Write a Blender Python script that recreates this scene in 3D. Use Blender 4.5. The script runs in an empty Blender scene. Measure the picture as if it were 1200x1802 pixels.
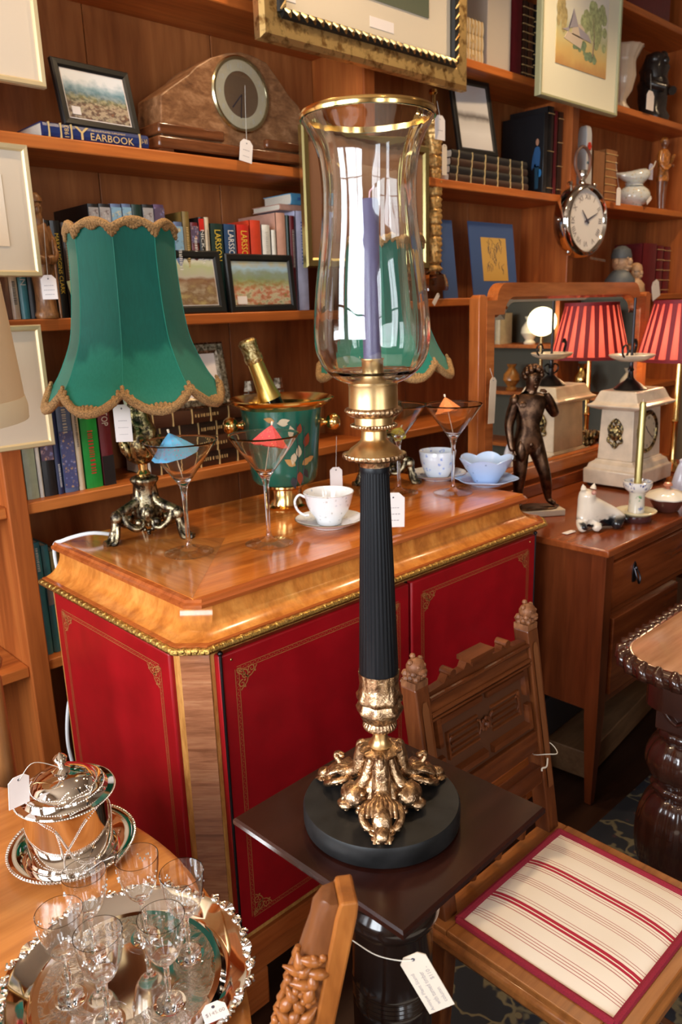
import bpy, math, random
from mathutils import Vector, Matrix
PI = math.pi
SC = bpy.context.scene
COL = SC.collection
random.seed(7)
# ------------------------------------------------------------------ camera
CH = 1.6                                     # camera height
FPX = 1374.0                                 # focal length for a 1200 x 1802 frame
_p, _r, _y = math.radians(14.6), math.radians(-1.83), math.radians(43.24)
FW = Vector((math.sin(_y)*math.cos(_p), math.cos(_y)*math.cos(_p), -math.sin(_p)))
_r0 = Vector((math.cos(_y), -math.sin(_y), 0)); _u0 = _r0.cross(FW)
RT = math.cos(_r)*_r0 + math.sin(_r)*_u0
UP = -math.sin(_r)*_r0 + math.cos(_r)*_u0
CAM = Vector((0, 0, CH))
cd = bpy.data.cameras.new('camera'); cam = bpy.data.objects.new('camera', cd); COL.objects.link(cam)
cam.matrix_world = Matrix(((RT.x, UP.x, -FW.x, 0), (RT.y, UP.y, -FW.y, 0), (RT.z, UP.z, -FW.z, CH), (0, 0, 0, 1)))
cd.sensor_fit = 'VERTICAL'; cd.sensor_height = 22.3; cd.sensor_width = 14.85
cd.lens = FPX/1802*22.3; cd.clip_start = .05; cd.clip_end = 60
cd.dof.use_dof = True; cd.dof.focus_distance = 1.25; cd.dof.aperture_fstop = 5.0
SC.camera = cam
# ------------------------------------------------------------------ light, exposure
SC.view_settings.view_transform = 'Standard'; SC.view_settings.look = 'None'
SC.view_settings.exposure = 0.18; SC.view_settings.gamma = 1.0
SC.view_settings.use_curve_mapping = False
wd = bpy.data.worlds.new('world'); SC.world = wd; wd.use_nodes = True
wd.node_tree.nodes['Background'].inputs[0].default_value = (.80, .87, 1.0, 1)
wd.node_tree.nodes['Background'].inputs[1].default_value = 0.5
SC.cycles.max_bounces = 16; SC.cycles.transmission_bounces = 14; SC.cycles.glossy_bounces = 6
SC.cycles.diffuse_bounces = 4; SC.cycles.transparent_max_bounces = 12
SC.cycles.sample_clamp_indirect = 6.0; SC.cycles.use_denoising = True
def area(name, loc, to, sx, sy, power, color, spread=PI):
    l = bpy.data.lights.new(name, 'AREA'); l.shape = 'RECTANGLE'; l.size = sx; l.size_y = sy
    l.energy = power; l.color = color; l.spread = spread
    o = bpy.data.objects.new(name, l); COL.objects.link(o); o.location = loc
    o.rotation_euler = (Vector(to)-Vector(loc)).to_track_quat('-Z', 'Y').to_euler()
    return o
DAY = (.86, .93, 1.0); WARM = (1.0, .72, .42)
# daylight through the shop windows (left wall, then the street wall behind the camera)
area('window_daylight', (-1.98, .05, 1.70), (0, .05, 1.60), 1.5, 1.9, 175, DAY)
area('window_daylight', (-1.98, 1.75, 1.70), (0, 1.75, 1.60), 1.0, 1.9, 105, DAY)
area('window_daylight', (-.75, -2.43, 1.75), (-.75, 0, 1.70), .62, 1.8, 30, DAY)
area('window_daylight', (.45, -2.43, 1.75), (.45, 0, 1.70), .55, 1.8, 24, DAY)
DOWNLIGHTS = [(.45, 1.60, 52), (1.75, 1.58, 58), (3.05, 1.50, 66), (.2, -1.0, 14), (2.4, -.9, 12), (4.35, 1.3, 75)]
# ------------------------------------------------------------------ pixel rays to real places
def ray(u, v): return FW + RT*((u-600)/FPX) - UP*((v-901)/FPX)
def onz(u, v, z): d = ray(u, v); return CAM + d*((z-CH)/d.z)
def ony(u, v, y): d = ray(u, v); return CAM + d*(y/d.y)
def onx(u, v, x): d = ray(u, v); return CAM + d*(x/d.x)
def px(P):
    q = Vector(P)-CAM; w = q.dot(FW)
    return 600+FPX*q.dot(RT)/w, 901-FPX*q.dot(UP)/w
def prof(ax, ay, rows):
    """(picture row, half width) of a turned thing standing at ax, ay -> (radius, height)."""
    D = math.hypot(ax, ay); n = Vector((ax/D, ay/D, 0)); out = []
    for v, h in rows:
        u = 600
        z = 1.0
        for _ in range(4):
            u = px((ax, ay, z))[0]; d = ray(u, v); t = D/d.dot(n); z = (CAM+d*t).z
        out.append((h*t/FPX, z))
    return out
# ------------------------------------------------------------------ mesh builder
def T(x=0, y=0, z=0): return Matrix.Translation((x, y, z))
def RX(a): return Matrix.Rotation(a, 4, 'X')
def RY(a): return Matrix.Rotation(a, 4, 'Y')
def RZ(a): return Matrix.Rotation(a, 4, 'Z')
def SCL(x, y=None, z=None):
    y = x if y is None else y; z = x if z is None else z
    return Matrix.Diagonal((x, y, z, 1))
def frame_to(a, b):
    """matrix with z axis from a towards b, at a"""
    d = Vector(b)-Vector(a)
    return Matrix.Translation(a) @ d.to_track_quat('Z', 'Y').to_matrix().to_4x4()
class MB:
    def __init__(s): s.v = []; s.f = []; s.m = []; s.mi = 0; s.M = Matrix.Identity(4)
    def at(s, M): s.M = M; return s
    def mat(s, i): s.mi = i; return s
    def raw(s, vs, fs):
        b = len(s.v)
        for p in vs: s.v.append(tuple(s.M @ Vector(p)))
        for f in fs: s.f.append(tuple(b+i for i in f)); s.m.append(s.mi)
        return s
    def box(s, x0, y0, z0, x1, y1, z1):
        vs = [(x, y, z) for z in (z0, z1) for y in (y0, y1) for x in (x0, x1)]
        return s.raw(vs, [(0, 2, 3, 1), (4, 5, 7, 6), (0, 1, 5, 4), (2, 6, 7, 3), (0, 4, 6, 2), (1, 3, 7, 5)])
    def cbox(s, cx, cy, cz, w, d, h): return s.box(cx-w/2, cy-d/2, cz-h/2, cx+w/2, cy+d/2, cz+h/2)
    def rings(s, rings, closed=True, cap=True, loop=False):
        n = len(rings[0]); vs = [p for r in rings for p in r]; fs = []
        R = len(rings)
        for i in range(R if loop else R-1):
            a, b = i*n, ((i+1) % R)*n
            for j in range(n if closed else n-1):
                k = (j+1) % n
                fs.append((a+j, a+k, b+k, b+j))
        if cap and closed and not loop:
            fs.append(tuple(range(n-1, -1, -1))); fs.append(tuple((R-1)*n+j for j in range(n)))
        return s.raw(vs, fs)
    def lathe(s, pr, n=32, fn=None, cap=True, loop=False):
        """pr: list of (r, z); fn(a, r, z) -> r"""
        rs = []
        for r, z in pr:
            ring = []
            for j in range(n):
                a = 2*PI*j/n; q = fn(a, r, z) if fn else r
                ring.append((max(q, 1e-5)*math.cos(a), max(q, 1e-5)*math.sin(a), z))
            rs.append(ring)
        return s.rings(rs, cap=cap, loop=loop)
    def tube(s, pts, rad, n=8, closed=False):
        pts = [Vector(p) for p in pts]; N = len(pts)
        rr = rad if isinstance(rad, (list, tuple)) else [rad]*N
        up = None; rs = []
        for i, p in enumerate(pts):
            if closed: t = pts[(i+1) % N]-pts[i-1]
            else: t = pts[min(i+1, N-1)]-pts[max(i-1, 0)]
            if t.length < 1e-9: t = Vector((0, 0, 1))
            t.normalize()
            if up is None:
                up = Vector((0, 0, 1)) if abs(t.z) < .9 else Vector((1, 0, 0))
            a = t.cross(up)
            if a.length < 1e-6: a = t.cross(Vector((1, 0.3, 0)))
            a.normalize(); up = a.cross(t).normalized()
            rs.append([tuple(p+a*rr[i]*math.cos(2*PI*k/n)+up*rr[i]*math.sin(2*PI*k/n)) for k in range(n)])
        return s.rings(rs, loop=closed)
    def ball(s, c, r, n=12, sq=(1, 1, 1)):
        M0 = s.M; s.M = M0 @ T(*c) @ SCL(*sq)
        m = max(4, n//2)
        s.lathe([(r*math.sin(PI*i/m), -r*math.cos(PI*i/m)) for i in range(m+1)], n, cap=False)
        s.M = M0; return s
    def prism(s, poly, d0, d1, plane='xz'):
        """poly extruded: 'xz' -> along y, 'xy' -> along z, 'yz' -> along x"""
        def P(a, b, c):
            return {'xz': (a, c, b), 'xy': (a, b, c), 'yz': (c, a, b)}[plane]
        n = len(poly)
        vs = [P(a, b, d0) for a, b in poly]+[P(a, b, d1) for a, b in poly]
        fs = [tuple(range(n)), tuple(range(2*n-1, n-1, -1))]+[(i, n+i, n+(i+1) % n, (i+1) % n) for i in range(n)]
        return s.raw(vs, fs)
    def plate(s, poly, thick):           # outline in local xy, thickness along z
        return s.prism(poly, 0, thick, 'xy')
    def text(s, txt, w=None, h=None, ext=.0004, M=None, font=None):
        """lettering centred on the origin in local xy, raised by ext"""
        c = bpy.data.curves.new('lettering', 'FONT'); c.body = txt; c.align_x = 'CENTER'; c.align_y = 'CENTER'
        c.extrude = 0; c.resolution_u = 2
        o = bpy.data.objects.new('lettering', c); COL.objects.link(o)
        bpy.context.view_layer.update()
        me = bpy.data.meshes.new_from_object(o)
        bpy.data.objects.remove(o); bpy.data.curves.remove(c)
        if not me.vertices: return s
        xs = [v.co.x for v in me.vertices]; ys = [v.co.y for v in me.vertices]
        cx, cy = (max(xs)+min(xs))/2, (max(ys)+min(ys))/2; W, H = max(xs)-min(xs), max(ys)-min(ys)
        k = min((w/W) if w else 1e9, (h/H) if h else 1e9)
        kx = k if not w else min(w/W, k*1.5); ky = k if not h else min(h/H, k*1.5)
        if w and h: kx, ky = w/W, h/H
        M0 = s.M
        if M is not None: s.M = M0 @ M
        s.raw([((v.co.x-cx)*kx, (v.co.y-cy)*ky, ext) for v in me.vertices], [tuple(p.vertices) for p in me.polygons])
        s.M = M0; bpy.data.meshes.remove(me)
        return s
    def build(s, name, mats, parent=None, smooth=True, ang=38, bevel=0, subd=0, weld=False, label=None, disp=None):
        me = bpy.data.meshes.new(name); me.from_pydata(s.v, [], s.f)
        if not isinstance(mats, (list, tuple)): mats = [mats]
        for m in mats: me.materials.append(m)
        for p, i in zip(me.polygons, s.m): p.material_index = min(i, len(mats)-1)
        me.update()
        if smooth:
            me.shade_smooth(); me.set_sharp_from_angle(angle=math.radians(ang))
        o = bpy.data.objects.new(name, me); COL.objects.link(o)
        if parent is not None: o.parent = parent
        if bevel:
            b = o.modifiers.new('bevel', 'BEVEL'); b.width = bevel; b.segments = 2; b.limit_method = 'ANGLE'
            b.angle_limit = math.radians(40)
        if subd:
            q = o.modifiers.new('subd', 'SUBSURF'); q.levels = subd; q.render_levels = subd
        if disp:
            tx = bpy.data.textures.new('relief', 'CLOUDS'); tx.noise_scale = disp[1]; tx.noise_depth = 2
            q = o.modifiers.new('relief', 'DISPLACE'); q.texture = tx; q.strength = disp[0]; q.mid_level = .5
            q.texture_coords = 'LOCAL'
        if label: o['label'] = label
        return o
def tag(o, label, cat, group=None, kind=None):
    o['label'] = label; o['category'] = cat
    if group: o['group'] = group
    if kind: o['kind'] = kind
    return o
def thing(name, label, cat, loc=(0, 0, 0), rz=0, group=None):
    o = bpy.data.objects.new(name, None); COL.objects.link(o); o.location = loc; o.rotation_euler = (0, 0, rz)
    o.empty_display_size = .02
    return tag(o, label, cat, group)
def struct(name, mb, m, **k):
    o = mb.build(name, m, **k); o['kind'] = 'structure'; return o
def dup(root, loc, label=None, rz=None, cat=None, scale=None):
    r = root.copy(); COL.objects.link(r); r.location = loc
    if rz is not None: r.rotation_euler = (0, 0, rz)
    if scale: r.scale = scale
    if label: r['label'] = label
    for ch in list(root.children):
        c = ch.copy(); COL.objects.link(c); c.parent = r
        for g in list(ch.children):
            d = g.copy(); COL.objects.link(d); d.parent = c
    return r
def arc(cx, cy, r, a0, a1, n): return [(cx+r*math.cos(a0+(a1-a0)*i/n), cy+r*math.sin(a0+(a1-a0)*i/n)) for i in range(n+1)]
def bez(P, n=10):
    """smooth curve through the points (Catmull-Rom)"""
    P = [Vector(p) for p in P]; out = []
    Q = [P[0]*2-P[1]]+P+[P[-1]*2-P[-2]]
    for i in range(1, len(Q)-2):
        for k in range(n):
            t = k/n
            a, b, c, d = Q[i-1], Q[i], Q[i+1], Q[i+2]
            out.append(.5*((2*b)+(c-a)*t+(2*a-5*b+4*c-d)*t*t+(-a+3*b-3*c+d)*t*t*t))
    out.append(P[-1]); return out
def spiral(c, r0, r1, a0, turns, n=16):
    return [(c[0]+(r0+(r1-r0)*i/n)*math.cos(a0+turns*2*PI*i/n), c[1]+(r0+(r1-r0)*i/n)*math.sin(a0+turns*2*PI*i/n)) for i in range(n+1)]

def scale_about_cam(root, k, base_z, cx, cy):
    """scale a finished piece by k about the camera, base landing at base_z"""
    for c in root.children: c.location = Vector(c.location)-Vector((cx, cy, 0))
    root.location = (cx*k, cy*k, base_z); root.scale = (k, k, k)  # location is multiplied too, so the piece scales about the camera
def offset_shell(outer, t, floor_i, floor_z):
    """closed glass profile: outer contour, then the same contour set in by t down to floor_i"""
    P = [Vector((r, z, 0)) for r, z in outer]; inn = []
    for i in range(len(P)-1, floor_i, -1):
        a = P[min(i+1, len(P)-1)]-P[i-1]; a.normalize()
        n = Vector((-a.y, a.x, 0)); q = P[i]+n*t
        inn.append((max(q.x, .0), q.y))
    inn[0] = (inn[0][0], outer[-1][1])
    return list(outer)+inn+[(0, floor_z)]
def dense(P, n=4): return [(p.x, p.y) for p in bez([(r, z, 0) for r, z in P], n)]
# ------------------------------------------------------------------ materials
def nt(name):
    m = bpy.data.materials.new(name); m.use_nodes = True
    t = m.node_tree; return m, t, t.nodes['Principled BSDF']
def N(t, typ, **k):
    n = t.nodes.new(typ)
    for a, b in k.items(): setattr(n, a, b)
    return n
def coords(t, scale=(1, 1, 1), rot=(0, 0, 0), gen=False, loc=(0, 0, 0)):
    c = N(t, 'ShaderNodeTexCoord'); mp = N(t, 'ShaderNodeMapping')
    mp.inputs['Scale'].default_value = scale; mp.inputs['Rotation'].default_value = rot; mp.inputs['Location'].default_value = loc
    t.links.new(c.outputs['Generated' if gen else 'Object'], mp.inputs['Vector']); return mp.outputs['Vector']
def noise(t, vec, scale, detail=3, rough=.55, dist=0):
    n = N(t, 'ShaderNodeTexNoise'); n.inputs['Scale'].default_value = scale; n.inputs['Detail'].default_value = detail
    n.inputs['Roughness'].default_value = rough; n.inputs['Distortion'].default_value = dist
    t.links.new(vec, n.inputs['Vector']); return n.outputs['Fac']
def ramp(t, fac, stops):
    r = N(t, 'ShaderNodeValToRGB'); e = r.color_ramp.elements
    while len(e) < len(stops): e.new(.5)
    for i, (p, c) in enumerate(stops):
        e[i].position = p; e[i].color = (*c, 1) if len(c) == 3 else c
    t.links.new(fac, r.inputs['Fac']); return r.outputs['Color']
def mix(t, fac, a, b, mode='MIX'):
    m = N(t, 'ShaderNodeMix', data_type='RGBA', blend_type=mode)
    for s, x in ((m.inputs[0], fac), (m.inputs[6], a), (m.inputs[7], b)):
        if isinstance(x, (int, float)): s.default_value = x
        elif isinstance(x, tuple): s.default_value = (*x, 1) if len(x) == 3 else x
        else: t.links.new(x, s)
    return m.outputs[2]
def bump(t, b, h, strength=.3, dist=.002):
    n = N(t, 'ShaderNodeBump'); n.inputs['Strength'].default_value = strength; n.inputs['Distance'].default_value = dist
    t.links.new(h, n.inputs['Height']); t.links.new(n.outputs['Normal'], b.inputs['Normal'])
def plain(name, col, rough=.5, metal=0, coat=0, sss=0, vary=0, vs=40, spec=.5, emit=None, bmp=0):
    m, t, b = nt(name); b.inputs['Base Color'].default_value = (*col, 1); b.inputs['Roughness'].default_value = rough
    b.inputs['Metallic'].default_value = metal; b.inputs['Coat Weight'].default_value = coat; b.inputs['Coat Roughness'].default_value = .08
    b.inputs['Specular IOR Level'].default_value = spec
    if vary or bmp:
        v = coords(t); f = noise(t, v, vs, 4)
        if vary:
            lo = tuple(c*(1-vary) for c in col); hi = tuple(min(1, c*(1+vary)) for c in col)
            t.links.new(ramp(t, f, [(.3, lo), (.7, hi)]), b.inputs['Base Color'])
        if bmp: bump(t, b, f, bmp, .002)
    if emit:
        b.inputs['Emission Color'].default_value = (*emit[0], 1); b.inputs['Emission Strength'].default_value = emit[1]
    return m
def wood(name, c0, c1, c2, axis='x', freq=9, rough=.35, coat=.3, stretch=14, rings=0, bmp=.1, rot=(0, 0, 0), knots=0):
    m, t, b = nt(name)
    s = {'x': (1/stretch*freq, freq, freq), 'y': (freq, 1/stretch*freq, freq), 'z': (freq, freq, 1/stretch*freq), 'h': (freq/stretch, freq/stretch, freq)}[axis]
    v = coords(t, s, rot)
    f = noise(t, v, 2.2, 5, .6, .6)
    base = ramp(t, f, [(.28, c0), (.5, c1), (.72, c2)])
    v2 = coords(t, tuple(x*7 for x in s), rot)
    g = noise(t, v2, 1.6, 3, .6)
    dk = ramp(t, g, [(.35, (.62, .55, .5)), (.6, (1, 1, 1))])
    col = mix(t, .55, base, dk, 'MULTIPLY')
    if rings:
        w = N(t, 'ShaderNodeTexWave', wave_type='BANDS', bands_direction={'x': 'X', 'y': 'Y', 'z': 'Z', 'h': 'Z'}[axis])
        w.inputs['Scale'].default_value = rings; w.inputs['Distortion'].default_value = 9; w.inputs['Detail'].default_value = 2; w.inputs['Detail Scale'].default_value = .7
        t.links.new(coords(t, (1, 1, 1)), w.inputs['Vector'])
        col = mix(t, .55, col, ramp(t, w.outputs['Fac'], [(.0, (.5, .36, .26)), (.45, (1, 1, 1)), (1, (1.0, .95, .85))]), 'MULTIPLY')
    t.links.new(col, b.inputs['Base Color'])
    b.inputs['Roughness'].default_value = rough; b.inputs['Coat Weight'].default_value = coat*.7; b.inputs['Coat Roughness'].default_value = .12
    b.inputs['Specular IOR Level'].default_value = .32
    bump(t, b, g, bmp, .0006)
    return m
def metal(name, col, rough=.25, dark=None, scale=60, bmp=0, stops=(.4, .6)):
    m, t, b = nt(name); b.inputs['Metallic'].default_value = 1; b.inputs['Roughness'].default_value = rough
    b.inputs['Base Color'].default_value = (*col, 1)
    if dark:
        f = noise(t, coords(t), scale, 4, .6)
        t.links.new(ramp(t, f, [(stops[0], dark), (stops[1], col)]), b.inputs['Base Color'])
        if bmp: bump(t, b, f, bmp, .003)
    return m
def glass(name, col=(1, 1, 1), rough=0, ior=1.5, thin=0):
    m, t, b = nt(name); b.inputs['Base Color'].default_value = (*col, 1); b.inputs['Transmission Weight'].default_value = 1
    b.inputs['Roughness'].default_value = rough; b.inputs['IOR'].default_value = ior
    if thin:            # thin-walled ware: part of the light goes straight through
        tr = N(t, 'ShaderNodeBsdfTransparent'); ms = N(t, 'ShaderNodeMixShader'); ms.inputs[0].default_value = thin
        t.links.new(b.outputs[0], ms.inputs[1]); t.links.new(tr.outputs[0], ms.inputs[2]); t.links.new(ms.outputs[0], t.nodes['Material Output'].inputs[0])
    return m
def spots(name, base, cols, scale=30, thr=.28, rough=.12, coat=.6):
    """glazed ground with small painted motifs"""
    m, t, b = nt(name)
    vo = N(t, 'ShaderNodeTexVoronoi'); vo.inputs['Scale'].default_value = scale; t.links.new(coords(t), vo.inputs['Vector'])
    mask = ramp(t, vo.outputs['Distance'], [(thr*.6, (1, 1, 1)), (thr, (0, 0, 0))])
    f2 = noise(t, coords(t), scale*2.5, 2)
    m2 = ramp(t, f2, [(.45, (0, 0, 0)), (.55, (1, 1, 1))])
    mk = mix(t, 1.0, mask, m2, 'MULTIPLY')
    sel = ramp(t, noise(t, coords(t), scale*.7, 1), [(.4, cols[0]), (.6, cols[-1])])
    t.links.new(mix(t, mk, base, sel), b.inputs['Base Color'])
    b.inputs['Roughness'].default_value = rough; b.inputs['Coat Weight'].default_value = coat
    return m
def painting(name, stops, scale=6, dist=.25, spots_=None, rough=.5, axis=2, sp_scale=14):
    """bands of colour from bottom to top, broken up with noise; optional blobs"""
    m, t, b = nt(name)
    c = N(t, 'ShaderNodeTexCoord'); sep = N(t, 'ShaderNodeSeparateXYZ'); t.links.new(c.outputs['Generated'], sep.inputs[0])
    nz = N(t, 'ShaderNodeTexNoise'); nz.inputs['Scale'].default_value = scale; nz.inputs['Detail'].default_value = 5
    t.links.new(c.outputs['Generated'], nz.inputs['Vector'])
    ma = N(t, 'ShaderNodeMath', operation='MULTIPLY_ADD'); t.links.new(nz.outputs['Fac'], ma.inputs[0]); ma.inputs[1].default_value = dist*2
    ma2 = N(t, 'ShaderNodeMath', operation='SUBTRACT'); t.links.new(sep.outputs[axis], ma2.inputs[0]); ma2.inputs[1].default_value = dist
    t.links.new(ma2.outputs[0], ma.inputs[2])
    col = ramp(t, ma.outputs[0], stops)
    if spots_:
        n2 = N(t, 'ShaderNodeTexNoise'); n2.inputs['Scale'].default_value = sp_scale; n2.inputs['Detail'].default_value = 3
        t.links.new(c.outputs['Generated'], n2.inputs['Vector'])
        pal = ramp(t, n2.outputs['Color'], [(i/(len(spots_)), s) for i, s in enumerate(spots_)] if False else [(.3+.4*i/max(1, len(spots_)-1), s) for i, s in enumerate(spots_)])
        low = ramp(t, sep.outputs[axis], [(.35, (.8, .8, .8)), (.62, (.0, .0, .0))])
        col = mix(t, low, col, pal)
    t.links.new(col, b.inputs['Base Color']); b.inputs['Roughness'].default_value = rough
    b.inputs['Coat Weight'].default_value = .15
    return m
W_BC = wood('bookcase_pine', (.32, .075, .014), (.50, .135, .026), (.62, .195, .042), 'x', 5, .42, .12, 16)
W_BCZ = wood('bookcase_pine_upright', (.27, .062, .013), (.44, .115, .024), (.56, .17, .038), 'z', 5, .42, .12, 16)
W_BACK = wood('bookcase_back_veneer', (.22, .066, .018), (.36, .120, .033), (.46, .17, .052), 'z', 3.2, .5, .04, 9)
W_TOP = wood('walnut_veneer_top', (.42, .105, .014), (.62, .18, .028), (.74, .26, .048), 'x', 6, .12, .6, 8, bmp=.02)
W_COVE = wood('golden_veneer_cove', (.36, .105, .018), (.62, .22, .040), (.74, .33, .075), 'z', 5, .2, .5, 2, bmp=.02)
W_EDGE = wood('cherry_edge', (.28, .062, .014), (.40, .098, .022), (.46, .13, .03), 'x', 8, .16, .7, 14, bmp=.02)
W_ROSE = wood('rosewood_crossband', (.22, .075, .030), (.38, .145, .065), (.50, .23, .11), 'h', 26, .25, .4, 14)
W_TULIP = wood('tulipwood_strip', (.40, .17, .04), (.58, .27, .07), (.66, .34, .10), 'z', 12, .22, .5, 4, rot=(.6, .5, 0))
W_OAK = wood('carved_oak', (.060, .015, .004), (.115, .030, .008), (.19, .058, .015), 'z', 9, .36, .12, 10)
W_OAKX = wood('carved_oak_rail', (.058, .014, .004), (.110, .028, .007), (.18, .050, .013), 'x', 9, .36, .12, 10)
W_MAHOG = wood('dark_mahogany', (.012, .003, .002), (.024, .006, .004), (.042, .011, .006), 'x', 5, .20, .3, 10, bmp=.03)
W_EBON = wood('ebonised_column', (.008, .004, .003), (.014, .007, .005), (.022, .010, .007), 'z', 6, .14, .7, 9, bmp=.02)
W_DRESS = wood('walnut_dresser', (.14, .028, .007), (.23, .050, .012), (.31, .078, .020), 'x', 5, .20, .4, 10)
W_DRESSZ = wood('walnut_dresser_shaded', (.085, .018, .005), (.14, .030, .008), (.19, .045, .012), 'z', 5, .28, .3, 10)  # darker than the top, shade on the sides put into the colour
W_TABLE = wood('golden_walnut_table', (.36, .115, .028), (.50, .185, .045), (.60, .24, .07), 'x', 5, .22, .5, 12)
W_ARM = wood('golden_oak_post', (.19, .055, .010), (.30, .095, .018), (.38, .14, .030), 'z', 7, .32, .3, 10)
W_ROUND = wood('mahogany_top_glare', (.36, .17, .085), (.46, .23, .12), (.52, .28, .16), 'x', 4, .22, .8, 9, bmp=.01)  # mahogany paled, bright reflection on the top put into base colour
W_CARVE = plain('carved_dark_mahogany', (.040, .012, .007), .16, coat=.8, vary=.3, vs=20, bmp=.1)
W_FIGR = wood('carved_figure_wood', (.12, .045, .014), (.26, .11, .035), (.42, .19, .07), 'z', 14, .4, .2, 4)
W_BROWNCLK = wood('mottled_clock_walnut', (.13, .055, .024), (.25, .115, .05), (.42, .22, .11), 'x', 14, .28, .5, 2)
W_CLKRAIL = wood('clock_rail_walnut', (.09, .030, .011), (.16, .052, .018), (.23, .082, .03), 'x', 9, .2, .7, 10)
W_FLOOR = wood('dark_floorboards', (.018, .007, .004), (.032, .012, .006), (.05, .02, .010), 'x', 4, .4, .1, 12)
LEATHER = plain('red_leather', (.30, .003, .007), .38, spec=.35, coat=.05, vary=.12, vs=14, bmp=.03)
LEATHER2 = plain('red_leather_rounded_edge', (.28, .008, .018), .32, coat=.2)
GILT = plain('gilt_tooling', (.48, .19, .055), .5, metal=.3)
GILTBEAD = metal('gilt_brass_moulding', (.72, .47, .13), .32, (.28, .15, .04), 260, .8)
BRASS = metal('polished_brass', (.80, .53, .20), .16)
BRASSB = metal('brushed_brass', (.74, .50, .24), .33, (.60, .38, .16), 24)
BRONZE_G = metal('antiqued_gilt_brass', (.60, .40, .23), .28, (.20, .115, .065), 95, 1.0, (.36, .58))
ANTIQ = metal('tarnished_brass', (.46, .34, .15), .30, (.06, .045, .03), 62, 1.0, (.42, .56))
ANTIQ2 = metal('tarnished_pewter_brass', (.38, .31, .19), .32, (.055, .045, .035), 62, 1.0, (.42, .56))
GOLDF = metal('gold_leaf_frame', (.86, .62, .27), .42, (.36, .20, .07), 26, .4, (.36, .50))
GOLDT = plain('pale_gold_frame', (.66, .52, .30), .35, metal=.45)
SILVERF = metal('aged_silver_frame', (.50, .43, .34), .38, (.12, .09, .06), 90, .9)
SILVER = metal('polished_silver', (.88, .84, .80), .05)
SILVERT = metal('engraved_silver', (.86, .82, .77), .14, (.45, .40, .36), 130, .35, (.38, .5))
SILVERB = metal('beaded_silver', (.86, .82, .76), .18)
CHROME = metal('chrome', (.80, .78, .74), .09)
BRONZE = metal('brown_bronze', (.155, .085, .05), .36, (.055, .030, .02), 36, .1)
IRON = metal('blackened_iron', (.05, .045, .05), .38)
GLASS = glass('clear_glass'); GLASSH = glass('blown_glass', (.98, 1.0, .99), 0, 1.5)
GLASSB = glass('dark_green_glass', (.02, .10, .02), .03)
def thin_glass(name):
    m, t, b = nt(name); t.nodes.remove(b)
    tr = N(t, 'ShaderNodeBsdfTransparent'); gl = N(t, 'ShaderNodeBsdfGlossy'); gl.inputs['Roughness'].default_value = .0
    lw = N(t, 'ShaderNodeLayerWeight'); pw = N(t, 'ShaderNodeMath', operation='POWER'); t.links.new(lw.outputs['Facing'], pw.inputs[0]); pw.inputs[1].default_value = 4
    fr = N(t, 'ShaderNodeMath', operation='MULTIPLY_ADD'); t.links.new(pw.outputs[0], fr.inputs[0]); fr.inputs[1].default_value = .8; fr.inputs[2].default_value = .04; ms = N(t, 'ShaderNodeMixShader')
    t.links.new(fr.outputs[0], ms.inputs[0]); t.links.new(tr.outputs[0], ms.inputs[1]); t.links.new(gl.outputs[0], ms.inputs[2])
    t.links.new(ms.outputs[0], t.nodes['Material Output'].inputs[0]); return m
GLASST = thin_glass('thin_foot_glass')
def foot_glass(o, zmax, rmin):      # the flat foot disc is thin-walled
    o.data.materials.append(GLASST)
    for p in o.data.polygons:
        c = p.center
        if c.z < zmax and math.hypot(c.x, c.y) > rmin: p.material_index = 1
    return o
BLACKP = plain('black_frame_paint', (.010, .009, .008), .38)
BLACKL = plain('matt_black_column', (.004, .0045, .006), .40, spec=.22)
SLATE = plain('black_slate', (.009, .0085, .0085), .45, vary=.8, vs=16, spec=.25, bmp=.15)
PAPER = plain('price_tag_card', (.80, .72, .68), .7)
KRAFT = plain('buff_tag_card', (.72, .56, .40), .7)
CREAM = plain('cream_mount_card', (.58, .48, .37), .75)
INK = plain('ink', (.05, .04, .06), .8)
PENCIL = plain('pencil_grey', (.30, .26, .26), .8)
PAGES = plain('book_pages', (.72, .64, .52), .8, vary=.12, vs=300)
STRING = plain('white_string', (.72, .68, .60), .8)
CORD = plain('white_cable', (.75, .75, .76), .4)
PORC = spots('white_porcelain_blue_flowers', (.80, .82, .88), [(.16, .26, .68), (.36, .46, .80)], 42, .34)
PORCG = spots('white_porcelain_fine_sprigs', (.84, .83, .83), [(.45, .50, .62), (.60, .56, .50)], 60, .28)
PORCL = spots('pale_blue_porcelain', (.50, .64, .90), [(.06, .12, .30), (.55, .68, .92)], 34, .16)
PORCW = plain('cream_porcelain', (.80, .72, .60), .16, coat=.6)
GOLDLINE = metal('gilt_rim', (.66, .50, .26), .3)
CANDLE = plain('lilac_wax', (.105, .085, .175), .38, coat=.25)
CANDLEG = metal('gold_candle_wax', (.66, .56, .24), .42)
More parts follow.
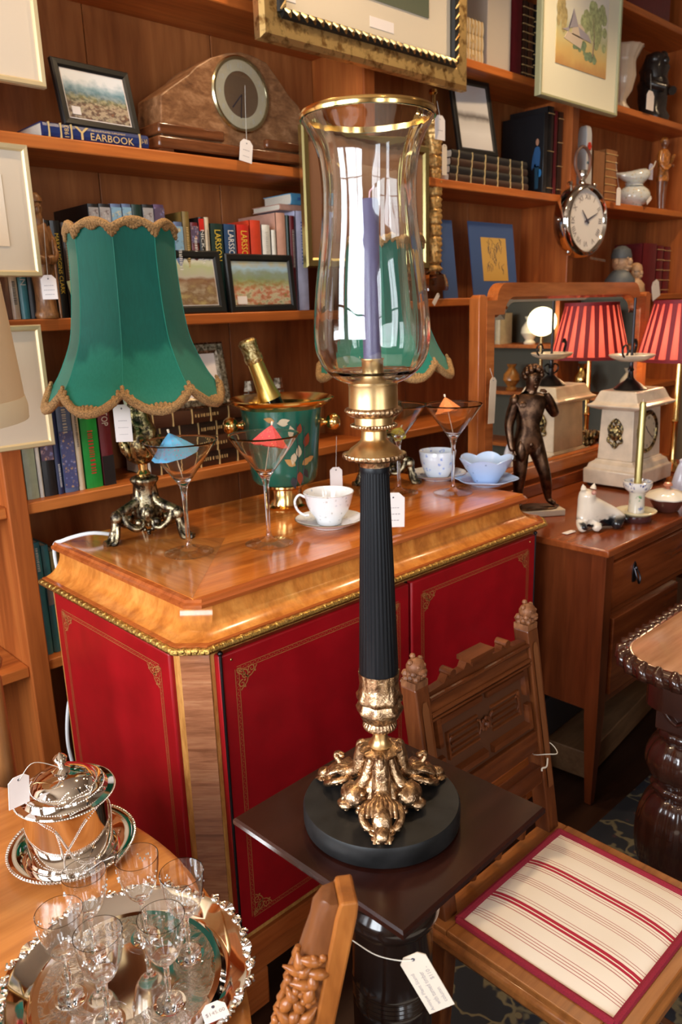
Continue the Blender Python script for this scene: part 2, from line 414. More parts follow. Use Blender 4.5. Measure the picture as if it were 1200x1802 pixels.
# ------------------------------------------------------------------ the room
PLASTER = plain('cream_plaster', (.34, .25, .17), .85)
FRAMEW = plain('window_frame_paint', (.65, .62, .56), .5)
X0, X1, Y0, Y1, ZC = -2.0, 5.35, -2.45, 2.50, 3.45
struct('floor', MB().box(X0, Y0, -.05, X1, Y1, 0), W_FLOOR)
struct('ceiling', MB().box(X0, Y0, ZC, X1, Y1, ZC+.05), PLASTER)
struct('wall_back', MB().box(X0, Y1, 0, X1, Y1+.08, ZC), PLASTER)
struct('wall_right', MB().box(X1, Y0, 0, X1+.08, Y1, ZC), PLASTER)
struct('wall_left', MB().box(X0-.08, Y0, 0, X0, Y1, ZC), PLASTER)
struct('wall_front', MB().box(X0, Y0-.08, 0, X1, Y0, ZC), PLASTER)
def window(n, c, w, h, wall):
    m = MB()
    t = .05
    def bar(a0, b0, a1, b1, d=.03):
        if wall == 'left': m.box(X0+.03, c[0]+a0, c[1]+b0, X0+.03+d, c[0]+a1, c[1]+b1)
        else: m.box(c[0]+a0, Y0+.03, c[1]+b0, c[0]+a1, Y0+.03+d, c[1]+b1)
    bar(-w/2-t, -h/2-t, -w/2, h/2+t); bar(w/2, -h/2-t, w/2+t, h/2+t); bar(-w/2, h/2, w/2, h/2+t); bar(-w/2, -h/2-t, w/2, -h/2)
    bar(-.018, -h/2, .018, h/2, .025); bar(-w/2, h*.17, w/2, h*.17+.03, .025)
    struct('window_%d' % n, m, FRAMEW, smooth=False)
window(1, (.05, 1.70), 1.5, 1.9, 'left'); window(2, (1.75, 1.70), 1.0, 1.9, 'left')
window(3, (-.75, 1.75), .62, 1.8, 'front'); window(4, (.45, 1.75), .55, 1.8, 'front')
# rug
m_, t_, b_ = nt('patterned_rug_wool')
vr = coords(t_, (1, 1, 1))
vo = N(t_, 'ShaderNodeTexVoronoi', feature='DISTANCE_TO_EDGE'); vo.inputs['Scale'].default_value = 9
nz_ = N(t_, 'ShaderNodeTexNoise'); nz_.inputs['Scale'].default_value = 14; t_.links.new(vr, nz_.inputs['Vector'])
t_.links.new(mix(t_, .12, vr, nz_.outputs['Color']), vo.inputs['Vector'])
vines = ramp(t_, vo.outputs['Distance'], [(.02, (.13, .11, .065)), (.06, (.012, .014, .022))])
fl = N(t_, 'ShaderNodeTexVoronoi'); fl.inputs['Scale'].default_value = 17; t_.links.new(vr, fl.inputs['Vector'])
blo = ramp(t_, fl.outputs['Distance'], [(.12, (.16, .13, .07)), (.17, (.05, .02, .012)), (.24, (0, 0, 0))])
t_.links.new(mix(t_, 1.0, vines, blo, 'LIGHTEN'), b_.inputs['Base Color']); b_.inputs['Roughness'].default_value = .95
RUGM = m_
tag(MB().box(.75, -.3, .0005, 3.3, 1.02, .006).build('rug', RUGM), 'dark patterned rug with beige vine pattern under the chair and tables', 'rug')
tag(MB().box(-1.3, -2.25, .0005, 1.5, -.45, .006).build('reflector_mat', plain('pale_reflector', (.74, .66, .54), .85, vary=.1, vs=60)), 'large pale mat added unseen by the street windows to brighten reflections', 'rug')  # unseen mat added so the silver reflects something bright
# ceiling downlights
LAMPG = plain('lamp_glow', (1, .9, .7), .5, emit=((1.0, .74, .45), 30))
for i, (x, y, en) in enumerate(DOWNLIGHTS):
    t = thing('ceiling_downlight', 'round recessed ceiling downlight with warm bulb', 'ceiling light', (x, y, ZC), group='downlights in the ceiling')
    MB().lathe([(.045, -.002), (.06, -.002), (.06, -.012), (.045, -.012)], 24, loop=True, cap=False).build('trim_ring', CHROME, t)
    MB().lathe([(.0, -.003), (.043, -.003), (.043, -.006), (0, -.006)], 24, cap=False).build('bulb', LAMPG, t)
    l = bpy.data.lights.new('downlight', 'SPOT'); l.energy = en; l.color = WARM; l.spot_size = 2.1; l.spot_blend = .8; l.shadow_soft_size = .045
    o = bpy.data.objects.new('downlight', l); COL.objects.link(o); o.location = (x, y, ZC-.03)
# ------------------------------------------------------------------ bookcase
YB, YD = 2.20, 2.47                          # shelf front edge and back
BX = [-.70, .778, 2.240, 3.675, 5.080]         # left edge of each upright
UW = .058
SZ = {'A': 2.578, 'B': 2.076, 'C': 1.598, 'D': 1.088, 'E': .600, 'T': 3.06}
bc = thing('bookcase', 'tall built-in pine bookcase with open shelves along the back wall', 'bookcase', (0, YB, 0))
bc.location = (0, 0, 0)
def bpart(n, mb, m, **k): return mb.build(n, m, bc, bevel=.004, **k)
for x in BX: bpart('upright', MB().box(x, YB-.012, 0, x+UW, YD, 3.32), W_BCZ)
for b in range(4):
    xa, xb = BX[b]+UW, BX[b+1]
    for k, z in SZ.items():
        zz = z + (-.025 if (k == 'A' and b == 1) else .028 if (k == 'B' and b >= 2) else .03 if (k == 'C' and b >= 2) else 0)
        bpart('shelf', MB().box(xa, YB, zz-.034, xb, YD, zz), W_BC)
    bpart('plinth', MB().box(xa, YB+.02, 0, xb, YB+.04, .10), W_BC)
    for j in range(3):
        w = (xb-xa)/3
        bpart('back_panel', MB().box(xa+j*w+.001, YD-.006, .02, xa+(j+1)*w-.001, YD, 3.3), W_BACK)
bpart('cornice', MB().box(BX[0], YB-.03, 3.32, BX[-1]+UW, YD, 3.38), W_BC)
ZB1 = SZ['B']+.028; ZC1 = SZ['C']+.03
# ------------------------------------------------------------------ cocktail cabinet
def chamf(x0, x1, y0, y1, c, z):
    """outline with chamfered front corners (front = low y)"""
    return [(x0+c, y0, z), (x1-c, y0, z), (x1, y0+c, z), (x1, y1, z), (x0, y1, z), (x0, y0+c, z)]
cab = thing('cocktail_cabinet', 'golden walnut cocktail cabinet with gold-tooled red leather doors', 'cabinet', (1.5, 1.7, 0))
cab.location = (0, 0, 0)
CX0, CX1, CY0, CY1 = .825, 2.195, 1.365, 2.065
body = MB(); body.rings([chamf(CX0, CX1, CY0, CY1, .048, .06), chamf(CX0, CX1, CY0, CY1, .048, .89)]); body.build('body', W_TULIP, cab, smooth=False)
MB().rings([chamf(CX0-.03, CX1+.03, CY0-.03, CY1, .05, .002), chamf(CX0-.03, CX1+.03, CY0-.03, CY1, .05, .06), chamf(CX0-.01, CX1+.01, CY0-.01, CY1, .05, .085)]).build('plinth', W_EDGE, cab, smooth=False)
# cove (concave) from the wide gilt line up to the narrow top
cv = MB(); rs = []
for i in range(13):
    a = i/12*PI/2
    o = -.028 + .052*math.sin(a)**.9 if False else -.026+.058*(1-math.cos(a))**.0*math.sin(a)
    z = .905+.062*(1-math.cos(a))
    rs.append(chamf(CX0+o, CX1-o, CY0+o, CY1, .052, z))
cv.rings(rs, cap=False).build('cove', W_COVE, cab, ang=35)
MB().rings([chamf(CX0-.026, CX1+.026, CY0-.026, CY1, .052, .890), chamf(CX0-.026, CX1+.026, CY0-.026, CY1, .052, .906), chamf(CX0+.02, CX1-.02, CY0+.02, CY1, .05, .907)]).build('cornice_board', W_EDGE, cab, smooth=False)
# beaded gilt moulding following the edge
gp = [(CX0-.03, CY1), (CX0-.03, CY0+.022), (CX0+.022, CY0-.03), (CX1-.022, CY0-.03), (CX1+.03, CY0+.022), (CX1+.03, CY1)]
gb = MB()
gb.tube([(x, y, .895) for x, y in gp], .0085, 8)
for (xa, ya), (xb, yb) in zip(gp, gp[1:]):
    L = math.hypot(xb-xa, yb-ya); n = max(2, int(L/.0125))
    for i in range(n):
        s = (i+.5)/n; gb.ball((xa+(xb-xa)*s, ya+(yb-ya)*s, .896+(.002 if i % 2 else -.002)), .0092, 6, (1, 1, .8))
gb.build('gilt_moulding', GILTBEAD, cab)
# the top: stepped cherry edge and veneered board
e0 = .032
MB().rings([chamf(CX0+e0-.004, CX1-e0+.004, CY0+e0-.004, CY1+.03, .030, .967),
            chamf(CX0+e0-.010, CX1-e0+.010, CY0+e0-.010, CY1+.03, .028, .971),
            chamf(CX0+e0-.010, CX1-e0+.010, CY0+e0-.010, CY1+.03, .028, .979),
            chamf(CX0+e0-.003, CX1-e0+.003, CY0+e0-.003, CY1+.03, .026, .982),
            chamf(CX0+e0, CX1-e0, CY0+e0, CY1+.03, .026, .988),
            chamf(CX0+e0+.010, CX1-e0-.010, CY0+e0+.010, CY1+.028, .020, .990)]).build('top_edge', W_EDGE, cab, smooth=False)
ZT = .9915
tx0, tx1, ty0, ty1 = CX0+e0+.012, CX1-e0-.012, CY0+e0+.012, CY1+.026
# book-matched panels of veneer, mitred in the middle of the end
MB().prism([(tx0, ty0), (tx1, ty0), (tx1, ty1), (tx0, ty1)], .984, .991, 'xy').build('veneered_top', W_TOP, cab)
MB().prism([(tx0, ty0+.004), (tx0, ty1-.004), (tx0+.33, (ty0+ty1)/2)], .9912, .9915, 'xy').build('veneered_top', wood('walnut_veneer_mitre', (.34, .10, .02), (.50, .17, .035), (.62, .24, .055), 'y', 6, .14, .7, 8, bmp=.02), cab)
# rosewood chamfer strips and tulipwood stiles
for sx, x0 in ((1, CX0), (-1, CX1)):
    a = (x0+sx*.046, CY0-.0005); b = (x0-sx*.0005, CY0+.046)
    d = .003
    q = [a, b, (b[0]-sx*d, b[1]-d), (a[0]-sx*d, a[1]-d)]
    MB().prism(q, .087, .887, 'xy').build('corner_strip', W_ROSE, cab, smooth=False)
# leather panels with gold tooling
def tooled(parent, W, H, M, mirror=False):
    """gilt border in local xy plane (width W, height H), raised a hair"""
    g = MB().at(M)
    i = .045
    for (x0, y0, x1, y1) in ((i, i, W-i, i), (i, H-i, W-i, H-i), (i, i, i, H-i), (W-i, i, W-i, H-i)):
        dx, dy = x1-x0, y1-y0; L = math.hypot(dx, dy); ux, uy = dx/L, dy/L; n_ = int(L/.007)
        px_, py_ = -uy, ux
        for k in (-1, 1):
            o = k*.0052; w = .0007
            g.raw([(x0+px_*(o-w), y0+py_*(o-w), .0006), (x1+px_*(o-w), y1+py_*(o-w), .0006), (x1+px_*(o+w), y1+py_*(o+w), .0006), (x0+px_*(o+w), y0+py_*(o+w), .0006)], [(0, 1, 2, 3)])
        for k in range(n_):
            s = (k+.5)/n_*L; cx, cy = x0+ux*s, y0+uy*s; sg = 1 if k % 2 else -1
            g.raw([(cx-ux*.0032+px_*.003*sg, cy-uy*.0032+py_*.003*sg, .0006), (cx+ux*.001, cy+uy*.001, .0006), (cx+ux*.0036-px_*.003*sg, cy+uy*.0036-py_*.003*sg, .0006), (cx+ux*.001+px_*.0018*sg, cy+uy*.001+py_*.0018*sg, .0006)], [(0, 1, 2, 3)])
    for cx, cy, sx, sy in ((i, i, 1, 1), (W-i, i, -1, 1), (i, H-i, 1, -1), (W-i, H-i, -1, -1)):
        def strip(pts, w):
            for p, q in zip(pts, pts[1:]):
                d = Vector((q[0]-p[0], q[1]-p[1])); 
                if d.length < 1e-6: continue
                d.normalize(); nx, ny = -d.y*w, d.x*w
                g.raw([(cx+sx*(p[0]+nx), cy+sy*(p[1]+ny), .0007), (cx+sx*(q[0]+nx), cy+sy*(q[1]+ny), .0007), (cx+sx*(q[0]-nx), cy+sy*(q[1]-ny), .0007), (cx+sx*(p[0]-nx), cy+sy*(p[1]-ny), .0007)], [(0, 1, 2, 3)])
        strip(spiral((.020, .020), .013, .003, PI*1.2, 1.3, 22), .0016)
        strip(spiral((.041, .012), .010, .002, PI*.9, 1.2, 18), .0014)
        strip(spiral((.012, .041), .010, .002, PI*1.6, -1.2, 18), .0014)
        strip(bez([(.0, .0), (.012, .004), (.026, .026), (.040, .026), (.056, .008)], 6), .0013)
        strip(bez([(.0, .0), (.004, .012), (.026, .026), (.026, .040), (.008, .056)], 6), .0013)
        for q in ((.008, .008), (.030, .030), (.034, .020), (.020, .034), (.050, .020), (.020, .050)):
            strip([(q[0]-.0022, q[1]), (q[0]+.0022, q[1])], .0022)
    return g.build('gold_tooling', GILT, parent, smooth=False)
def panel(name, W, H, M, thick=.012):
    p = MB().at(M).box(0, 0, -.004, W, H, thick).build(name, LEATHER, cab, bevel=.005)
    tooled(p, W, H, M @ T(0, 0, thick)); return p
# local (x, y, z) -> left end panel: x runs to the front (-y), y up, z out (-x)
pz0, pz1 = .135, .868
ML = Matrix(((0, 0, -1, CX0), (-1, 0, 0, CY1-.03), (0, 1, 0, pz0), (0, 0, 0, 1)))
panel('leather_panel', CY1-.03-(CY0+.075), pz1-pz0, ML)
DX = [(.882, 1.512), (1.522, 2.135)]
for k, (xa, xb) in enumerate(DX):
    MF = Matrix(((1, 0, 0, xa), (0, 0, -1, CY0), (0, 1, 0, pz0-.02), (0, 0, 0, 1)))
    d = panel('door', xb-xa, pz1-pz0+.02, MF, .02)
    hx = xa+.004 if k == 0 else xb-.004
    h = MB().at(T(hx, CY0-.020, 0)).tube([(0, 0, pz0-.02), (0, 0, pz1+.004)], .0035, 10)
    h.ball((0, 0, pz1+.006), .0065, 10); h.build('hinge', IRON, d)
    MB().at(T(hx+(.028 if k == 0 else -.03), CY0-.0205, pz1-.018)).ball((0, 0, 0), .0035, 8, (1, .4, 1)).build('stud', BRASS, d)
MB().box(DX[0][1]+.001, CY0-.004, pz0-.02, DX[1][0]-.001, CY0+.001, pz1).build('centre_bead', IRON, cab)
for x in (CX0-.03, CX1-.13):
    for y in (CY0-.03, CY1-.12):
        MB().box(x, y, -.119, x+.16, y+.12, -.002).build('support_foot', W_EDGE, cab, bevel=.008)  # added supports, filling the floor gap the camera scaling left under the plinth
KC = .93  # cabinet and its things scaled about the camera, clear of the dressing table
scale_about_cam(cab, KC, .1115, 1.51, 1.715)
ZT = .1115+KC*ZT
# ------------------------------------------------------------------ dressing table
dr = thing('dressing_table', 'walnut dressing table with drawers, iron handles and arched swing mirror', 'dressing table', (2.5, 1.3, 0))
dr.location = (0, 0, 0)
GX0, GX1, GY0, GY1, GZ = 1.968, 3.36, 1.005, 1.60, .92
def dpart(n, mb, m, **k): return mb.build(n, m, dr, **k)
dpart('table_top', MB().box(GX0, GY0, GZ-.022, GX1, GY1, GZ), W_DRESS, bevel=.004)
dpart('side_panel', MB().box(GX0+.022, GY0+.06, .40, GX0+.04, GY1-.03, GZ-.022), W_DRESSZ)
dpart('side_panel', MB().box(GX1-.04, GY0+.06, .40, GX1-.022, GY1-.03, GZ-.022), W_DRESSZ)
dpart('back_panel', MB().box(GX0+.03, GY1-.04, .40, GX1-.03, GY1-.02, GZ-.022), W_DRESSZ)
for x in (GX0+.016, GX1-.062):
    for y in (GY0+.014, GY1-.062):
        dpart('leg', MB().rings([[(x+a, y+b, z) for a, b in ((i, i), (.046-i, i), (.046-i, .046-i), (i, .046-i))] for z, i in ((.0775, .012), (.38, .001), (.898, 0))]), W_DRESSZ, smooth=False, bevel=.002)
fr = MB(); fr.box(GX0+.062, GY0+.03, .695, GX1-.062, GY0+.05, .715); fr.box(GX0+.062, GY0+.03, .862, GX1-.062, GY0+.05, .898)
fr.box(GX0+.062, GY0+.03, .40, GX0+.09, GY0+.05, .70); fr.box(GX0+.062, GY0+.034, .40, GX0+.55, GY0+.05, .70)
dpart('front_rail', fr, W_DRESS, bevel=.002)
for j in range(2):
    xa = GX0+.068+j*.64
    d = dpart('drawer', MB().box(xa, GY0+.020, .718, xa+.62, GY0+.20, .860), W_DRESS, bevel=.003)
    for hx in (xa+.135, xa+.49):
        hb = MB().at(T(hx, GY0+.019, .80))
        hb.prism([(-.010, -.028), (.010, -.028), (.013, 0), (.008, .026), (0, .036), (-.008, .026), (-.013, 0)], -.003, .0, 'xz')
        hb.tube(bez([(-.006, -.004, .016), (-.009, -.016, -.012), (0, -.018, -.030), (.009, -.016, -.012), (.006, -.004, .016)], 6), .0028, 8)
        hb.ball((0, -.006, .016), .006, 8); hb.build('handle', IRON, d)
dpart('drawer', MB().box(GX0+.10, GY0+.022, .43, GX0+.54, GY0+.10, .68), W_DRESS, bevel=.003)
# mirror on its standards
W_MIR = wood('satinwood_mirror_frame', (.32, .080, .018), (.48, .135, .030), (.58, .19, .05), 'x', 6, .2, .5, 9)
W_MIRZ = wood('satinwood_mirror_post', (.30, .075, .017), (.45, .125, .028), (.55, .175, .045), 'z', 6, .2, .5, 9)
MY = 1.55
mr = MB()
MXL, MXR, MZ0, MZ1 = 2.10, 3.155, .985, 1.665
for x0 in (2.062, 3.185): dpart('mirror_post', MB().rings([[(x0, MY-.02, .92), (x0+.045, MY-.02, .92), (x0+.045, MY+.02, .92), (x0, MY+.02, .92)], [(x0, MY-.02, 1.618), (x0+.045, MY-.02, 1.618), (x0+.045, MY+.02, 1.618), (x0, MY+.02, 1.618)], [(x0+.01, MY-.015, 1.628), (x0+.035, MY-.015, 1.628), (x0+.035, MY+.015, 1.628), (x0+.01, MY+.015, 1.628)]]), W_MIRZ, bevel=.002)
dpart('mirror_rail', MB().box(2.062, MY-.03, .921, 3.23, MY+.03, .965), W_DRESS, bevel=.003)
def arch(x0, x1, z0, z1, sh, r):
    """outline: square shoulders then a raised rounded centre"""
    p = [(x0, z0), (x1, z0), (x1, z1-sh)]
    p += [(x1-.055, z1-sh)]+[(x1-.055-r+r*math.cos(a), z1-r+(r)*math.sin(a)) for a in [i/8*PI/2 for i in range(9)]]
    p += [(x0+.055+r-r*math.cos(a), z1-r+r*math.sin(a)) for a in [(8-i)/8*PI/2 for i in range(9)]]+[(x0+.055, z1-sh), (x0, z1-sh)]
    return p
outer = arch(MXL, MXR+.03, MZ0, MZ1, .055, .055)
inner = arch(MXL+.042, MXR-.012, MZ0+.04, MZ1-.045, .055, .055)
bev = arch(MXL+.062, MXR-.032, MZ0+.06, MZ1-.062, .055, .055)
n = len(outer)
vs = [(x, MY-.022, z) for x, z in outer]+[(x, MY-.022, z) for x, z in inner]+[(x, MY+.02, z) for x, z in outer]+[(x, MY, z) for x, z in inner]
fs = []
for i in range(n):
    k = (i+1) % n
    fs += [(i, k, n+k, n+i), (i, 2*n+i, 2*n+k, k), (n+i, n+k, 3*n+k, 3*n+i)]
fs.append(tuple(2*n+i for i in range(n)))
mf = dpart('mirror_frame', MB().raw(vs, fs), W_MIR, smooth=False)
MIRR = metal('mirror_silvering', (.88, .87, .80), .012)
g = MB().raw([(x, MY-.0085, z) for x, z in bev], [tuple(range(n))])
g.raw([(x, MY-.004, z) for x, z in inner]+[(x, MY-.0085, z) for x, z in bev], [(i, (i+1) % n, n+(i+1) % n, n+i) for i in range(n)])
g.build('mirror_glass', MIRR, mf, smooth=False)
KD = 1.05  # dressing table scaled about the camera, out beyond the cabinet end
scale_about_cam(dr, KD, -.08, 2.66, 1.30)
GT = -.08+KD*GZ
# ------------------------------------------------------------------ pedestal plant stand
ps = thing('plant_stand', 'dark mahogany pedestal plant stand with square top and turned column', 'plant stand', (.727, .690, 0), math.radians(2))
MB().at(T(0, 0, .88)).rings([[(sx*(a), sy*(b), z) for sx, sy in ((-1, -1), (1, -1), (1, 1), (-1, 1))] for a, b, z in ((.146, .146, -.024), (.154, .154, -.020), (.163, .163, -.010), (.163, .163, -.003), (.160, .160, 0))]).build('square_top', W_MAHOG, ps, smooth=False)
col = [(.098, .018), (.104, .03), (.098, .05), (.07, .06), (.062, .075), (.066, .10), (.058, .12), (.060, .30), (.062, .55)]
for k in range(5): col += [(.0625, .560+k*.008), (.0605, .564+k*.008)]
col += [(.063, .62), (.064, .70), (.066, .705), (.072, .712), (.074, .722), (.070, .734), (.062, .742), (.060, .750), (.066, .758), (.086, .768), (.094, .782), (.094, .796), (.086, .808), (.072, .815), (.070, .822), (.084, .832), (.090, .842), (.086, .852), (.080, .857)]
MB().lathe(col, 48).build('turned_column', W_EBON, ps)
MB().box(-.13, -.13, .0065, .13, .13, .02).build('foot_plate', W_MAHOG, ps, bevel=.004)
# ------------------------------------------------------------------ carved side chair
def chair_set():
    ch = thing('side_chair', 'carved oak side chair with red and cream striped seat', 'chair', (1.18, .62, 0))
    M = T(-1.18, -.62, 0)
    def P(n, mb, m, **k): return mb.build(n, m, ch, **k)
    yb, yt = .790, .868                        # back posts lean back
    def Y(z): return yb+(yt-yb)*max(0, (z-.45))/.5
    for x0 in (.985, 1.352):
        rs = []
        for z in (.0065, .43, .935):
            y = Y(z)+(.03*(1-z/.43) if z < .43 else 0)
            rs.append([(x0, y-.002, z), (x0+.038, y-.002, z), (x0+.038, y+.036, z), (x0, y+.036, z)])
        p = P('back_post', MB().at(M).rings(rs), W_OAK, smooth=False, bevel=.003)
        # sunk flute on the front face, drawn flat with its shading as colour
        MB().at(M).raw([(x0+.010, Y(.56)-.0035, .56), (x0+.028, Y(.56)-.0035, .56), (x0+.028, Y(.89)-.0035, .89), (x0+.024, Y(.905)-.0035, .905), (x0+.014, Y(.905)-.0035, .905), (x0+.010, Y(.89)-.0035, .89)], [(0, 1, 2, 3, 4, 5)]).build('flute', plain('flute_shade_oak', (.17, .055, .016), .4) if 'flute_shade_oak' not in bpy.data.materials else bpy.data.materials['flute_shade_oak'], p)
        # carved lion head finial
        f = MB().at(M @ T(x0+.019, Y(.935)+.017, .935))
        f.cbox(0, 0, .006, .036, .036, .014); f.ball((0, 0, .022), .019, 12, (1, 1, .8))
        f.ball((0, -.004, .040), .019, 14, (1, 1, .95)); f.ball((0, -.020, .034), .009, 10, (1.2, 1, .8)); f.ball((0, -.024, .030), .006, 8)
        for s in (-1, 1):
            f.ball((s*.008, -.017, .045), .0045, 8); f.ball((s*.014, -.002, .052), .006, 8); f.ball((s*.014, -.010, .030), .007, 8)
            f.ball((s*.012, .010, .026), .009, 8)
        for k in range(9):
            a = k/9*2*PI; f.ball((.016*math.cos(a), .016*math.sin(a)+.002, .017+.004*(k % 2)), .007, 6)
        f.ball((0, .004, .060), .006, 8)
        f.build('lion_head_finial', wood('finial_oak', (.10, .035, .012), (.19, .07, .026), (.30, .125, .05), 'z', 20, .55, 0, 2, bmp=.02) if 'finial_oak' not in bpy.data.materials else bpy.data.materials['finial_oak'], p, disp=None)
    xa, xb = 1.023, 1.352
    def rail(z0, z1, dy=.004, th=.024, name='back_rail', extra=None):
        r = [[(xa, Y(z)+dy, z), (xb, Y(z)+dy, z), (xb, Y(z)+dy+th, z), (xa, Y(z)+dy+th, z)] for z in (z0, z1)]
        return P(name, MB().at(M).rings(r), W_OAKX, smooth=False, bevel=.002)
    top = rail(.865, .905)
    # crest line with steps and a raised centre block
    cr = MB().at(M)
    poly = [(xa, .905), (xb, .905), (xb, .912), (1.30, .916), (1.285, .928), (1.268, .928), (1.262, .920), (1.235, .922), (1.222, .936), (1.150, .936), (1.138, .922), (1.110, .920), (1.104, .928), (1.087, .928), (1.075, .916), (xa, .912)]
    vs = [(x, Y(z)+.006, z) for x, z in poly]+[(x, Y(z)+.024, z) for x, z in poly]; k = len(poly)
    cr.raw(vs, [tuple(range(k)), tuple(range(2*k-1, k-1, -1))]+[(i, k+i, k+(i+1) % k, (i+1) % k) for i in range(k)])
    cr.cbox(1.186, Y(.936)+.012, .9385, .078, .036, .010); cr.cbox(1.186, Y(.936)+.012, .928, .058, .030, .010)
    for x in (1.095, 1.277): cr.at(M @ T(x, Y(.93)+.012, .931) @ RX(PI/2)).lathe([(.009, -.014), (.009, .014)], 12); cr.at(M)
    cr.build('crest', W_OAKX, top, smooth=False)
    mo = MB().at(M)
    for z, r_ in ((.902, .005), (.868, .005), (.858, .003)): mo.tube([(xa, Y(z)+.002, z), (xb, Y(z)+.002, z)], r_, 8)
    mo.build('moulding', W_OAKX, top)
    rail(.655, .700)
    rail(.575, .615)
    pn = rail(.70, .865, .014, .010, 'back_panel')
    # geometric strapwork: interrupted rectangle of bars, central cartouche
    s = MB().at(M)
    def bar(x0, z0, x1, z1, w=.012, d=.013):
        y0, y1 = Y(z0)+.015, Y(z1)+.015
        if abs(x1-x0) > abs(z1-z0):
            rr = [[(x, y0-d*q, z0-w/2*(1 if q == 0 else .45)), (x, y0-d*q, z0+w/2*(1 if q == 0 else .45))] for x in (x0, x1) for q in (0,)]
            s.rings([[(x, y0, z0-w/2), (x, y0-d, z0-w*.3), (x, y0-d, z0+w*.3), (x, y0, z0+w/2)] for x in (x0, x1)])
        else:
            s.rings([[(x0-w/2, Y(z)+.015, z), (x0-w*.3, Y(z)+.015-d, z), (x0+w*.3, Y(z)+.015-d, z), (x0+w/2, Y(z)+.015, z)] for z in (z0, z1)])
    cx = (xa+xb)/2
    for z in (.845, .722):
        bar(1.048, z, cx-.010, z, .021); bar(cx+.010, z, 1.326, z, .021)
    for x in (1.042, 1.333):
        bar(x, .714, x, .772, .019); bar(x, .794, x, .854, .019)
    for x in (1.068, 1.307): bar(x, .755, x, .812, .008, .008)
    for z in (.758, .809):
        bar(1.072, z, 1.165, z, .007, .006); bar(1.210, z, 1.303, z, .007, .006)
    for x0 in (1.078, 1.212):
        for z in (.770, .7835, .797): bar(x0, z, x0+.084, z, .006, .006)
        for e in (x0, x0+.084):
            s.tube([(e+(.010 if e > x0 else -.010)*math.cos(a), Y(.783)+.011, .7835+.0175*math.sin(a)) for a in [(-PI/2+PI*k/8) for k in range(9)]], .003, 6)
    for k in range(8):
        a = k/8*2*PI; s.ball((cx+.012*math.cos(a), Y(.783)+.009, .7835+.012*math.sin(a)), .006, 8, (1, .6, 1))
    s.ball((cx, Y(.783)+.007, .7835), .007, 8)
    s.build('strapwork', W_OAKX, pn, smooth=False)
    MB().at(M).rings([[(xa, Y(z)+.0130, z), (xb, Y(z)+.0130, z), (xb, Y(z)+.0136, z), (xa, Y(z)+.0136, z)] for z in (.7005, .8645)]).build('gap_shade', plain('shaded_gap_oak', (.075, .023, .007), .5), pn, smooth=False)  # thin dark sheet, shade between the strapwork bars put into colour
    # bobbin-turned spindles below
    for x in (1.10, 1.187, 1.275):
        sp = [(.010, .47), (.012, .49), (.007, .495), (.014, .515), (.014, .53), (.007, .55), (.012, .56), (.010, .577)]
        P('spindle', MB().at(M @ T(x, Y(.52)+.016, 0)).lathe(sp, 14), W_OAK)
    # seat
    sx0, sx1, sy0, sy1, sz = .968, 1.402, .425, .826, .455
    fr = MB().at(M)
    fr.box(sx0, sy0, sz-.045, sx1, sy0+.045, sz); fr.box(sx0, sy1-.05, sz-.045, sx1, sy1, sz-.002)
    fr.box(sx0, sy0+.045, sz-.045, sx0+.035, sy1-.05, sz); fr.box(sx1-.035, sy0+.045, sz-.045, sx1, sy1-.05, sz)
    f = P('seat_frame', fr, W_ARM if False else wood('seat_frame_oak', (.20, .068, .016), (.30, .105, .026), (.38, .145, .04), 'x', 8, .28, .5, 12), smooth=False, bevel=.003)
    ed = MB().at(M).box(sx0-.008, sy0-.008, sz-.044, sx1+.008, sy1, sz-.012)
    ed.build('seat_moulding', bpy.data.materials['seat_frame_oak'], f, bevel=.010)
    # upholstery pad, striped, with braid
    STR, t, b = nt('striped_ticking'); c = N(t, 'ShaderNodeTexCoord'); sep = N(t, 'ShaderNodeSeparateXYZ'); t.links.new(c.outputs['Object'], sep.inputs[0])
    # repeat across y: period 0.098 m
    ma = N(t, 'ShaderNodeMath', operation='MULTIPLY_ADD'); t.links.new(sep.outputs[0], ma.inputs[0]); ma.inputs[1].default_value = 1/.130; ma.inputs[2].default_value = 10.719
    fr_ = N(t, 'ShaderNodeMath', operation='FRACT'); t.links.new(ma.outputs[0], fr_.inputs[0])
    w_, r_, p_ = (.82, .72, .60), (.40, .012, .035), (.42, .13, .11)
    bands = [(0, .012, p_), (.05, .062, p_), (.10, .145, r_), (.165, .225, r_), (.275, .287, p_), (.325, .337, p_), (.62, .632, p_), (.665, .677, p_), (.71, .722, p_), (.755, .767, p_)]
    cr_ = N(t, 'ShaderNodeValToRGB'); cr_.color_ramp.interpolation = 'CONSTANT'; e = cr_.color_ramp.elements
    st = [(0, w_)]
    for a, bb, cc in bands: st += [(a, cc), (bb, w_)]
    st = st[1:]
    while len(e) < len(st): e.new(.5)
    for q, (pp, cc) in zip(e, st): q.position = pp; q.color = (*cc, 1)
    t.links.new(fr_.outputs[0], cr_.inputs[0]); t.links.new(cr_.outputs[0], b.inputs['Base Color']); b.inputs['Roughness'].default_value = .9
    bump(t, b, noise(t, coords(t), 900, 1), .15, .001)
    ux0, ux1, uy0, uy1 = 1.003, 1.366, .455, .776
    g = MB().at(M); n = 14; vs = []; fs = []
    for i in range(n+1):
        for j in range(n+1):
            a, bq = i/n, j/n; h = .016*(1-(2*a-1)**4)*(1-(2*bq-1)**4)
            vs.append((ux0+(ux1-ux0)*a, uy0+(uy1-uy0)*bq, sz+.001+h))
    for i in range(n):
        for j in range(n): q = i*(n+1)+j; fs.append((q, q+n+1, q+n+2, q+1))
    g.raw(vs, fs); P('seat_pad', g, STR)
    br = MB().at(M); w = .012
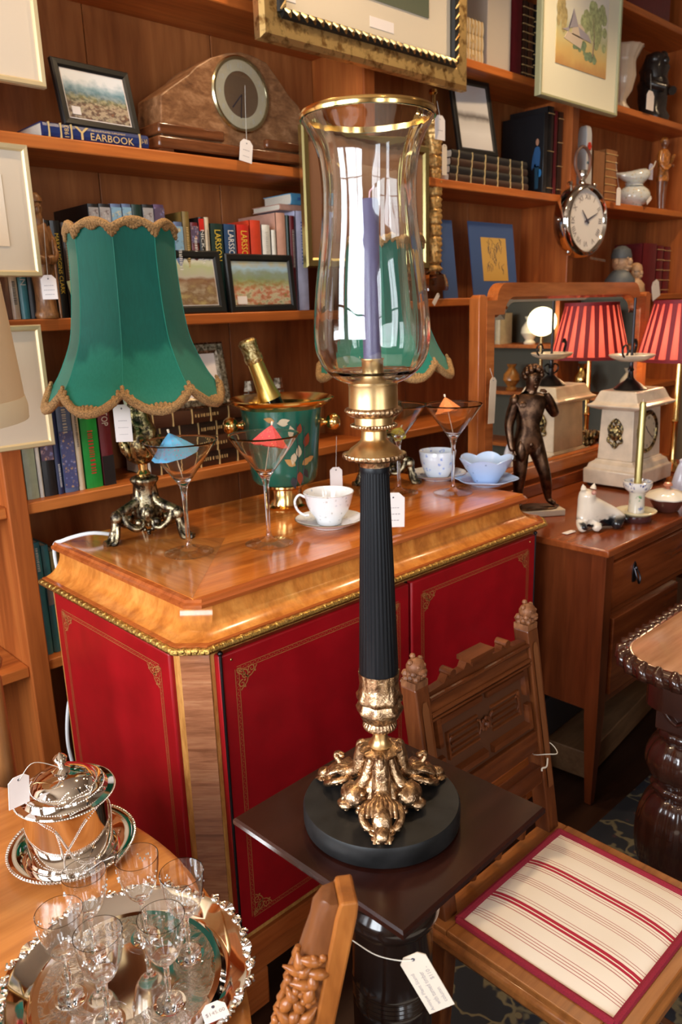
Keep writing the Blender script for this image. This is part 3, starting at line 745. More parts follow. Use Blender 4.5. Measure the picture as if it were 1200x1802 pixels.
    cs = [(ux0, uy0), (ux1, uy0), (ux1, uy1), (ux0, uy1)]
    for (xa_, ya_), (xb_, yb_) in zip(cs, cs[1:]+cs[:1]):
        br.tube([(xa_+(xb_-xa_)*k/6, ya_+(yb_-ya_)*k/6, sz+.002) for k in range(7)], .0075, 8)
    P('braid', br, plain('crimson_braid', (.26, .008, .026), .9, bmp=.6, vs=500, vary=.2))
    for x in (sx0+.006, sx1-.044):
        lg = [(.017, .0065), (.019, .03), (.013, .04), (.020, .09), (.016, .20), (.021, .30), (.014, .34), (.020, .36)]
        P('front_leg', MB().at(M @ T(x+.02, sy0+.026, 0)).lathe(lg, 18).box(-.019, -.019, .36, .019, .019, .412), W_OAK)
    P('stretcher', MB().at(M).box(sx0+.02, .62, .12, sx1-.02, .645, .145), W_OAKX, bevel=.003)
    for x in (sx0+.016, sx1-.036): P('stretcher', MB().at(M).box(x, sy0+.03, .10, x+.02, .81, .125), W_OAKX, bevel=.003)
    for c in [x for x in bpy.data.objects if x.parent == ch or (x.parent and x.parent.parent == ch)]:
        for v in c.data.vertices:
            if v.co.z > .50: v.co.z = .50+(v.co.z-.50)*.955
    return ch
chair_set()
# ------------------------------------------------------------------ hurricane candle lamp (the centrepiece)
LX, LY = .711, .690
hl = thing('hurricane_lamp', 'tall hurricane candle lamp with fluted black column and clear glass shade', 'candle lamp', (LX, LY, .8805))
H0 = .8805
def hp(n, mb, m, parent=hl, **k): return mb.build(n, m, parent, **k)
def L(rows): return [(r, z-H0) for r, z in prof(LX, LY, rows)]
hp('slate_base', MB().lathe([(.108, 0), (.1125, .003), (.1135, .008), (.1135, .028), (.111, .033), (.02, .034), (0, .034)], 72), SLATE)
# cast brass foot: three scrolled legs set between mask ornaments
ft = MB()
angs = [math.atan2(.617-.68, .644-.70), math.atan2(.764-.68, .655-.70), math.atan2(.641-.68, .792-.70)]
Z1 = .034
base_a = math.atan2(-LY, -LX)
angs = [base_a, base_a+2.094, base_a-2.094]
for a in angs:
    ft.at(RZ(a))
    # main S leg: out from the neck, down, to a scrolled toe
    ft.tube(bez([(.012, 0, Z1+.118), (.026, 0, Z1+.112), (.031, 0, Z1+.085), (.034, 0, Z1+.055), (.052, 0, Z1+.040), (.070, 0, Z1+.036), (.080, 0, Z1+.022), (.084, 0, Z1+.009), (.094, 0, Z1+.006)], 5),
            [.0080+.0048*math.sin(i/40*PI)+.003*(i/40) for i in range(41)], 10)
    ft.tube(bez([(.030, 0, Z1+.085), (.034, 0, Z1+.060), (.050, 0, Z1+.050)], 6), .0042, 8)
    # shell on the knee
    for k in range(-3, 4):
        ft.tube([(.050, k*.0026, Z1+.052), (.066, k*.0060, Z1+.053-abs(k)*.0020), (.080, k*.0064, Z1+.038-abs(k)*.002)], [.0032, .0046, .0028], 6)
    # side scrolls making the pierced openings
    for s in (-1, 1):
        ft.tube(bez([(.044, s*.006, Z1+.036), (.054, s*.022, Z1+.034), (.068, s*.026, Z1+.024), (.080, s*.020, Z1+.012), (.084, s*.008, Z1+.010)], 5), [.0062, .0062, .0064, .0066, .0070]*4+[.007], 8)
        for q in range(6): ft.ball((.052+.006*q, s*(.024+.003*math.sin(q*1.1)), Z1+.030-.004*q), .0040, 8)
        ft.tube([(.088+.007*math.cos(t), s*(.010+.007*math.sin(t)*.8), Z1+.010+.001*t) for t in [i*.5 for i in range(11)]], .0028, 6)
    # toe scroll: broad shell foot
    ft.tube([(.092-.008*math.cos(t)*1.0, 0, Z1+.010+.008*math.sin(t)) for t in [i*.45 for i in range(13)]], .0095, 8)
    ft.ball((.096, 0, Z1+.006), .012, 12, (1.0, 1.35, .55)); ft.ball((.090, 0, Z1+.017), .0075, 10, (.8, 1.5, .8))
    for k in (-2, -1, 0, 1, 2): ft.tube([(.090, k*.004, Z1+.016), (.103, k*.0052, Z1+.008), (.106, k*.0052, Z1+.003)], .0022, 6)
    # upper handle-like scroll beside the neck
    ft.tube(bez([(.016, 0, Z1+.112), (.030, 0, Z1+.120), (.036, 0, Z1+.108), (.034, 0, Z1+.094)], 6), .0048, 8)
    ft.ball((.034, 0, Z1+.108), .0065, 8)
    # curl that stands up on the leg
    if a != base_a:
        ft.tube(bez([(.056, 0, Z1+.046), (.068, .0, Z1+.052), (.076, 0, Z1+.064), (.072, 0, Z1+.074), (.064, 0, Z1+.072)], 5), [.0055-.00008*i for i in range(21)], 8)
        ft.ball((.066, 0, Z1+.071), .0058, 8)
for a in angs:
    # masks between the legs
    ft.at(RZ(a+PI/3))
    ft.ball((.044, 0, Z1+.028), .021, 16, (.9, 1.15, 1.15)); ft.ball((.058, 0, Z1+.015), .013, 10, (1, 1.1, .8))
    ft.ball((.060, 0, Z1+.026), .0045, 8, (1.2, .7, 1.6))
    for s in (-1, 1):
        ft.ball((.056, s*.0065, Z1+.033), .0042, 8); ft.ball((.054, s*.011, Z1+.022), .0062, 8)
        for q in range(5): ft.ball((.040+.002*q, s*(.016+.001*q), Z1+.040-.008*q), .0062, 8)
    for q in range(-2, 3): ft.tube([(.046, q*.0045, Z1+.046), (.054, q*.006, Z1+.040)], .003, 6)
    for q in (-1, 0, 1): ft.ball((.060, q*.005, Z1+.006), .0042, 8)
    ft.tube(bez([(.014, 0, Z1+.10), (.020, 0, Z1+.07), (.032, 0, Z1+.048), (.044, 0, Z1+.040)], 5), [.008+.0002*i for i in range(16)], 8)
ft.at(Matrix.Identity(4))
ft.lathe([(.046, Z1+.004), (.040, Z1+.03), (.030, Z1+.048), (.016, Z1+.07), (.013, Z1+.10), (.015, Z1+.116)], 20)
ft.lathe([(.020, Z1+.110), (.028, Z1+.113), (.030, Z1+.119), (.024, Z1+.124), (.016, Z1+.127)], 48, lambda a, r, z: r*(1+.06*math.cos(a*12)))
kz_ = (L([(1309, 20)])[0][1]-Z1)/.126          # foot stops just under the plain neck
ft.v = [(x, y, Z1+(z-Z1)*(kz_ if z > Z1 else 1)) for x, y, z in ft.v]
hp('cast_foot', ft, BRONZE_G, ang=60)
nk = L([(1318, 22), (1308, 21), (1303, 15), (1292, 12.5), (1283, 15), (1279, 22)])
hp('neck', MB().lathe(nk, 40), BRASSB)
cup = L([(1281, 24), (1277, 29), (1272, 30), (1266, 26), (1262, 31), (1250, 38), (1243, 40.5), (1237, 37), (1232, 35), (1229, 39), (1222, 40), (1216, 36), (1200, 33.5), (1184, 35), (1180, 35.5), (1181, 31)])
def cupf(a, r, z):
    zz = (z-cup[0][1])/(cup[-1][1]-cup[0][1])
    if zz > .60: return r*(1+.035*abs(math.sin(a*7)))
    if zz > .2: return r*(1+.05*math.cos(a*8+3*zz))
    return r*(1+.03*math.cos(a*28))
hp('leaf_cup', MB().lathe(cup, 112, cupf), BRONZE_G, ang=60)
cr_ = L([(1184, 34.5), (1176, 34.6), (1100, 32.8), (1000, 30.4), (900, 27.2), (834, 25.5), (829, 25.2)])
hp('fluted_column', MB().lathe(cr_, 168, lambda a, r, z: r*(1-.055*(max(0, math.cos(a*28)))**.7) if cr_[1][1] < z < cr_[5][1]+.001 else r), BLACKL, ang=70)
hp('column_cap', MB().lathe(L([(829, 26), (822, 26.5), (818, 25)]), 40), BLACKL)
up = L([(820, 26), (812, 27), (808, 31), (806, 52), (802, 56), (797, 55)])
hp('lower_collar', MB().lathe(up, 160, lambda a, r, z: r*(1+.028*math.cos(a*40+z*60)) if r > .028 else r), BRONZE_G, ang=60)
hp('upper_stem', MB().lathe(L([(798, 50), (788, 42), (781, 32), (775, 25), (771, 22.5), (757, 22), (754, 26), (752, 34)]), 64), BRASSB)
bd = L([(752, 37), (748, 39), (745, 37)])
b_ = MB().lathe(bd, 64)
for k in range(44):
    a = k/44*2*PI; b_.ball((bd[1][0]*math.cos(a), bd[1][0]*math.sin(a), bd[1][1]), .0022, 6)
hp('beaded_ring', b_, BRONZE_G)
hp('drum', MB().lathe(L([(746, 34), (733, 33.5), (731, 40)]), 64), BRASSB)
hp('gadrooned_collar', MB().lathe(L([(732, 40), (728, 47), (722, 50.5), (718, 49), (716, 45)]), 160, lambda a, r, z: r*(1+.025*math.cos(a*36+z*90)) if r > .034 else r), BRONZE_G, ang=60)
hp('glass_holder', MB().lathe(L([(718, 43.5), (700, 43.2), (680, 43), (676, 44), (677, 41), (700, 41)]), 80), BRASSB)
# blown glass shade, open at the top, brass rim
go = L([(675, 40), (671, 52), (664, 66), (652, 80), (636, 92), (615, 99.5), (590, 102), (560, 101.5), (525, 99), (490, 95.5), (450, 91), (410, 86.5), (370, 83.8), (330, 83), (300, 85), (270, 89.5), (248, 97), (230, 106), (216, 114), (209, 117.5)])
go = [(r, z) for r, z in go]
# resample smoothly
def smooth_profile(P, n=4): return [(p.x, p.y) for p in bez([(r, z, 0) for r, z in P], n)]
gs = smooth_profile(go, 4)
t_ = .0022
gi = [(r-t_, z+(t_ if i < 12 else 0)) for i, (r, z) in enumerate(gs)]
gsd = MB().lathe(gs+gi[::-1], 128, lambda a, r, z: r*(1+.0050*math.sin(a*5+z*14)*math.sin(z*31+a)+.0035*math.sin(a*13+z*9)+.0012*math.sin(a*29+z*23)), cap=False)
g_ = hp('glass_shade', gsd, GLASSH, ang=80)
rim = L([(209, 116), (210, 119.5), (206, 120.5), (200, 120.5), (197, 118.5), (198, 115)])
hp('brass_rim', MB().lathe(rim, 96, loop=True, cap=False), BRASS, g_)
cc = L([(676, 43), (674, 42), (672, 24), (664, 20), (660, 19), (634, 19), (632, 20.5), (630, 20), (631, 17), (640, 17)])
hp('candle_cup', MB().lathe(cc, 48), BRASSB)
cz = L([(640, 15.8), (355, 16.2), (350, 14), (349, 2)])
cd_ = thing('candle', 'tall lilac dinner candle standing inside the glass shade', 'candle', (LX, LY, H0))
MB().lathe(cz, 40).build('wax', CANDLE, cd_)
MB().tube([(0, 0, cz[2][1]-.002), (.001, 0, cz[2][1]+.008), (.006, -.003, cz[2][1]+.014)], .0011, 6).build('wick', plain('pink_wick', (.75, .45, .5), .7), cd_)
# ------------------------------------------------------------------ green table lamps
GREEN, t_g, b_g = nt('emerald_lampshade_silk')
nb = noise(t_g, coords(t_g, (60, 60, 6)), 4, 3)
vg = coords(t_g)
sepg = N(t_g, 'ShaderNodeSeparateXYZ'); t_g.links.new(vg, sepg.inputs[0])
deep = ramp(t_g, nb, [(.3, (.002, .105, .085)), (.7, (.003, .145, .118))]); pale_ = ramp(t_g, nb, [(.3, (.012, .20, .145)), (.7, (.018, .24, .175))])
wl_ = noise(t_g, coords(t_g, (9, 9, 5)), 1.6, 3, .5, .3)           # old water stain: the lower band has faded
mw_ = N(t_g, 'ShaderNodeMath', operation='MULTIPLY_ADD'); t_g.links.new(wl_, mw_.inputs[0]); mw_.inputs[1].default_value = .16; t_g.links.new(sepg.outputs[2], mw_.inputs[2])
t_g.links.new(mix(t_g, ramp(t_g, mw_.outputs[0], [(.575, (1, 1, 1)), (.600, (0, 0, 0))]), deep, pale_), b_g.inputs['Base Color'])
b_g.inputs['Roughness'].default_value = .55; b_g.inputs['Sheen Weight'].default_value = .3; b_g.inputs['Sheen Roughness'].default_value = .4
b_g.inputs['Specular IOR Level'].default_value = .3
trn = N(t_g, 'ShaderNodeBsdfTranslucent'); trn.inputs[0].default_value = (.01, .45, .30, 1)
ms = N(t_g, 'ShaderNodeMixShader'); ms.inputs[0].default_value = .25
t_g.links.new(b_g.outputs[0], ms.inputs[1]); t_g.links.new(trn.outputs[0], ms.inputs[2]); t_g.links.new(ms.outputs[0], t_g.nodes['Material Output'].inputs[0])
BRAID = plain('gold_lamp_braid', (.34, .19, .070), .8, vary=.7, vs=300, bmp=1)
def green_lamp(loc, rz, label, rot_shade=0):
    t = thing('table_lamp', label, 'table lamp', loc, rz)
    # --- cast rococo base
    bs = MB()
    for k in range(3):
        bs.at(RZ(k*2*PI/3))
        bs.tube(bez([(.010, 0, .155), (.018, 0, .130), (.030, 0, .105), (.060, 0, .090), (.088, 0, .078), (.100, 0, .050), (.106, 0, .020), (.122, 0, .006), (.138, 0, .004)], 5), [.0165-.00012*i for i in range(41)], 10)
        for s in (-1, 1):
            bs.tube(bez([(.098, s*.004, .062), (.104, s*.012, .030), (.114, s*.018, .008), (.126, s*.014, .003)], 5), .0072, 6)
            bs.tube(bez([(.112, s*.002, .035), (.120, s*.006, .012), (.134, s*.006, .004)], 5), .0068, 6)
            # C scrolls below the shoulder
            bs.tube(bez([(.082, s*.004, .080), (.074, s*.018, .052), (.056, s*.030, .036), (.038, s*.034, .040), (.036, s*.030, .054), (.046, s*.026, .058)], 5), [.0100-.00016*i for i in range(26)], 8)
            bs.ball((.044, s*.028, .052), .012, 8)
        bs.ball((.094, 0, .070), .020, 10, (1, .9, 1.15)); bs.ball((.124, 0, .006), .012, 8, (1.4, 1.2, .5))
        bs.at(RZ(k*2*PI/3+PI/3))
        bs.ball((.034, 0, .072), .021, 12, (.7, 1, 1.4)); bs.ball((.046, 0, .074), .011, 8, (.8, 1, 1.5))
        bs.tube(bez([(.026, 0, .10), (.028, 0, .06), (.036, 0, .036)], 6), [.009, .007, .006]*4+[.004], 8)
        for s in (-1, 0, 1): bs.ball((.040, s*.011, .030-.006*(s == 0)), .0068, 8)
        bs.ball((.040, 0, .018), .005, 8)
    bs.at(Matrix.Identity(4))
    bs.lathe([(.036, .06), (.038, .09), (.034, .12), (.030, .150), (.036, .158), (.038, .166), (.032, .172), (.022, .176)], 30, lambda a, r, z: r*(1+.07*math.cos(a*9)))
    bs.build('cast_base', ANTIQ2, t, ang=60)
    MB().lathe([(.018, .174), (.020, .182), (.013, .192), (.014, .208), (.020, .212)], 28).build('brass_neck', BRASS, t)
    st = MB().lathe([(.018, .210), (.036, .222), (.050, .245), (.053, .268), (.045, .305), (.030, .335), (.025, .37), (.022, .44)], 60, lambda a, r, z: r*(1+.11*math.cos(a*5+z*30)+.03*math.cos(a*15-z*50)))
    for k in range(5):
        a = k/5*2*PI; st.at(RZ(a))
        st.tube([(.048+.010*math.cos(q)*.6, .014*math.sin(q), .260+.026*math.cos(q+.6)) for q in [i*.6 for i in range(11)]], .0055, 6)
        st.tube(bez([(.038, 0, .290), (.030, .004, .32), (.020, 0, .35), (.024, 0, .38), (.017, 0, .42)], 5), .0045, 6); st.ball((.052, 0, .262), .011, 8)
    st.at(Matrix.Identity(4)); st.build('cast_stem', ANTIQ, t, ang=60)
    MB().lathe([(.012, .44), (.012, .50), (.018, .50), (.018, .56), (.0, .565)], 20).build('bulb_holder', BRASS, t)
    # --- bell shade: eight panels, scalloped both ends
    NP, K = 8, 8
    prf = [(.220, .0), (.196, .03), (.171, .075), (.150, .125), (.139, .18), (.132, .24), (.128, .30), (.127, .345), (.128, .395)]
    prf = [(p.x, p.y) for p in bez([(a*1.02, b, 0) for a, b in prf], 3)]
    z0, Hs = .422, .395
    nA = NP*K; rings = []
    def rad(r, k):        # flat-ish panels with ribs at the corners
        a = 2*PI*k/nA; q = (k % K)/K; c = abs(q-.5)*2
        flat = math.cos(PI/NP)/math.cos((q-.5)*2*PI/NP)
        return r*(flat*.85+.15)*1.045
    for r, z in prf:
        u = min(1, max(0, z/Hs)); ring = []
        for k in range(nA):
            a = 2*PI*k/nA; q = (k % K)/K; sc = math.sin(PI*q)
            dz = -(.045*sc)*(1-u)**2.2+.018*sc*u**6 - .0*u
            dr = .016*sc*(1-u)**5
            rr = rad(r, k)+dr-(.012*(1-sc)*(1-u)**4)
            ring.append((rr*math.cos(a), rr*math.sin(a), z0+z+dz))
        rings.append(ring)
    MR = RZ(rot_shade)
    sh = MB().at(MR).rings(rings, cap=False).build('lamp_shade', GREEN, t, ang=24)
    for ring, r0 in ((rings[0], .0115), (rings[-1], .0100)):
        b1 = MB().at(MR)
        pts = [Vector(p)+Vector((p[0], p[1], 0)).normalized()*.002 for p in ring]
        b1.tube(pts, r0, 8, closed=True)
        dn = 1 if ring is rings[0] else -1
        for k in range(nA*2):
            p = (Vector(ring[k//2])+Vector(ring[(k//2+(k % 2)) % nA]))/2
            o = Vector((p.x, p.y, 0)).normalized()
            lift = .013*(1+.5*math.cos(k*PI/4)) * (1 if ring is rings[0] else -1)
            d = p+o*.003+Vector((0, 0, lift)) - o*(.007 if ring is rings[0] else 0)
            b1.tube([p+o*.004, d+Vector((.0015, 0, 0)), d], [.0060, .0052, .0040], 5)
        b1.build('braid_trim', BRAID, sh, ang=70, disp=None)
    rb = MB().at(MR)
    for j in range(NP):
        rb.tube([Vector(rings[i][j*K])*1.0 for i in range(len(rings))], .0012, 5)
    rb.build('seam', plain('seam_green', (.01, .26, .19), .5) if 'seam_green' not in bpy.data.materials else bpy.data.materials['seam_green'], sh)
    return t
LAX, LAY = 1.068*KC, 1.935*KC
green_lamp((LAX, LAY, ZT), math.radians(-119-60), 'green bell lampshade table lamp on left end of cabinet, ornate tarnished brass base', math.radians(52)).scale = (KC, KC, KC)
green_lamp((2.02*KC, 1.905*KC, ZT), math.radians(-133-60), 'second green fringed table lamp, standing behind the hurricane glass', math.radians(60)).scale = (KC, KC, KC)
# power cable
tag(MB().tube(bez([(1.00*KC, 1.985*KC, ZT+.006), (.93*KC, 2.01*KC, ZT+.022), (.87*KC, 2.06*KC, ZT+.006), (.87*KC, 2.13*KC, ZT-.03), (.88*KC, 2.13*KC, ZT-.15), (.86, 1.99, .75), (.81, 1.97, .62), (.783, 1.965, .545), (.771, 1.965, .46), (.776, 1.965, .38), (.80, 1.97, .2), (.80, 1.97, .006)], 8), .0050, 8).build('power_cable', CORD), 'white power cable hanging down beside the red leather cabinet end', 'cable')
# ------------------------------------------------------------------ price tags
def price_tag(name, label, P, u, w, lines=None, W=.03, H=.05, mat=PAPER, ang=0, cat='price tag', string=None, group=None, tm=INK, cut=.25, th=.0012):
    """card hanging at P (centre of its top), u = right direction, w = down direction"""
    u = Vector(u).normalized(); w = Vector(w); w = (w-u*w.dot(u)).normalized(); n = u.cross(-w).normalized()
    c = math.cos(ang); s = math.sin(ang); u2 = u*c+w*s; w2 = w*c-u*s
    up = -w2
    M = Matrix(((u2.x, up.x, n.x, P[0]), (u2.y, up.y, n.y, P[1]), (u2.z, up.z, n.z, P[2]), (0, 0, 0, 1)))
    t = thing(name, label, cat, (0, 0, 0), 0, group); t.matrix_world = M
    k = W*cut
    MB().plate([(-W/2+k, 0), (W/2-k, 0), (W/2, -k), (W/2, -H), (-W/2, -H), (-W/2, -k)], th).build('card', mat, t, smooth=False)
    MB().at(T(0, -k*.9, th)).lathe([(.0022, 0), (.0022, .0003), (0, .0003)], 12, cap=False).build('eyelet', INK, t)
    if lines:
        g = MB()
        for i, (s_, ww) in enumerate(lines):
            y = -H*(.34+.55*(i+.5)/len(lines))
            g.text(s_, w=W*ww, M=T(0, y, th), ext=.0002)
        g.build('handwriting', tm, t, smooth=False)
    if string:
        Mi = M.inverted()
        pts = [Mi @ Vector(p) for p in string]+[Vector((0, -k*.9, th+.0008))]
        MB().tube(bez(pts, 6), .0006, 5).build('string', STRING, t)
    return t
R0 = Vector((math.cos(_y), -math.sin(_y), 0))       # facing the shop
FC = Vector((math.sin(_y), math.cos(_y), 0))        # away from the viewer
DN = Vector((0, 0, -1))
p = Vector((LAX-.02, LAY-.05, ZT+.372))
a0 = onz(212, 715, ZT+.37)
def hang(u, v, D):         # point at axial distance D along the ray, scaled about the camera by KC
    return CAM+ray(u, v)*D*KC
P_ = hang(213, 712, 2.06)
price_tag('price_tag', 'white scalloped price tag hanging on green left-end lamp stem', P_, R0, DN, [('-----', .5), ('-------', .6), ('------', .5)], .042, .092, string=[Vector((LAX-.004, LAY-.02, ZT+.40))], tm=PENCIL)
# ------------------------------------------------------------------ martini glasses with paper umbrellas
def goblet_profile(outer, inner): return outer+inner[::-1]
mo_ = [(.063, .0010), (.065, .0025), (.060, .0042), (.030, .0085), (.013, .016), (.0065, .032), (.0055, .06), (.0056, .11), (.0070, .155), (.0100, .176), (.0150, .187), (.0300, .208), (.0600, .2475), (.0800, .2765), (.0950, .2985)]
mo_ = [(p.x, p.y) for p in bez([(r, z, 0) for r, z in mo_], 3)]
fi = next(i for i, q in enumerate(mo_) if q[1] > .188)
MARTINI = MB().lathe([(0, .0), (.050, 0)]+offset_shell(mo_, .0016, fi, .1905), 80, cap=False)
mg = foot_glass(MARTINI.build('martini_glass', GLASS, ang=60), .0095, .018)
mspots = [(onz(333, 973, ZT), 'nearest the cabinet corner, holding a blue paper umbrella'), (onz(474, 957, ZT), 'in front of the ice bucket, holding a red paper umbrella'), (onz(797, 868, ZT), 'at the right end, holding an orange paper umbrella'), (onz(702, 868, ZT), 'half hidden behind the black column, with yellow paper umbrella')]
def shift(P, d): return Vector((P.x, P.y, ZT+.0003))
for i, (P, lab) in enumerate(mspots):
    o = mg if i == 0 else mg.copy()
    if i: COL.objects.link(o)
    o.location = shift(P, 0); o.rotation_euler = (0, 0, i*.7); o.scale = (KC, KC, KC)
    tag(o, 'clear martini glass '+lab, 'cocktail glass', 'martini glasses on the cabinet')
def umbrella(base, top, col, dots, label, open_=.034, h=.024, axis=None):
    """paper parasol: stick from base to top (world)"""
    t = thing('paper_umbrella', label, 'cocktail umbrella', (0, 0, 0), group='paper cocktail umbrellas')
    t.matrix_world = frame_to(base, top); Ln = (Vector(top)-Vector(base)).length
    MB().lathe([(.0010, 0), (.0012, Ln), (.0028, Ln+.001), (.0030, Ln+.008), (.0018, Ln+.0095), (0, Ln+.0095)], 10).build('stick', plain('cocktail_stick_wood', (.80, .68, .52), .6) if 'cocktail_stick_wood' not in bpy.data.materials else bpy.data.materials['cocktail_stick_wood'], t)
    PM = spots(col[0], col[1], dots, 190, .33, .8, 0)
    n = 16; rings = []
    for j in range(6):
        q = j/5; r = .0012+open_*q; z = Ln-.0005-h*q**1.12
        rings.append([((r*(1+.0*k))*(1 if k % 2 else .955+.045*(1-q))*math.cos(2*PI*k/n), r*(1 if k % 2 else .955+.045*(1-q))*math.sin(2*PI*k/n), z-(.0022*q if k % 2 == 0 else 0)) for k in range(n)])
    ri = [[(x*.985, y*.985, z-.0006) for x, y, z in r] for r in rings]
    MB().rings(rings+ri[::-1], cap=False).build('paper_canopy', PM, t, smooth=False)
    rb = MB()
    for k in range(8):
        a = 2*PI*(k+.5)/8; rb.tube([(.002*math.cos(a), .002*math.sin(a), Ln-.003), (open_*.95*math.cos(a), open_*.95*math.sin(a), Ln-h-.0018)], .0006, 4)
    rb.build('ribs', bpy.data.materials['cocktail_stick_wood'], t)
def in_glass(i, top_px, D):
    P = shift(mspots[i][0], 0); return P
def umb(i, uv, dots, col, lab, **k):
    P = shift(mspots[i][0], 0)
    D = (P+Vector((0, 0, .28))-CAM).dot(FW)/KC
    top = hang(uv[0], uv[1], D-k.pop('near', 0))
    d = Vector((P.x, P.y, P.z+.185))
    base = d+(d-top).normalized()*0
    umbrella(base, top, col, dots, lab, **k)
umb(0, (297, 762), [(.62, .06, .20), (.45, .08, .35)], ('blue_paper', (.12, .42, .68)), 'blue paper cocktail umbrella with pink flowers, in nearest martini glass', open_=.056, h=.052, near=.02)
umb(1, (478, 748), [(.30, .02, .10), (.9, .5, .2)], ('red_paper', (.80, .09, .10)), 'red paper cocktail umbrella in the martini glass by the ice bucket', open_=.050, h=.050, near=-.02)
umb(2, (783, 699), [(.9, .55, .2), (.7, .12, .05)], ('orange_paper', (.88, .27, .08)), 'orange paper cocktail umbrella in the right-hand martini glass', open_=.042, h=.044, near=-.02)
umb(3, (706, 752), [(.5, .55, .1), (.7, .7, .3)], ('yellow_paper', (.70, .62, .08)), 'yellow paper cocktail umbrella beside the black column', open_=.024, h=.026, near=-.04)
# ------------------------------------------------------------------ ice bucket and champagne
IBX, IBY = 1.545*KC, 1.900*KC
ib = thing('ice_bucket', 'green enamelled ice bucket with gilt rim and painted leaves', 'ice bucket', (IBX, IBY, ZT)); ib.scale = (KC, KC, KC)
fb = [(0, .0), (.068, 0), (.070, .006), (.058, .012), (.052, .030), (.052, .060), (.060, .066), (.060, .072), (.052, .076)]
MB().lathe(fb, 48).build('brass_foot', BRASS, ib)
wl = [(.050, .074), (.092, .082), (.103, .095), (.108, .13), (.113, .20), (.121, .27), (.128, .318)]
GE = plain('green_enamel', (.006, .105, .070), .22, coat=.5, vary=.3, vs=9)
MB().lathe(wl, 64, cap=False).build('enamel_body', GE, ib)
MB().lathe([(.126, .316), (.150, .330), (.163, .338), (.166, .345), (.160, .348), (.145, .341), (.122, .328), (.110, .20), (.096, .10), (0, .095)], 64, cap=False).build('gilt_rim', BRASS, ib)
# painted leaves raised on the enamel
pa = math.atan2(-IBY, -IBX)
def on_wall(a, z):
    r = .108+(.128-.108)*(z-.13)/.19+.0012
    return (r*math.cos(a), r*math.sin(a), z)
lv = MB()
def leaf(a, z, s, t, mi, w=.42):
    ring = []
    pts = [(0, 0), (.35, w*.8), (.7, w), (1.1, w*.7), (1.6, 0), (1.1, -w*.7), (.7, -w), (.35, -w*.8)]
    for x, y in pts:
        X = (x*math.cos(t)-y*math.sin(t))*s; Y = (x*math.sin(t)+y*math.cos(t))*s
        ring.append(on_wall(a+X/.118, z+Y))
    lv.mat(mi).raw(ring, [tuple(range(len(ring)))])
a1 = pa+.42
for k, (da, z, s, t, mi) in enumerate([(.0, .175, .024, 1.6, 1), (.10, .150, .026, .5, 2), (-.10, .150, .026, 2.6, 2), (.02, .13, .028, -1.5, 0), (-.15, .235, .026, 1.8, 1), (-.12, .190, .024, 4.5, 1), (.18, .205, .028, 1.3, 0), (.16, .135, .022, -1.0, 3), (-.20, .115, .026, -1.3, 3), (-.02, .245, .022, 1.4, 0), (.25, .16, .022, .3, 2), (-.28, .28, .020, 3.0, 1), (-.52, .285, .022, .2, 1), (-.60, .29, .02, 2.9, 2)]):
    leaf(a1+da, z, s, t, mi)
for da, z0_, z1_ in ((-.08, .09, .28), (.12, .09, .27)):
    lv.mat(3).tube([on_wall(a1+da+.05*math.sin(q*3), z0_+(z1_-z0_)*q) for q in [i/8 for i in range(9)]], .0013, 4)
lv.build('painted_leaves', [plain('rust_leaf', (.26, .045, .018), .35), plain('cream_leaf', (.62, .50, .33), .35), plain('ochre_leaf', (.50, .26, .08), .35), plain('dark_leaf', (.03, .03, .035), .35)], ib, smooth=False)
for s in (-1, 1):
    a = pa+s*1.45
    kb = MB().at(RZ(a) @ T(.126, 0, .268) @ RY(PI/2)).lathe([(.016, -.004), (.010, .004), (.009, .012), (.020, .018), (.026, .030), (.026, .042), (.018, .054), (.006, .058), (.0, .060)], 24)
    kb.build('knob_handle', BRASS, ib)
bt0 = Vector((IBX+.03, IBY-.01, ZT+.14)); D_ = (Vector((IBX, IBY, 1.5))-CAM).dot(FW)/KC
bt1 = hang(434, 600, D_-.02)
bo = thing('champagne_bottle', 'gold-foiled champagne bottle leaning in the green ice bucket', 'bottle', (0, 0, 0)); bo.matrix_world = frame_to(bt0, bt1)
Lb = (bt1-bt0).length
MB().lathe([(0, .0), (.046, 0), (.050, .006), (.050, Lb-.27), (.047, Lb-.245), (.040, Lb-.215), (.031, Lb-.18), (.024, Lb-.14), (.019, Lb-.05), (.019, Lb-.01)], 40).build('glass_body', GLASSB, bo)
MB().lathe([(.0352, Lb-.176), (.0330, Lb-.168), (.0285, Lb-.148), (.0245, Lb-.11), (.0225, Lb-.062)], 40, cap=False).build('gold_foil', metal('gold_foil', (.74, .55, .16), .34), bo)
MB().lathe([(.0225, Lb-.066), (.0265, Lb-.058), (.0260, Lb-.046), (.0235, Lb-.038), (.0245, Lb-.014), (.0265, Lb-.004), (.020, Lb+.004), (0, Lb+.005)], 40, lambda a, r, z: r*(1+.05*math.sin(a*9+z*400)*math.sin(z*900))).build('foil_cap', metal('crinkled_gold_foil', (.76, .62, .32), .3, (.28, .18, .05), 130, 1), bo, ang=60)
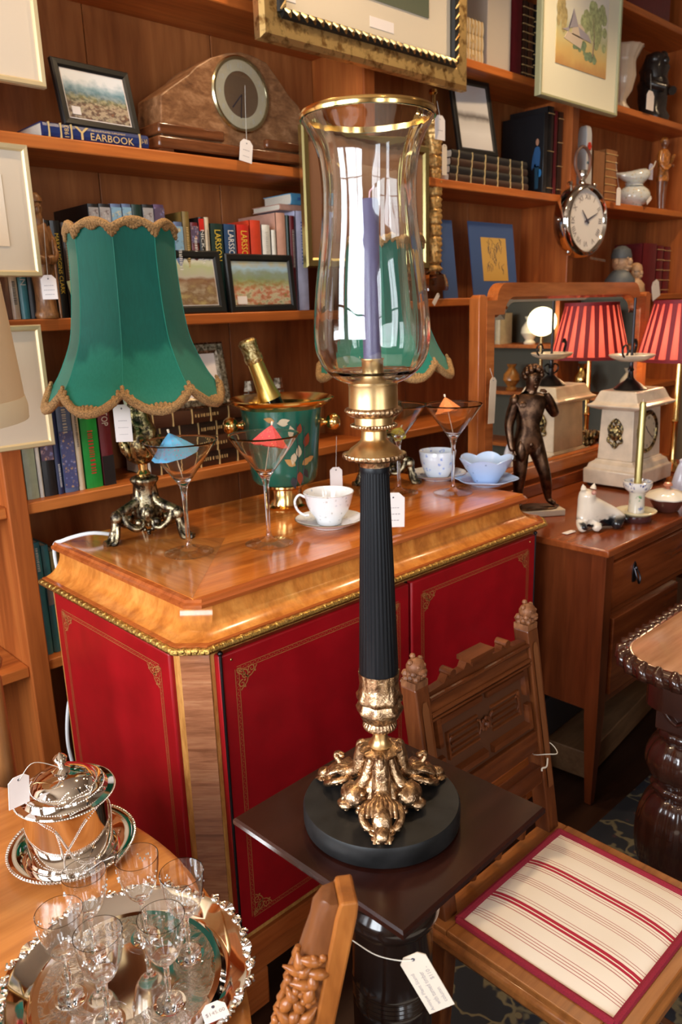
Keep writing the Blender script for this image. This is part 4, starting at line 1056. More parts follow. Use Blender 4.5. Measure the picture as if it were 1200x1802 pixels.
# ------------------------------------------------------------------ cups and saucers
def lcup(name, label, loc, prfo, mat, th=.0022, handle=None, fn=None, rim=None, n=56, cat='tea cup'):
    inner = [(max(r-th, 0), z+(th if i < 3 else 0)) for i, (r, z) in enumerate(prfo)]
    o = thing(name, label, cat, loc); o.scale = (KC, KC, KC)
    MB().lathe(prfo+[(prfo[-1][0]-th*.5, prfo[-1][1]+th*.6)]+inner[::-1], n, fn, cap=False).build('bowl', mat, o, ang=50)
    if handle is not None:
        a, s = handle
        r = prfo[-1][0]; z = prfo[-1][1]
        MB().at(RZ(a)).tube(bez([(r*.92, 0, z*.86), (r*1.16, 0, z*.94), (r*1.34, 0, z*.74), (r*1.24, 0, z*.46), (r*.98, 0, z*.30), (r*.80, 0, z*.30)], 5), .0036*s, 8).build('handle', mat, o)
    if rim: MB().lathe([(prfo[-1][0]-.001, prfo[-1][1]+.0008), (prfo[-1][0]+.0004, prfo[-1][1]-.0012), (prfo[-1][0]-.0016, prfo[-1][1]+.0012)], n, fn, loop=True, cap=False).build('gilt_edge', GOLDLINE, o)
    return o
c1 = onz(580, 925, ZT); c2 = onz(770, 842, ZT); c3 = onz(855, 852, ZT)
def saucer(label, loc, R, mat, fn=None, rim=True, name='saucer'):
    pr = [(0, .002), (R*.40, .002), (R*.42, .0), (R*.52, .0), (R*.55, .005), (R*.80, .012), (R*.985, .0215), (R, .023), (R*.985, .0245), (R*.80, .016), (R*.55, .0085), (R*.40, .006), (0, .006)]
    o = thing(name, label, 'saucer', loc); o.scale = (KC, KC, KC)
    MB().lathe(pr, 64, fn, cap=False).build('dish', mat, o, ang=50)
    if rim: MB().lathe([(R*.995, .0225), (R*1.004, .0232), (R*.99, .0248)], 64, fn, loop=True, cap=False).build('gilt_edge', GOLDLINE, o)
    return o
z_ = ZT+.0004
saucer('gilt-edged white saucer beneath the nearest sprigged tea cup', (c1.x, c1.y, z_), .100, PORCG)
lcup('tea_cup', 'white sprigged tea cup with gilt rim beside the ice bucket', (c1.x, c1.y, z_+.0065), [(0, .002), (.030, .002), (.033, 0), (.036, .003), (.040, .018), (.055, .038), (.064, .060), (.068, .078), (.073, .094)], PORCG, handle=(math.atan2(-c1.y, -c1.x)-1.5, 1), rim=True)
saucer('white saucer with blue flowers at back of cabinet', (c2.x, c2.y, z_), .104, PORC)
lcup('tea_cup', 'plain-sided white cup with blue flowers, behind the orange umbrella glass', (c2.x, c2.y, z_+.0065), [(0, .002), (.034, .002), (.038, 0), (.042, .006), (.054, .030), (.062, .060), (.067, .095)], PORC)
def lotus(a, r, z): return r*(1+.12*min(1, z/.03)*(abs(math.sin(a*3))-.5)*(r/.08))
def lot2(a, r, z): return r*(1+.05*math.cos(a*6)*(r > .06))
saucer('pale blue petal-shaped plate beneath the lotus bowl', (c3.x, c3.y, z_), .108, PORCL, lot2, False, 'petal_plate')
lb_ = thing('lotus_bowl', 'pale blue lotus-shaped bowl on petal plate at cabinet corner', 'bowl', (c3.x, c3.y, z_+.0065)); lb_.scale = (KC, KC, KC)
pr = [(.0, .003), (.036, .003), (.040, .0), (.043, .004), (.052, .022), (.070, .050), (.088, .084)]
rs = []
for r, z in pr+[(r-.003, z+.002) for r, z in pr[::-1]]:
    ring = []
    for k in range(72):
        a = 2*PI*k/72; p_ = abs(math.sin(a*3)); w_ = min(1, r/.088)**3
        ring.append((r*(1+.10*w_*p_)*math.cos(a), r*(1+.10*w_*p_)*math.sin(a), z+.014*w_*(p_-.5)))
    rs.append(ring)
MB().rings(rs, cap=False).build('bowl', PORCL, lb_, ang=60)
# tags on the cabinet
price_tag('price_tag', 'white price card leaning beside the black column on cabinet', hang(692, 867, 2.14), R0, DN+FC*.2, [('-----', .5), ('-----', .6), ('----', .5)], .058, .098, tm=PENCIL)
price_tag('price_tag', 'pale price tag hanging from the ice bucket knob handle', hang(591, 822, 2.46), R0, DN, None, .036, .085, string=[hang(592, 768, 2.46)])
# ------------------------------------------------------------------ books
def bm(name, col, rough=.42):
    n = 'cloth_'+name
    return bpy.data.materials.get(n) or plain(n, col, rough, coat=.15, vary=.12, vs=30)
BC = {'black': (.012, .011, .012), 'navy': (.012, .020, .075), 'darkbrown': (.045, .018, .010), 'darkgreen': (.010, .030, .022), 'blue': (.018, .055, .135),
      'red': (.55, .020, .012), 'scarlet': (.60, .050, .018), 'white': (.72, .68, .60), 'cream': (.62, .50, .34), 'palegreen': (.40, .46, .33), 'green': (.012, .28, .040),
      'maroon': (.13, .010, .014), 'lavender': (.52, .52, .70), 'pink': (.56, .30, .22), 'teal': (.05, .20, .23), 'olive': (.20, .13, .035), 'skyblue': (.10, .32, .52),
      'purple': (.10, .055, .12), 'grey': (.22, .20, .19), 'leather': (.075, .026, .012), 'steel': (.10, .14, .26), 'tan': (.30, .12, .04)}
TC = {'yellow': plain('yellow_foil_lettering', (.75, .52, .06), .4), 'white': plain('white_lettering', (.78, .74, .68), .5), 'gold': plain('gold_lettering', (.80, .56, .24), .4, metal=.3),
      'red': plain('red_lettering', (.50, .03, .02), .5), 'black': INK, 'pale': plain('pale_lettering', (.55, .50, .42), .5), 'blue': plain('blue_lettering', (.05, .12, .4), .5)}
ART = [spots('spine_art_dusk', (.10, .07, .12), [(.55, .30, .18), (.20, .22, .42)], 60, .5, .4, .2), spots('spine_art_sky', (.22, .38, .52), [(.62, .52, .30), (.06, .08, .10)], 55, .5, .4, .2),
       spots('spine_art_grey', (.35, .33, .33), [(.10, .05, .05), (.66, .60, .58)], 55, .5, .4, .2), spots('spine_art_city', (.08, .09, .22), [(.60, .36, .14), (.20, .28, .60)], 90, .45, .4, .2)]
READ = {'MAN', 'MARY HIGGINS CLARK', 'LARSSON', 'NICK-BRICE', 'CITY', 'STOP'}
def book(label, x, y, z, th, h, d, col, title=None, tc='white', lean=0, flat=False, art=None, top_title=None, bands=0, tsize=(.6, .5), tz=.62, cat='book', name='book', group=None, rz=0, panels=None):
    """upright book: spine faces -y, thickness along x; flat=True lies down, spine still facing -y (th = height of pile, h = length along x)"""
    t = thing(name, label, cat, (0, 0, 0), 0, group)
    C_ = bm(col, BC[col])
    c = .0022
    m = MB()
    # cover: two boards and a gently rounded spine
    m.box(0, 0.004, 0, c, d, h); m.box(th-c, .004, 0, th, d, h)
    rs = []
    for zz in (0, h):
        rs.append([(th*i/6, .004-.004*math.sin(PI*i/6), zz) for i in range(7)]+[(th-th*i/6, .008-.004*math.sin(PI*i/6), zz) for i in range(7)])
    m.rings(rs)
    m.build('cover', C_, t, smooth=False)
    MB().box(c, .006, .003, th-c, d-.004, h-.003).build('pages', PAGES, t, smooth=False)
    FS = Matrix(((1, 0, 0, th/2), (0, 0, -1, -.0002), (0, 1, 0, 0), (0, 0, 0, 1)))     # text lying on the spine plane
    if art is not None:
        MB().box(.001, -.0012, h*art[1], th-.001, .002, h*art[2]).build('spine_picture', ART[art[0]], t, smooth=False)
    if title and title not in READ:      # lettering too small to read in the picture: rows of little strokes
        g = MB().at(FS); rr_ = random.Random(len(label)); w, s_ = tsize; z_ = h*(tz-w/2)
        while z_ < h*(tz+w/2):
            l_ = th*(.10+.16*rr_.random()); g.box(th*(-s_/2)*.8, z_, .0012, th*(s_/2)*.8*(.6+.4*rr_.random()), z_+l_*.45, .0016); z_ += l_
        g.build('title', TC[tc], t, smooth=False); title = None
    if title:
        g = MB().at(FS)
        w, s_ = tsize
        if flat: g.text(title, h=th*s_, w=h*w, M=T(0, h*tz, .0016) @ RZ(-PI/2))
        else: g.text(title, h=th*s_, w=h*w, M=T(0, h*tz, .0016) @ RZ(-PI/2))
        g.build('title', TC[tc], t, smooth=False)
    if top_title:
        MB().at(FS).text(top_title[0], h=th*.45, w=h*top_title[1], M=T(0, h*top_title[2], .0014) @ RZ(-PI/2)).build('author_line', TC[top_title[3]], t, smooth=False)
    if panels:
        for (p0, p1, pc) in panels: MB().box(.0008, -.0008, h*p0, th-.0008, .0024, h*p1).build('spine_band', bm(pc, BC[pc]), t, smooth=False)
    if bands:
        g = MB()
        for k in range(bands):
            zz = h*(.08+.84*k/max(1, bands-1)); g.box(.0002, -.0022, zz-.0016, th-.0002, .004, zz+.0016)
        g.build('gilt_bands', TC['gold'], t, smooth=False)
    if flat:   # rotate so the height axis lies along x, thickness up
        t.matrix_world = Matrix.Translation((x, y, z)) @ RZ(rz) @ Matrix(((0, 0, 1, 0), (0, 1, 0, 0), (-1, 0, 0, th), (0, 0, 0, 1)))
    else:
        t.matrix_world = Matrix.Translation((x, y, z)) @ RZ(rz) @ RY(lean)
    return t
YS = 2.235
def bx(u, v): return ony(u, v, YS).x
ZC_ = SZ['C']+.0005
def row(z, vb, items, group, ys=YS):
    """items: (u0, u1, v_top, depth, col, label, dict)"""
    for u0, u1, vt, d, col, label, kw in items:
        x0, x1 = ony(u0, vb, ys).x, ony(u1, vb, ys).x
        ztop = ony((u0+u1)/2, vt, ys).z
        book(label, x0+.0006, ys, z, max(.012, x1-x0-.0012), ztop-z, d, col, group=group, **kw)
GP = 'books on the third shelf of the left bay'
row(ZC_, 548, [
 (22, 37, 430, .16, 'cream', 'cream paperback at left end of third shelf behind gold frame', dict(title='AFTER', tc='black', tz=.35, tsize=(.3, .5))),
 (38, 54, 420, .16, 'teal', 'dark teal hardback beside the cream paperback behind gold frame', dict(title='MAN', tc='pale', tz=.55, tsize=(.25, .6))),
 (55, 68, 425, .15, 'black', 'black book close left of the carved wooden figure', dict()),
 (93, 105, 388, .17, 'black', 'tall black book right behind the carved wooden figure', dict(title='THE CROW', tc='pale')),
 (106, 123, 389, .17, 'black', 'black paperback with yellow name lettering left of green lampshade', dict(title='MARY HIGGINS CLARK', tc='yellow', tz=.56, tsize=(.62, .42))),
 (124, 137, 392, .16, 'darkbrown', 'dark brown paperback touching left edge of green lampshade', dict(title='HARBOUR', tc='pale')),
 (139, 155, 392, .16, 'purple', 'dusky purple paperback behind left part of green shade', dict()),
], GP)
# tall row of paperbacks seen above the green shade
tall = [(174, 192, 'black', 0, 'grey-picture spine, first of the tall row above green shade', 2), (193, 212, 'black', 1, 'black spine with grey wing picture above green shade', 2), (213, 231, 'steel', 2, 'spine with golden sky picture above green shade', 1), (232, 248, 'steel', 3, 'spine with pale blue picture above green shade', 1), (249, 266, 'darkgreen', 4, 'dark green spine without picture above green shade', None), (267, 285, 'black', 5, 'black and white photo spine above right part of green shade', 2), (286, 304, 'purple', 6, 'last spine of tall row above green shade, white lettering', 0)]
row(ZC_, 548, [(a, b, 360+ (1 if k > 3 else 0), .24, c, 'tall paperback, '+l, dict(title=['NIGHT', 'WINGS', 'HORIZON', 'LAKES', None, 'GHOSTS', 'THE SHIP'][k], tc='white' if k % 2 else 'yellow', tz=.70, tsize=(.3, .4), art=None if ar is None else (ar, .80, .97))) for k, (a, b, c, _, l, ar) in enumerate(tall)], GP)
row(ZC_, 548, [
 (306, 317, 391, .17, 'black', 'thin black book with white lettering right of green shade', dict(title='SHELTER', tc='white', tz=.62, tsize=(.4, .5))),
 (318, 333, 391, .17, 'steel', 'blue and white paperback with castle picture right of green shade', dict(title='THE TOWER', tc='white', tz=.50, tsize=(.4, .5), art=(1, .70, .95))),
 (334, 346, 373, .18, 'olive', 'taller olive and gold book among the dark paperbacks', dict(title='REQUIEM', tc='gold', tz=.60, tsize=(.5, .4))),
 (347, 360, 392, .17, 'maroon', 'crimson paperback with pale flower spine', dict(title='ROSE', tc='white', tz=.72, tsize=(.2, .5), art=(0, .78, .96))),
 (361, 370, 383, .17, 'black', 'black book with white lettering and red top band', dict(title='NICK-BRICE', tc='white', tz=.66, tsize=(.42, .62), panels=[(.86, .985, 'red')])),
 (371, 379, 383, .17, 'cream', 'thin cream book next to the first of three thick novels', dict(title='CHRISTOPHER', tc='black', tz=.62, tsize=(.5, .4))),
 (381, 402, 394, .16, 'darkgreen', 'thick black-green novel with yellow name lettering', dict(title='LARSSON', tc='yellow', tz=.76, tsize=(.34, .50))),
 (404, 424, 395, .16, 'blue', 'thick blue novel with silver name lettering', dict(title='LARSSON', tc='white', tz=.76, tsize=(.34, .50))),
 (426, 447, 396, .16, 'red', 'thick red novel with yellow name lettering', dict(title='LARSSON', tc='yellow', tz=.76, tsize=(.34, .50))),
 (449, 467, 388, .17, 'scarlet', 'plain orange-red thick book without lettering', dict()),
 (469, 483, 396, .16, 'white', 'white paperback beside the plain orange-red book', dict(title='THE TRUTH', tc='grey' if False else 'pale', tz=.72, tsize=(.4, .4))),
 (485, 493, 405, .15, 'white', 'small thin white booklet before the pink binder', dict()),
 (494, 510, 375, .22, 'pink', 'large salmon pink binder with red lettering', dict(title='COOKING', tc='red', tz=.42, tsize=(.2, .4))),
 (511, 516, 379, .18, 'darkgreen', 'thin dark green book between pink binder and maroon book', dict()),
 (517, 526, 380, .20, 'maroon', 'maroon book with small pale spine lettering', dict(title='MALCOLM ISAAC', tc='pale', tz=.66, tsize=(.4, .45))),
 (528, 546, 372, .22, 'lavender', 'large pale lavender volume with blue spine lettering', dict(title='THE AUSTRALIAN', tc='blue', tz=.68, tsize=(.42, .3))),
], GP)
zt_ = ony(536, 372, YS).z
book('salmon booklet lying across the large lavender volume', bx(505, 548), YS+.01, zt_+.001, .020, .125, .16, 'pink', flat=True)
book('light blue booklet lying on top of the salmon one', bx(525, 548), YS+.01, zt_+.022, .038, .105, .16, 'skyblue', flat=True, title='GIFTS', tc='blue', tsize=(.5, .4), tz=.5)
# fourth shelf, left bay
ZD_ = SZ['D']+.0005
row(ZD_, 835, [
 (34, 43, 720, .16, 'darkbrown', 'dark brown book at left end of fourth shelf', dict()),
 (44, 66, 712, .16, 'palegreen', 'pale green book under the lower gold frame', dict(title='LYN', tc='red', tz=.75, tsize=(.2, .4))),
 (67, 75, 712, .16, 'white', 'thin white-pink book under the lower gold frame', dict()),
 (76, 99, 712, .16, 'black', 'black book with orange city picture and pale lettering', dict(title='CITY', tc='pale', tz=.74, tsize=(.3, .45), art=(0, .40, .94))),
 (100, 111, 700, .16, 'navy', 'navy book between the orange and blue city pictures', dict(title='HARBOUR', tc='white', tz=.2, tsize=(.25, .4))),
 (112, 137, 700, .16, 'steel', 'blue book with night city picture on spine', dict(title='LIGHT', tc='pale', tz=.78, tsize=(.28, .42), art=(3, .05, .66))),
 (138, 149, 706, .15, 'cream', 'cream paperback leaning against the bright green book', dict(title='WINTON', tc='black', tz=.7, tsize=(.4, .45))),
 (151, 181, 706, .15, 'green', 'bright green paperback with white top band and red lettering', dict(title='FICTION', tc='red', tz=.42, tsize=(.5, .40), panels=[(.82, .97, 'white')])),
 (183, 204, 702, .16, 'maroon', 'dark red and black book right of the bright green paperback', dict(title='STOP', tc='pale', tz=.80, tsize=(.2, .55), panels=[(0, .35, 'black')])),
], 'books on the fourth shelf of the left bay')
# pile of old leather books lying on the fourth shelf
g_ = 'pile of old leather-bound books on the fourth shelf'
xl = [(262, 790, .052, .46), (256, 770, .050, .46), (266, 748, .050, .44), (252, 730, .048, .44)]
zz = ZD_; pos = ['bottom of the pile', 'second from bottom of the pile', 'third from bottom of the pile', 'top of the pile beneath silver frame']
for k, (u, v, th, ln) in enumerate(xl):
    book('brown leather-bound book with gilt bands, '+pos[k], bx(u, 780), YS-.012*(k % 2), zz, th, ln, .17, 'leather' if k % 2 else 'darkbrown', flat=True, bands=6, title='HISTORY', tc='gold', tsize=(.22, .3), tz=.55, group=g_)
    zz += th+.001
# fifth shelf
ZE_ = SZ['E']+.0005
row(ZE_, 1120, [(52, 62, 985, .15, 'black', 'black book at left end of bottom visible shelf', dict()), (63, 76, 992, .15, 'cream', 'cream spine with brown ornament on bottom visible shelf', dict(title='ANIMALS', tc='olive' if False else 'gold', tz=.6, tsize=(.6, .4))),
 (77, 92, 950, .19, 'teal', 'tall teal book on bottom visible shelf behind cabinet', dict(title='LEADERS', tc='white', tz=.85, tsize=(.2, .4))), (93, 106, 955, .17, 'teal', 'lower teal book with grey label on bottom visible shelf', dict(panels=[(.45, .62, 'grey')])), (107, 122, 965, .15, 'olive', 'olive green book next to teal ones on bottom visible shelf', dict())], 'books on the bottom visible shelf')
# ------------------------------------------------------------------ picture frames
def oframe(parent, W, H, fw, depth, mat, name='frame', n_=1, lip=.003, bevel_in=.35):
    """moulded rectangular frame in local xz, front face towards -y, centred at origin bottom"""
    m = MB()
    P = [(-W/2, 0), (W/2, 0), (W/2, H), (-W/2, H)]
    prfl = [(0, depth), (0, .25*depth), (fw*.18, 0), (fw*.75, .05*depth), (fw, bevel_in*depth), (fw, depth)]
    rings = []
    for o, yy in prfl:
        rings.append([(-W/2+o, yy, o), (W/2-o, yy, o), (W/2-o, yy, H-o), (-W/2+o, yy, H-o)])
    m.rings(rings, cap=False, loop=True)
    return m.build(name, mat, parent, smooth=False)
def picture(name, label, cat, M, W, H, fw, depth, fm, art, mount=0, mm=None, lean=0, glassy=False, group=None):
    t = thing(name, label, cat, (0, 0, 0), 0, group); t.matrix_world = M @ RX(-lean)
    oframe(t, W, H, fw, depth, fm)
    MB().box(-W/2+fw*.6, depth*.55, fw*.6, W/2-fw*.6, depth*.9, H-fw*.6).build('backing', bpy.data.materials.get('brown_backing') or plain('brown_backing', (.10, .06, .03), .8), t, smooth=False)
    if mount:
        MB().box(-W/2+fw*.8, depth*.48, fw*.8, W/2-fw*.8, depth*.56, H-fw*.8).build('mount', mm or CREAM, t, smooth=False)
    if art is not None:
        q = fw+mount
        MB().box(-W/2+q-.0005, depth*.44, q-.0005, W/2-q+.0005, depth*.50, H-q+.0005).build('print', art, t, smooth=False)
    return t
VIEW = painting('print_terrace_view', [(.0, (.10, .05, .03)), (.28, (.30, .14, .07)), (.42, (.22, .26, .10)), (.55, (.10, .22, .28)), (.68, (.30, .42, .50)), (.85, (.70, .74, .80))], 7, .22, [(.30, .12, .05), (.05, .03, .03), (.45, .36, .25), (.12, .20, .10)])
PATIO = painting('print_patio', [(0, (.35, .26, .12)), (.3, (.45, .38, .22)), (.55, (.22, .10, .05)), (.65, (.45, .42, .34)), (.85, (.42, .46, .25)), (1, (.62, .60, .50))], 4, .2, [(.50, .40, .16), (.16, .07, .03), (.55, .48, .35)], sp_scale=6)
GARDEN = painting('print_garden', [(0, (.10, .14, .04)), (.3, (.40, .22, .12)), (.5, (.20, .28, .08)), (.7, (.25, .30, .22)), (.85, (.35, .50, .60)), (1, (.45, .40, .25))], 6, .2, [(.10, .25, .05), (.55, .14, .08), (.60, .55, .35), (.08, .10, .04)], sp_scale=11)
BWPR = painting('print_grey_photo', [(0, (.55, .50, .46)), (.25, (.62, .58, .54)), (.42, (.50, .46, .42)), (.5, (.12, .10, .09)), (.6, (.55, .52, .50)), (1, (.62, .62, .64))], 3, .05)
# yearbook lying on the second shelf with a frame on it
ZB_ = SZ['B']+.0005
ya = ony(78, 240, 2.21); yb_ = ony(262, 250, 2.21)
yr = thing('yearbook', 'blue 1983 yearbook with gold lettering lying on the top left shelf', 'book', (ya.x, 2.212, ZB_))
Wy, Ty, Dy = yb_.x-ya.x, .040, .20
BL = bm('navy', BC['navy'])
NB = plain('yearbook_blue', (.016, .030, .12), .3, coat=.3)
rs = []
for x in (0, Wy): rs.append([(x, .012, 0), (x, .003, .004), (x, 0, Ty*.3), (x, 0, Ty*.7), (x, .003, Ty-.004), (x, .012, Ty), (x, Dy, Ty), (x, Dy, Ty-.003), (x, .014, Ty-.003), (x, .014, .003), (x, Dy, .003), (x, Dy, 0)])
MB().rings(rs).build('cover', NB, yr, smooth=False)
MB().box(.003, .014, .003, Wy-.003, Dy-.006, Ty-.003).build('pages', PAGES, yr, smooth=False)
MY_ = Matrix(((1, 0, 0, 0), (0, 0, -1, -.0004), (0, 1, 0, 0), (0, 0, 0, 1)))
g = MB().at(MY_)
g.text('Y', w=.042, h=.033, M=T(Wy*.345, Ty*.48, .0008)); g.text('EARBOOK', w=Wy*.42, h=.019, M=T(Wy*.635, Ty*.36, .0008))
g.text('AN ILLUSTRATED SUPPLEMENT', w=Wy*.33, h=.0045, M=T(Wy*.60, Ty*.76, .0008))
g.text('1983', w=.030, h=.013, M=T(Wy*.205, Ty*.5, .0008) @ RZ(PI/2))
g.text('I-VI', w=.018, h=.014, M=T(Wy*.955, Ty*.5, .0008))
g.build('title', TC['gold'], yr, smooth=False)
g = MB()
for x in (.045, .150, .245, .905): g.box(Wy*x, -.0012, .001, Wy*x+.0042, .004, Ty-.001)
g.build('gilt_bands', TC['gold'], yr, smooth=False)
fa, fb_ = ony(118, 212, 2.235), ony(243, 224, 2.235)
t = picture('photo_frame', 'black photo frame with terrace view, standing on the blue yearbook', 'photo frame', T((fa.x+fb_.x)/2-.004, 2.225, ZB_+Ty+.001) @ RZ(.06), .245, .182, .022, .016, BLACKP, VIEW, mount=.004, mm=PAPER, lean=.22)
MB().at(Matrix(((1, 0, 0, -.074), (0, 0, -1, .0062), (0, 1, 0, .045), (0, 0, 0, 1)))).box(-.013, -.011, 0, .013, .011, .0008).build('price_sticker', PAPER, t)
fr1 = (ony(300, 540, 2.215).x+ony(388, 540, 2.215).x)/2
t = picture('photo_frame', 'black frame with patio table picture, next to green lampshade', 'photo frame', T(fr1-.03, 2.207, ZC_) @ RZ(-.04), .29, .20, .026, .016, BLACKP, PATIO, mount=.003, mm=PAPER, lean=.14)
fr2 = (ony(400, 538, 2.215).x+ony(526, 535, 2.215).x)/2
t = picture('photo_frame', 'black frame with garden picture, in front of the thick novels', 'photo frame', T(fr2, 2.207, ZC_), .292, .192, .024, .016, BLACKP, GARDEN, mount=.0, lean=.10)
MB().at(Matrix(((1, 0, 0, -.092), (0, 0, -1, .0062), (0, 1, 0, .040), (0, 0, 0, 1)))).box(-.020, -.013, 0, .020, .013, .0008).build('price_sticker', PAPER, t)
# silver frame on the leather books
sf = ony(362, 722, 2.23)
picture('photo_frame', 'ornate tarnished silver photo frame standing on the old leather books', 'photo frame', T(sf.x-.01, 2.215, zz+.001) @ RZ(-.10), .21, .215, .036, .018, SILVERF, PAPER, lean=.20)
cd2 = ony(272, 735, 2.21)
picture('greetings_card', 'small white card in green frame behind the lamp stem', 'photo frame', T(cd2.x, 2.222, zz+.001), .17, .11, .008, .01, bm('palegreen', BC['palegreen']), PAPER, lean=.25)
MB_ = MB()
for k, (dx, h) in enumerate(((-.055, .10), (.0, .125), (.05, .145))):
    pass
def ship(label, x, y, z, s):
    t = thing('silver_ship', label, 'ornament', (x, y, z)); t.scale = (s, s, s)
    MB().rings([[(-.07, 0, .03), (0, -.020, .03), (.07, 0, .045), (0, .020, .03)], [(-.05, 0, .002), (0, -.012, 0), (.05, 0, .002), (0, .012, 0)]]).build('hull', SILVERF, t)
    for k, dx in enumerate((-.035, 0, .035)):
        MB().tube([(dx, 0, .03), (dx, 0, .155-.02*abs(k-1))], .0016, 6).build('mast', SILVERF, t)
        g = MB()
        for q in range(3):
            w = .020-.004*q; z0 = .045+q*.034
            g.rings([[(dx-w, -.004, z0), (dx, -.014, z0), (dx+w, -.004, z0), (dx+w, -.002, z0), (dx, -.012, z0), (dx-w, -.002, z0)], [(dx-w*.8, -.004, z0+.028), (dx, -.010, z0+.028), (dx+w*.8, -.004, z0+.028), (dx+w*.8, -.002, z0+.028), (dx, -.008, z0+.028), (dx-w*.8, -.002, z0+.028)]])
        g.build('sails', SILVERF, t)
    return t
s0 = ony(448, 770, 2.26)
shz = ony(462, 745, 2.26).z
# box added as a support, lifting the ship to its image height
ZSH = ony(465, 657, 2.27).z-.205
tag(MB().box(ony(464, 700, 2.27).x-.10, 2.235, ZD_, ony(464, 700, 2.27).x+.13, 2.34, ZSH).build('ship_support', W_BC, bevel=.003), 'low wooden box added as a support under the small silver ship behind the ice bucket', 'box')
shp = ship('small silver sailing ship on the shelf behind the champagne bottle', ony(464, 700, 2.27).x, 2.27, ZSH+.001, 1.30); shp.scale = (1.9, 1.3, 1.3)
# green-edged white card behind the lamp
ca = ony(128, 560, 2.20)
tag(MB().at(T(ony(118, 520, 2.2).x+.03, 2.205, ZC_) @ RZ(-.25) @ RX(-.2) @ RY(-.18)).box(0, 0, 0, .10, .003, .105).build('greetings_card', [bm('palegreen', BC['palegreen'])]), 'pale green card peeping out left of the green lampshade', 'card')
# carved wooden old man
def carved_man(label, x, y, z, h):
    t = thing('carved_figure', label, 'figurine', (x, y, z)); t.scale = (h, h, h)
    b = MB()
    b.lathe([(.13, 0), (.14, .03), (.12, .06), (.105, .20), (.12, .38), (.14, .52), (.13, .66), (.10, .74), (.055, .785)], 20, lambda a, r, z: r*(1+.10*math.sin(a*4+z*8)+.05*math.sin(a*9-z*20)))
    for s in (-1, 1): b.tube(bez([(s*.10, -.01, .72), (s*.15, -.03, .60), (s*.12, -.11, .48), (s*.02, -.14, .46)], 5), [.042, .04, .036, .032]*4, 10)
    b.tube([(.10, -.13, .0), (.10, -.13, .62)], .014, 8)
    b.build('robed_body', W_FIGR, t, ang=70)
    hd = MB(); hd.ball((0, -.01, .86), .078, 16, (.85, 1, 1.15)); hd.ball((0, -.09, .85), .018, 8, (.8, 1, 1.6)); hd.ball((0, -.065, .765), .05, 12, (.9, .8, 1.5))
    hd.lathe([(.088, .915), (.09, .93), (.075, .96), (.04, .985), (0, .99)], 16)
    for s in (-1, 1): hd.ball((s*.03, -.078, .875), .014, 8); hd.ball((s*.072, -.005, .86), .018, 8, (.6, 1, 1.4))
    hd.build('bearded_head', W_FIGR, t, ang=70)
    return t
cf = ony(84, 553, 2.20)
hh = ony(82, 335, 2.20).z-ZC_
cm_ = carved_man('brown carved wooden bearded man on third shelf beside the gold frames', cf.x+.01, 2.225, ZC_, hh)
cm_.scale = (hh*.72, hh*.8, hh)
price_tag('price_tag', 'white price tag hanging from the carved wooden bearded man', ony(84, 484, 2.16), R0, DN, [('-----', .6), ('------', .7), ('-----', .6)], .042, .064, string=[ony(76, 385, 2.16), ony(80, 440, 2.16)], tm=PENCIL)
# ------------------------------------------------------------------ mantel clock
ck = ony(283, 240, 2.21)
mc = thing('mantel_clock', 'brown walnut mantel clock with round cream dial', 'clock', (ck.x, 2.215, ZB_))
def FP(u, v): q = ony(u, v, 2.225); return (q.x-ck.x, q.z-ZB_)
outl = [FP(283, 232), FP(283, 166), FP(300, 153), FP(333, 130), FP(345, 117), FP(372, 101), FP(400, 93), FP(425, 91), FP(447, 98), FP(470, 110), FP(498, 150), FP(508, 166), FP(526, 186), FP(540, 215), FP(540, 250)]
outl[0] = (outl[0][0], .012); outl[-1] = (outl[-1][0], .012)
MB().prism(outl, .012, .15, 'xz').build('case', W_BROWNCLK, mc, smooth=False, bevel=.004)
xr = outl[-1][0]
for (x0, x1, z0, z1, y0) in ((-.012, xr+.015, .010, .044, -.012),): MB().box(x0, y0, z0, x1, .155, z1).build('base_rail', W_CLKRAIL, mc, bevel=.006)
MB().box(-.006, -.006, .0505, FP(390, 230)[0], .154, .082).build('base_rail', W_CLKRAIL, mc, bevel=.006)
MB().box(FP(463, 230)[0], -.006, .0505, xr+.006, .154, .080).build('base_rail', W_CLKRAIL, mc, bevel=.006)
for x in (.0, xr-.05): MB().box(x, .0, 0, x+.045, .14, .0105).build('foot', W_CLKRAIL, mc)
dc = FP(424, 167); dR = (FP(475, 175)[0]-FP(375, 160)[0])/2
MD = Matrix(((1, 0, 0, dc[0]), (0, 0, -1, .012), (0, 1, 0, dc[1]), (0, 0, 0, 1)))
dl = MB().at(MD).lathe([(dR, 0), (dR, .004), (dR*.96, .009), (dR*.90, .008), (dR*.88, .004)], 64, cap=False).build('bezel', metal('pale_brass_bezel', (.62, .54, .34), .22), mc)
MB().at(MD).lathe([(dR*.90, .003), (dR*.60, .0042), (dR*.60, .002), (dR*.89, .001)], 64, loop=True, cap=False).build('chapter_ring', plain('cream_chapter_ring', (.78, .68, .46), .35), mc, smooth=False)
MB().at(MD).lathe([(dR*.61, .0028), (0, .0028)], 48, cap=False).build('dial_centre', plain('brown_dial_centre', (.24, .14, .075), .3, coat=.4), mc, smooth=False)
g = MB()
for k in range(12):
    a = PI/2-k*PI/6; g.at(MD @ T(dR*.75*math.cos(a), dR*.75*math.sin(a), .0046)); g.text(str(12 if k == 0 else k), h=dR*.13)
g.build('numerals', TC['white'], mc, smooth=False)
g = MB().at(MD)
for a, l, w in ((PI/2+2.4, .5, .004), (-PI/2-.1, .62, .003)): g.at(MD @ RZ(a)).box(0, -w*.5, .0052, dR*l, w*.5, .006)
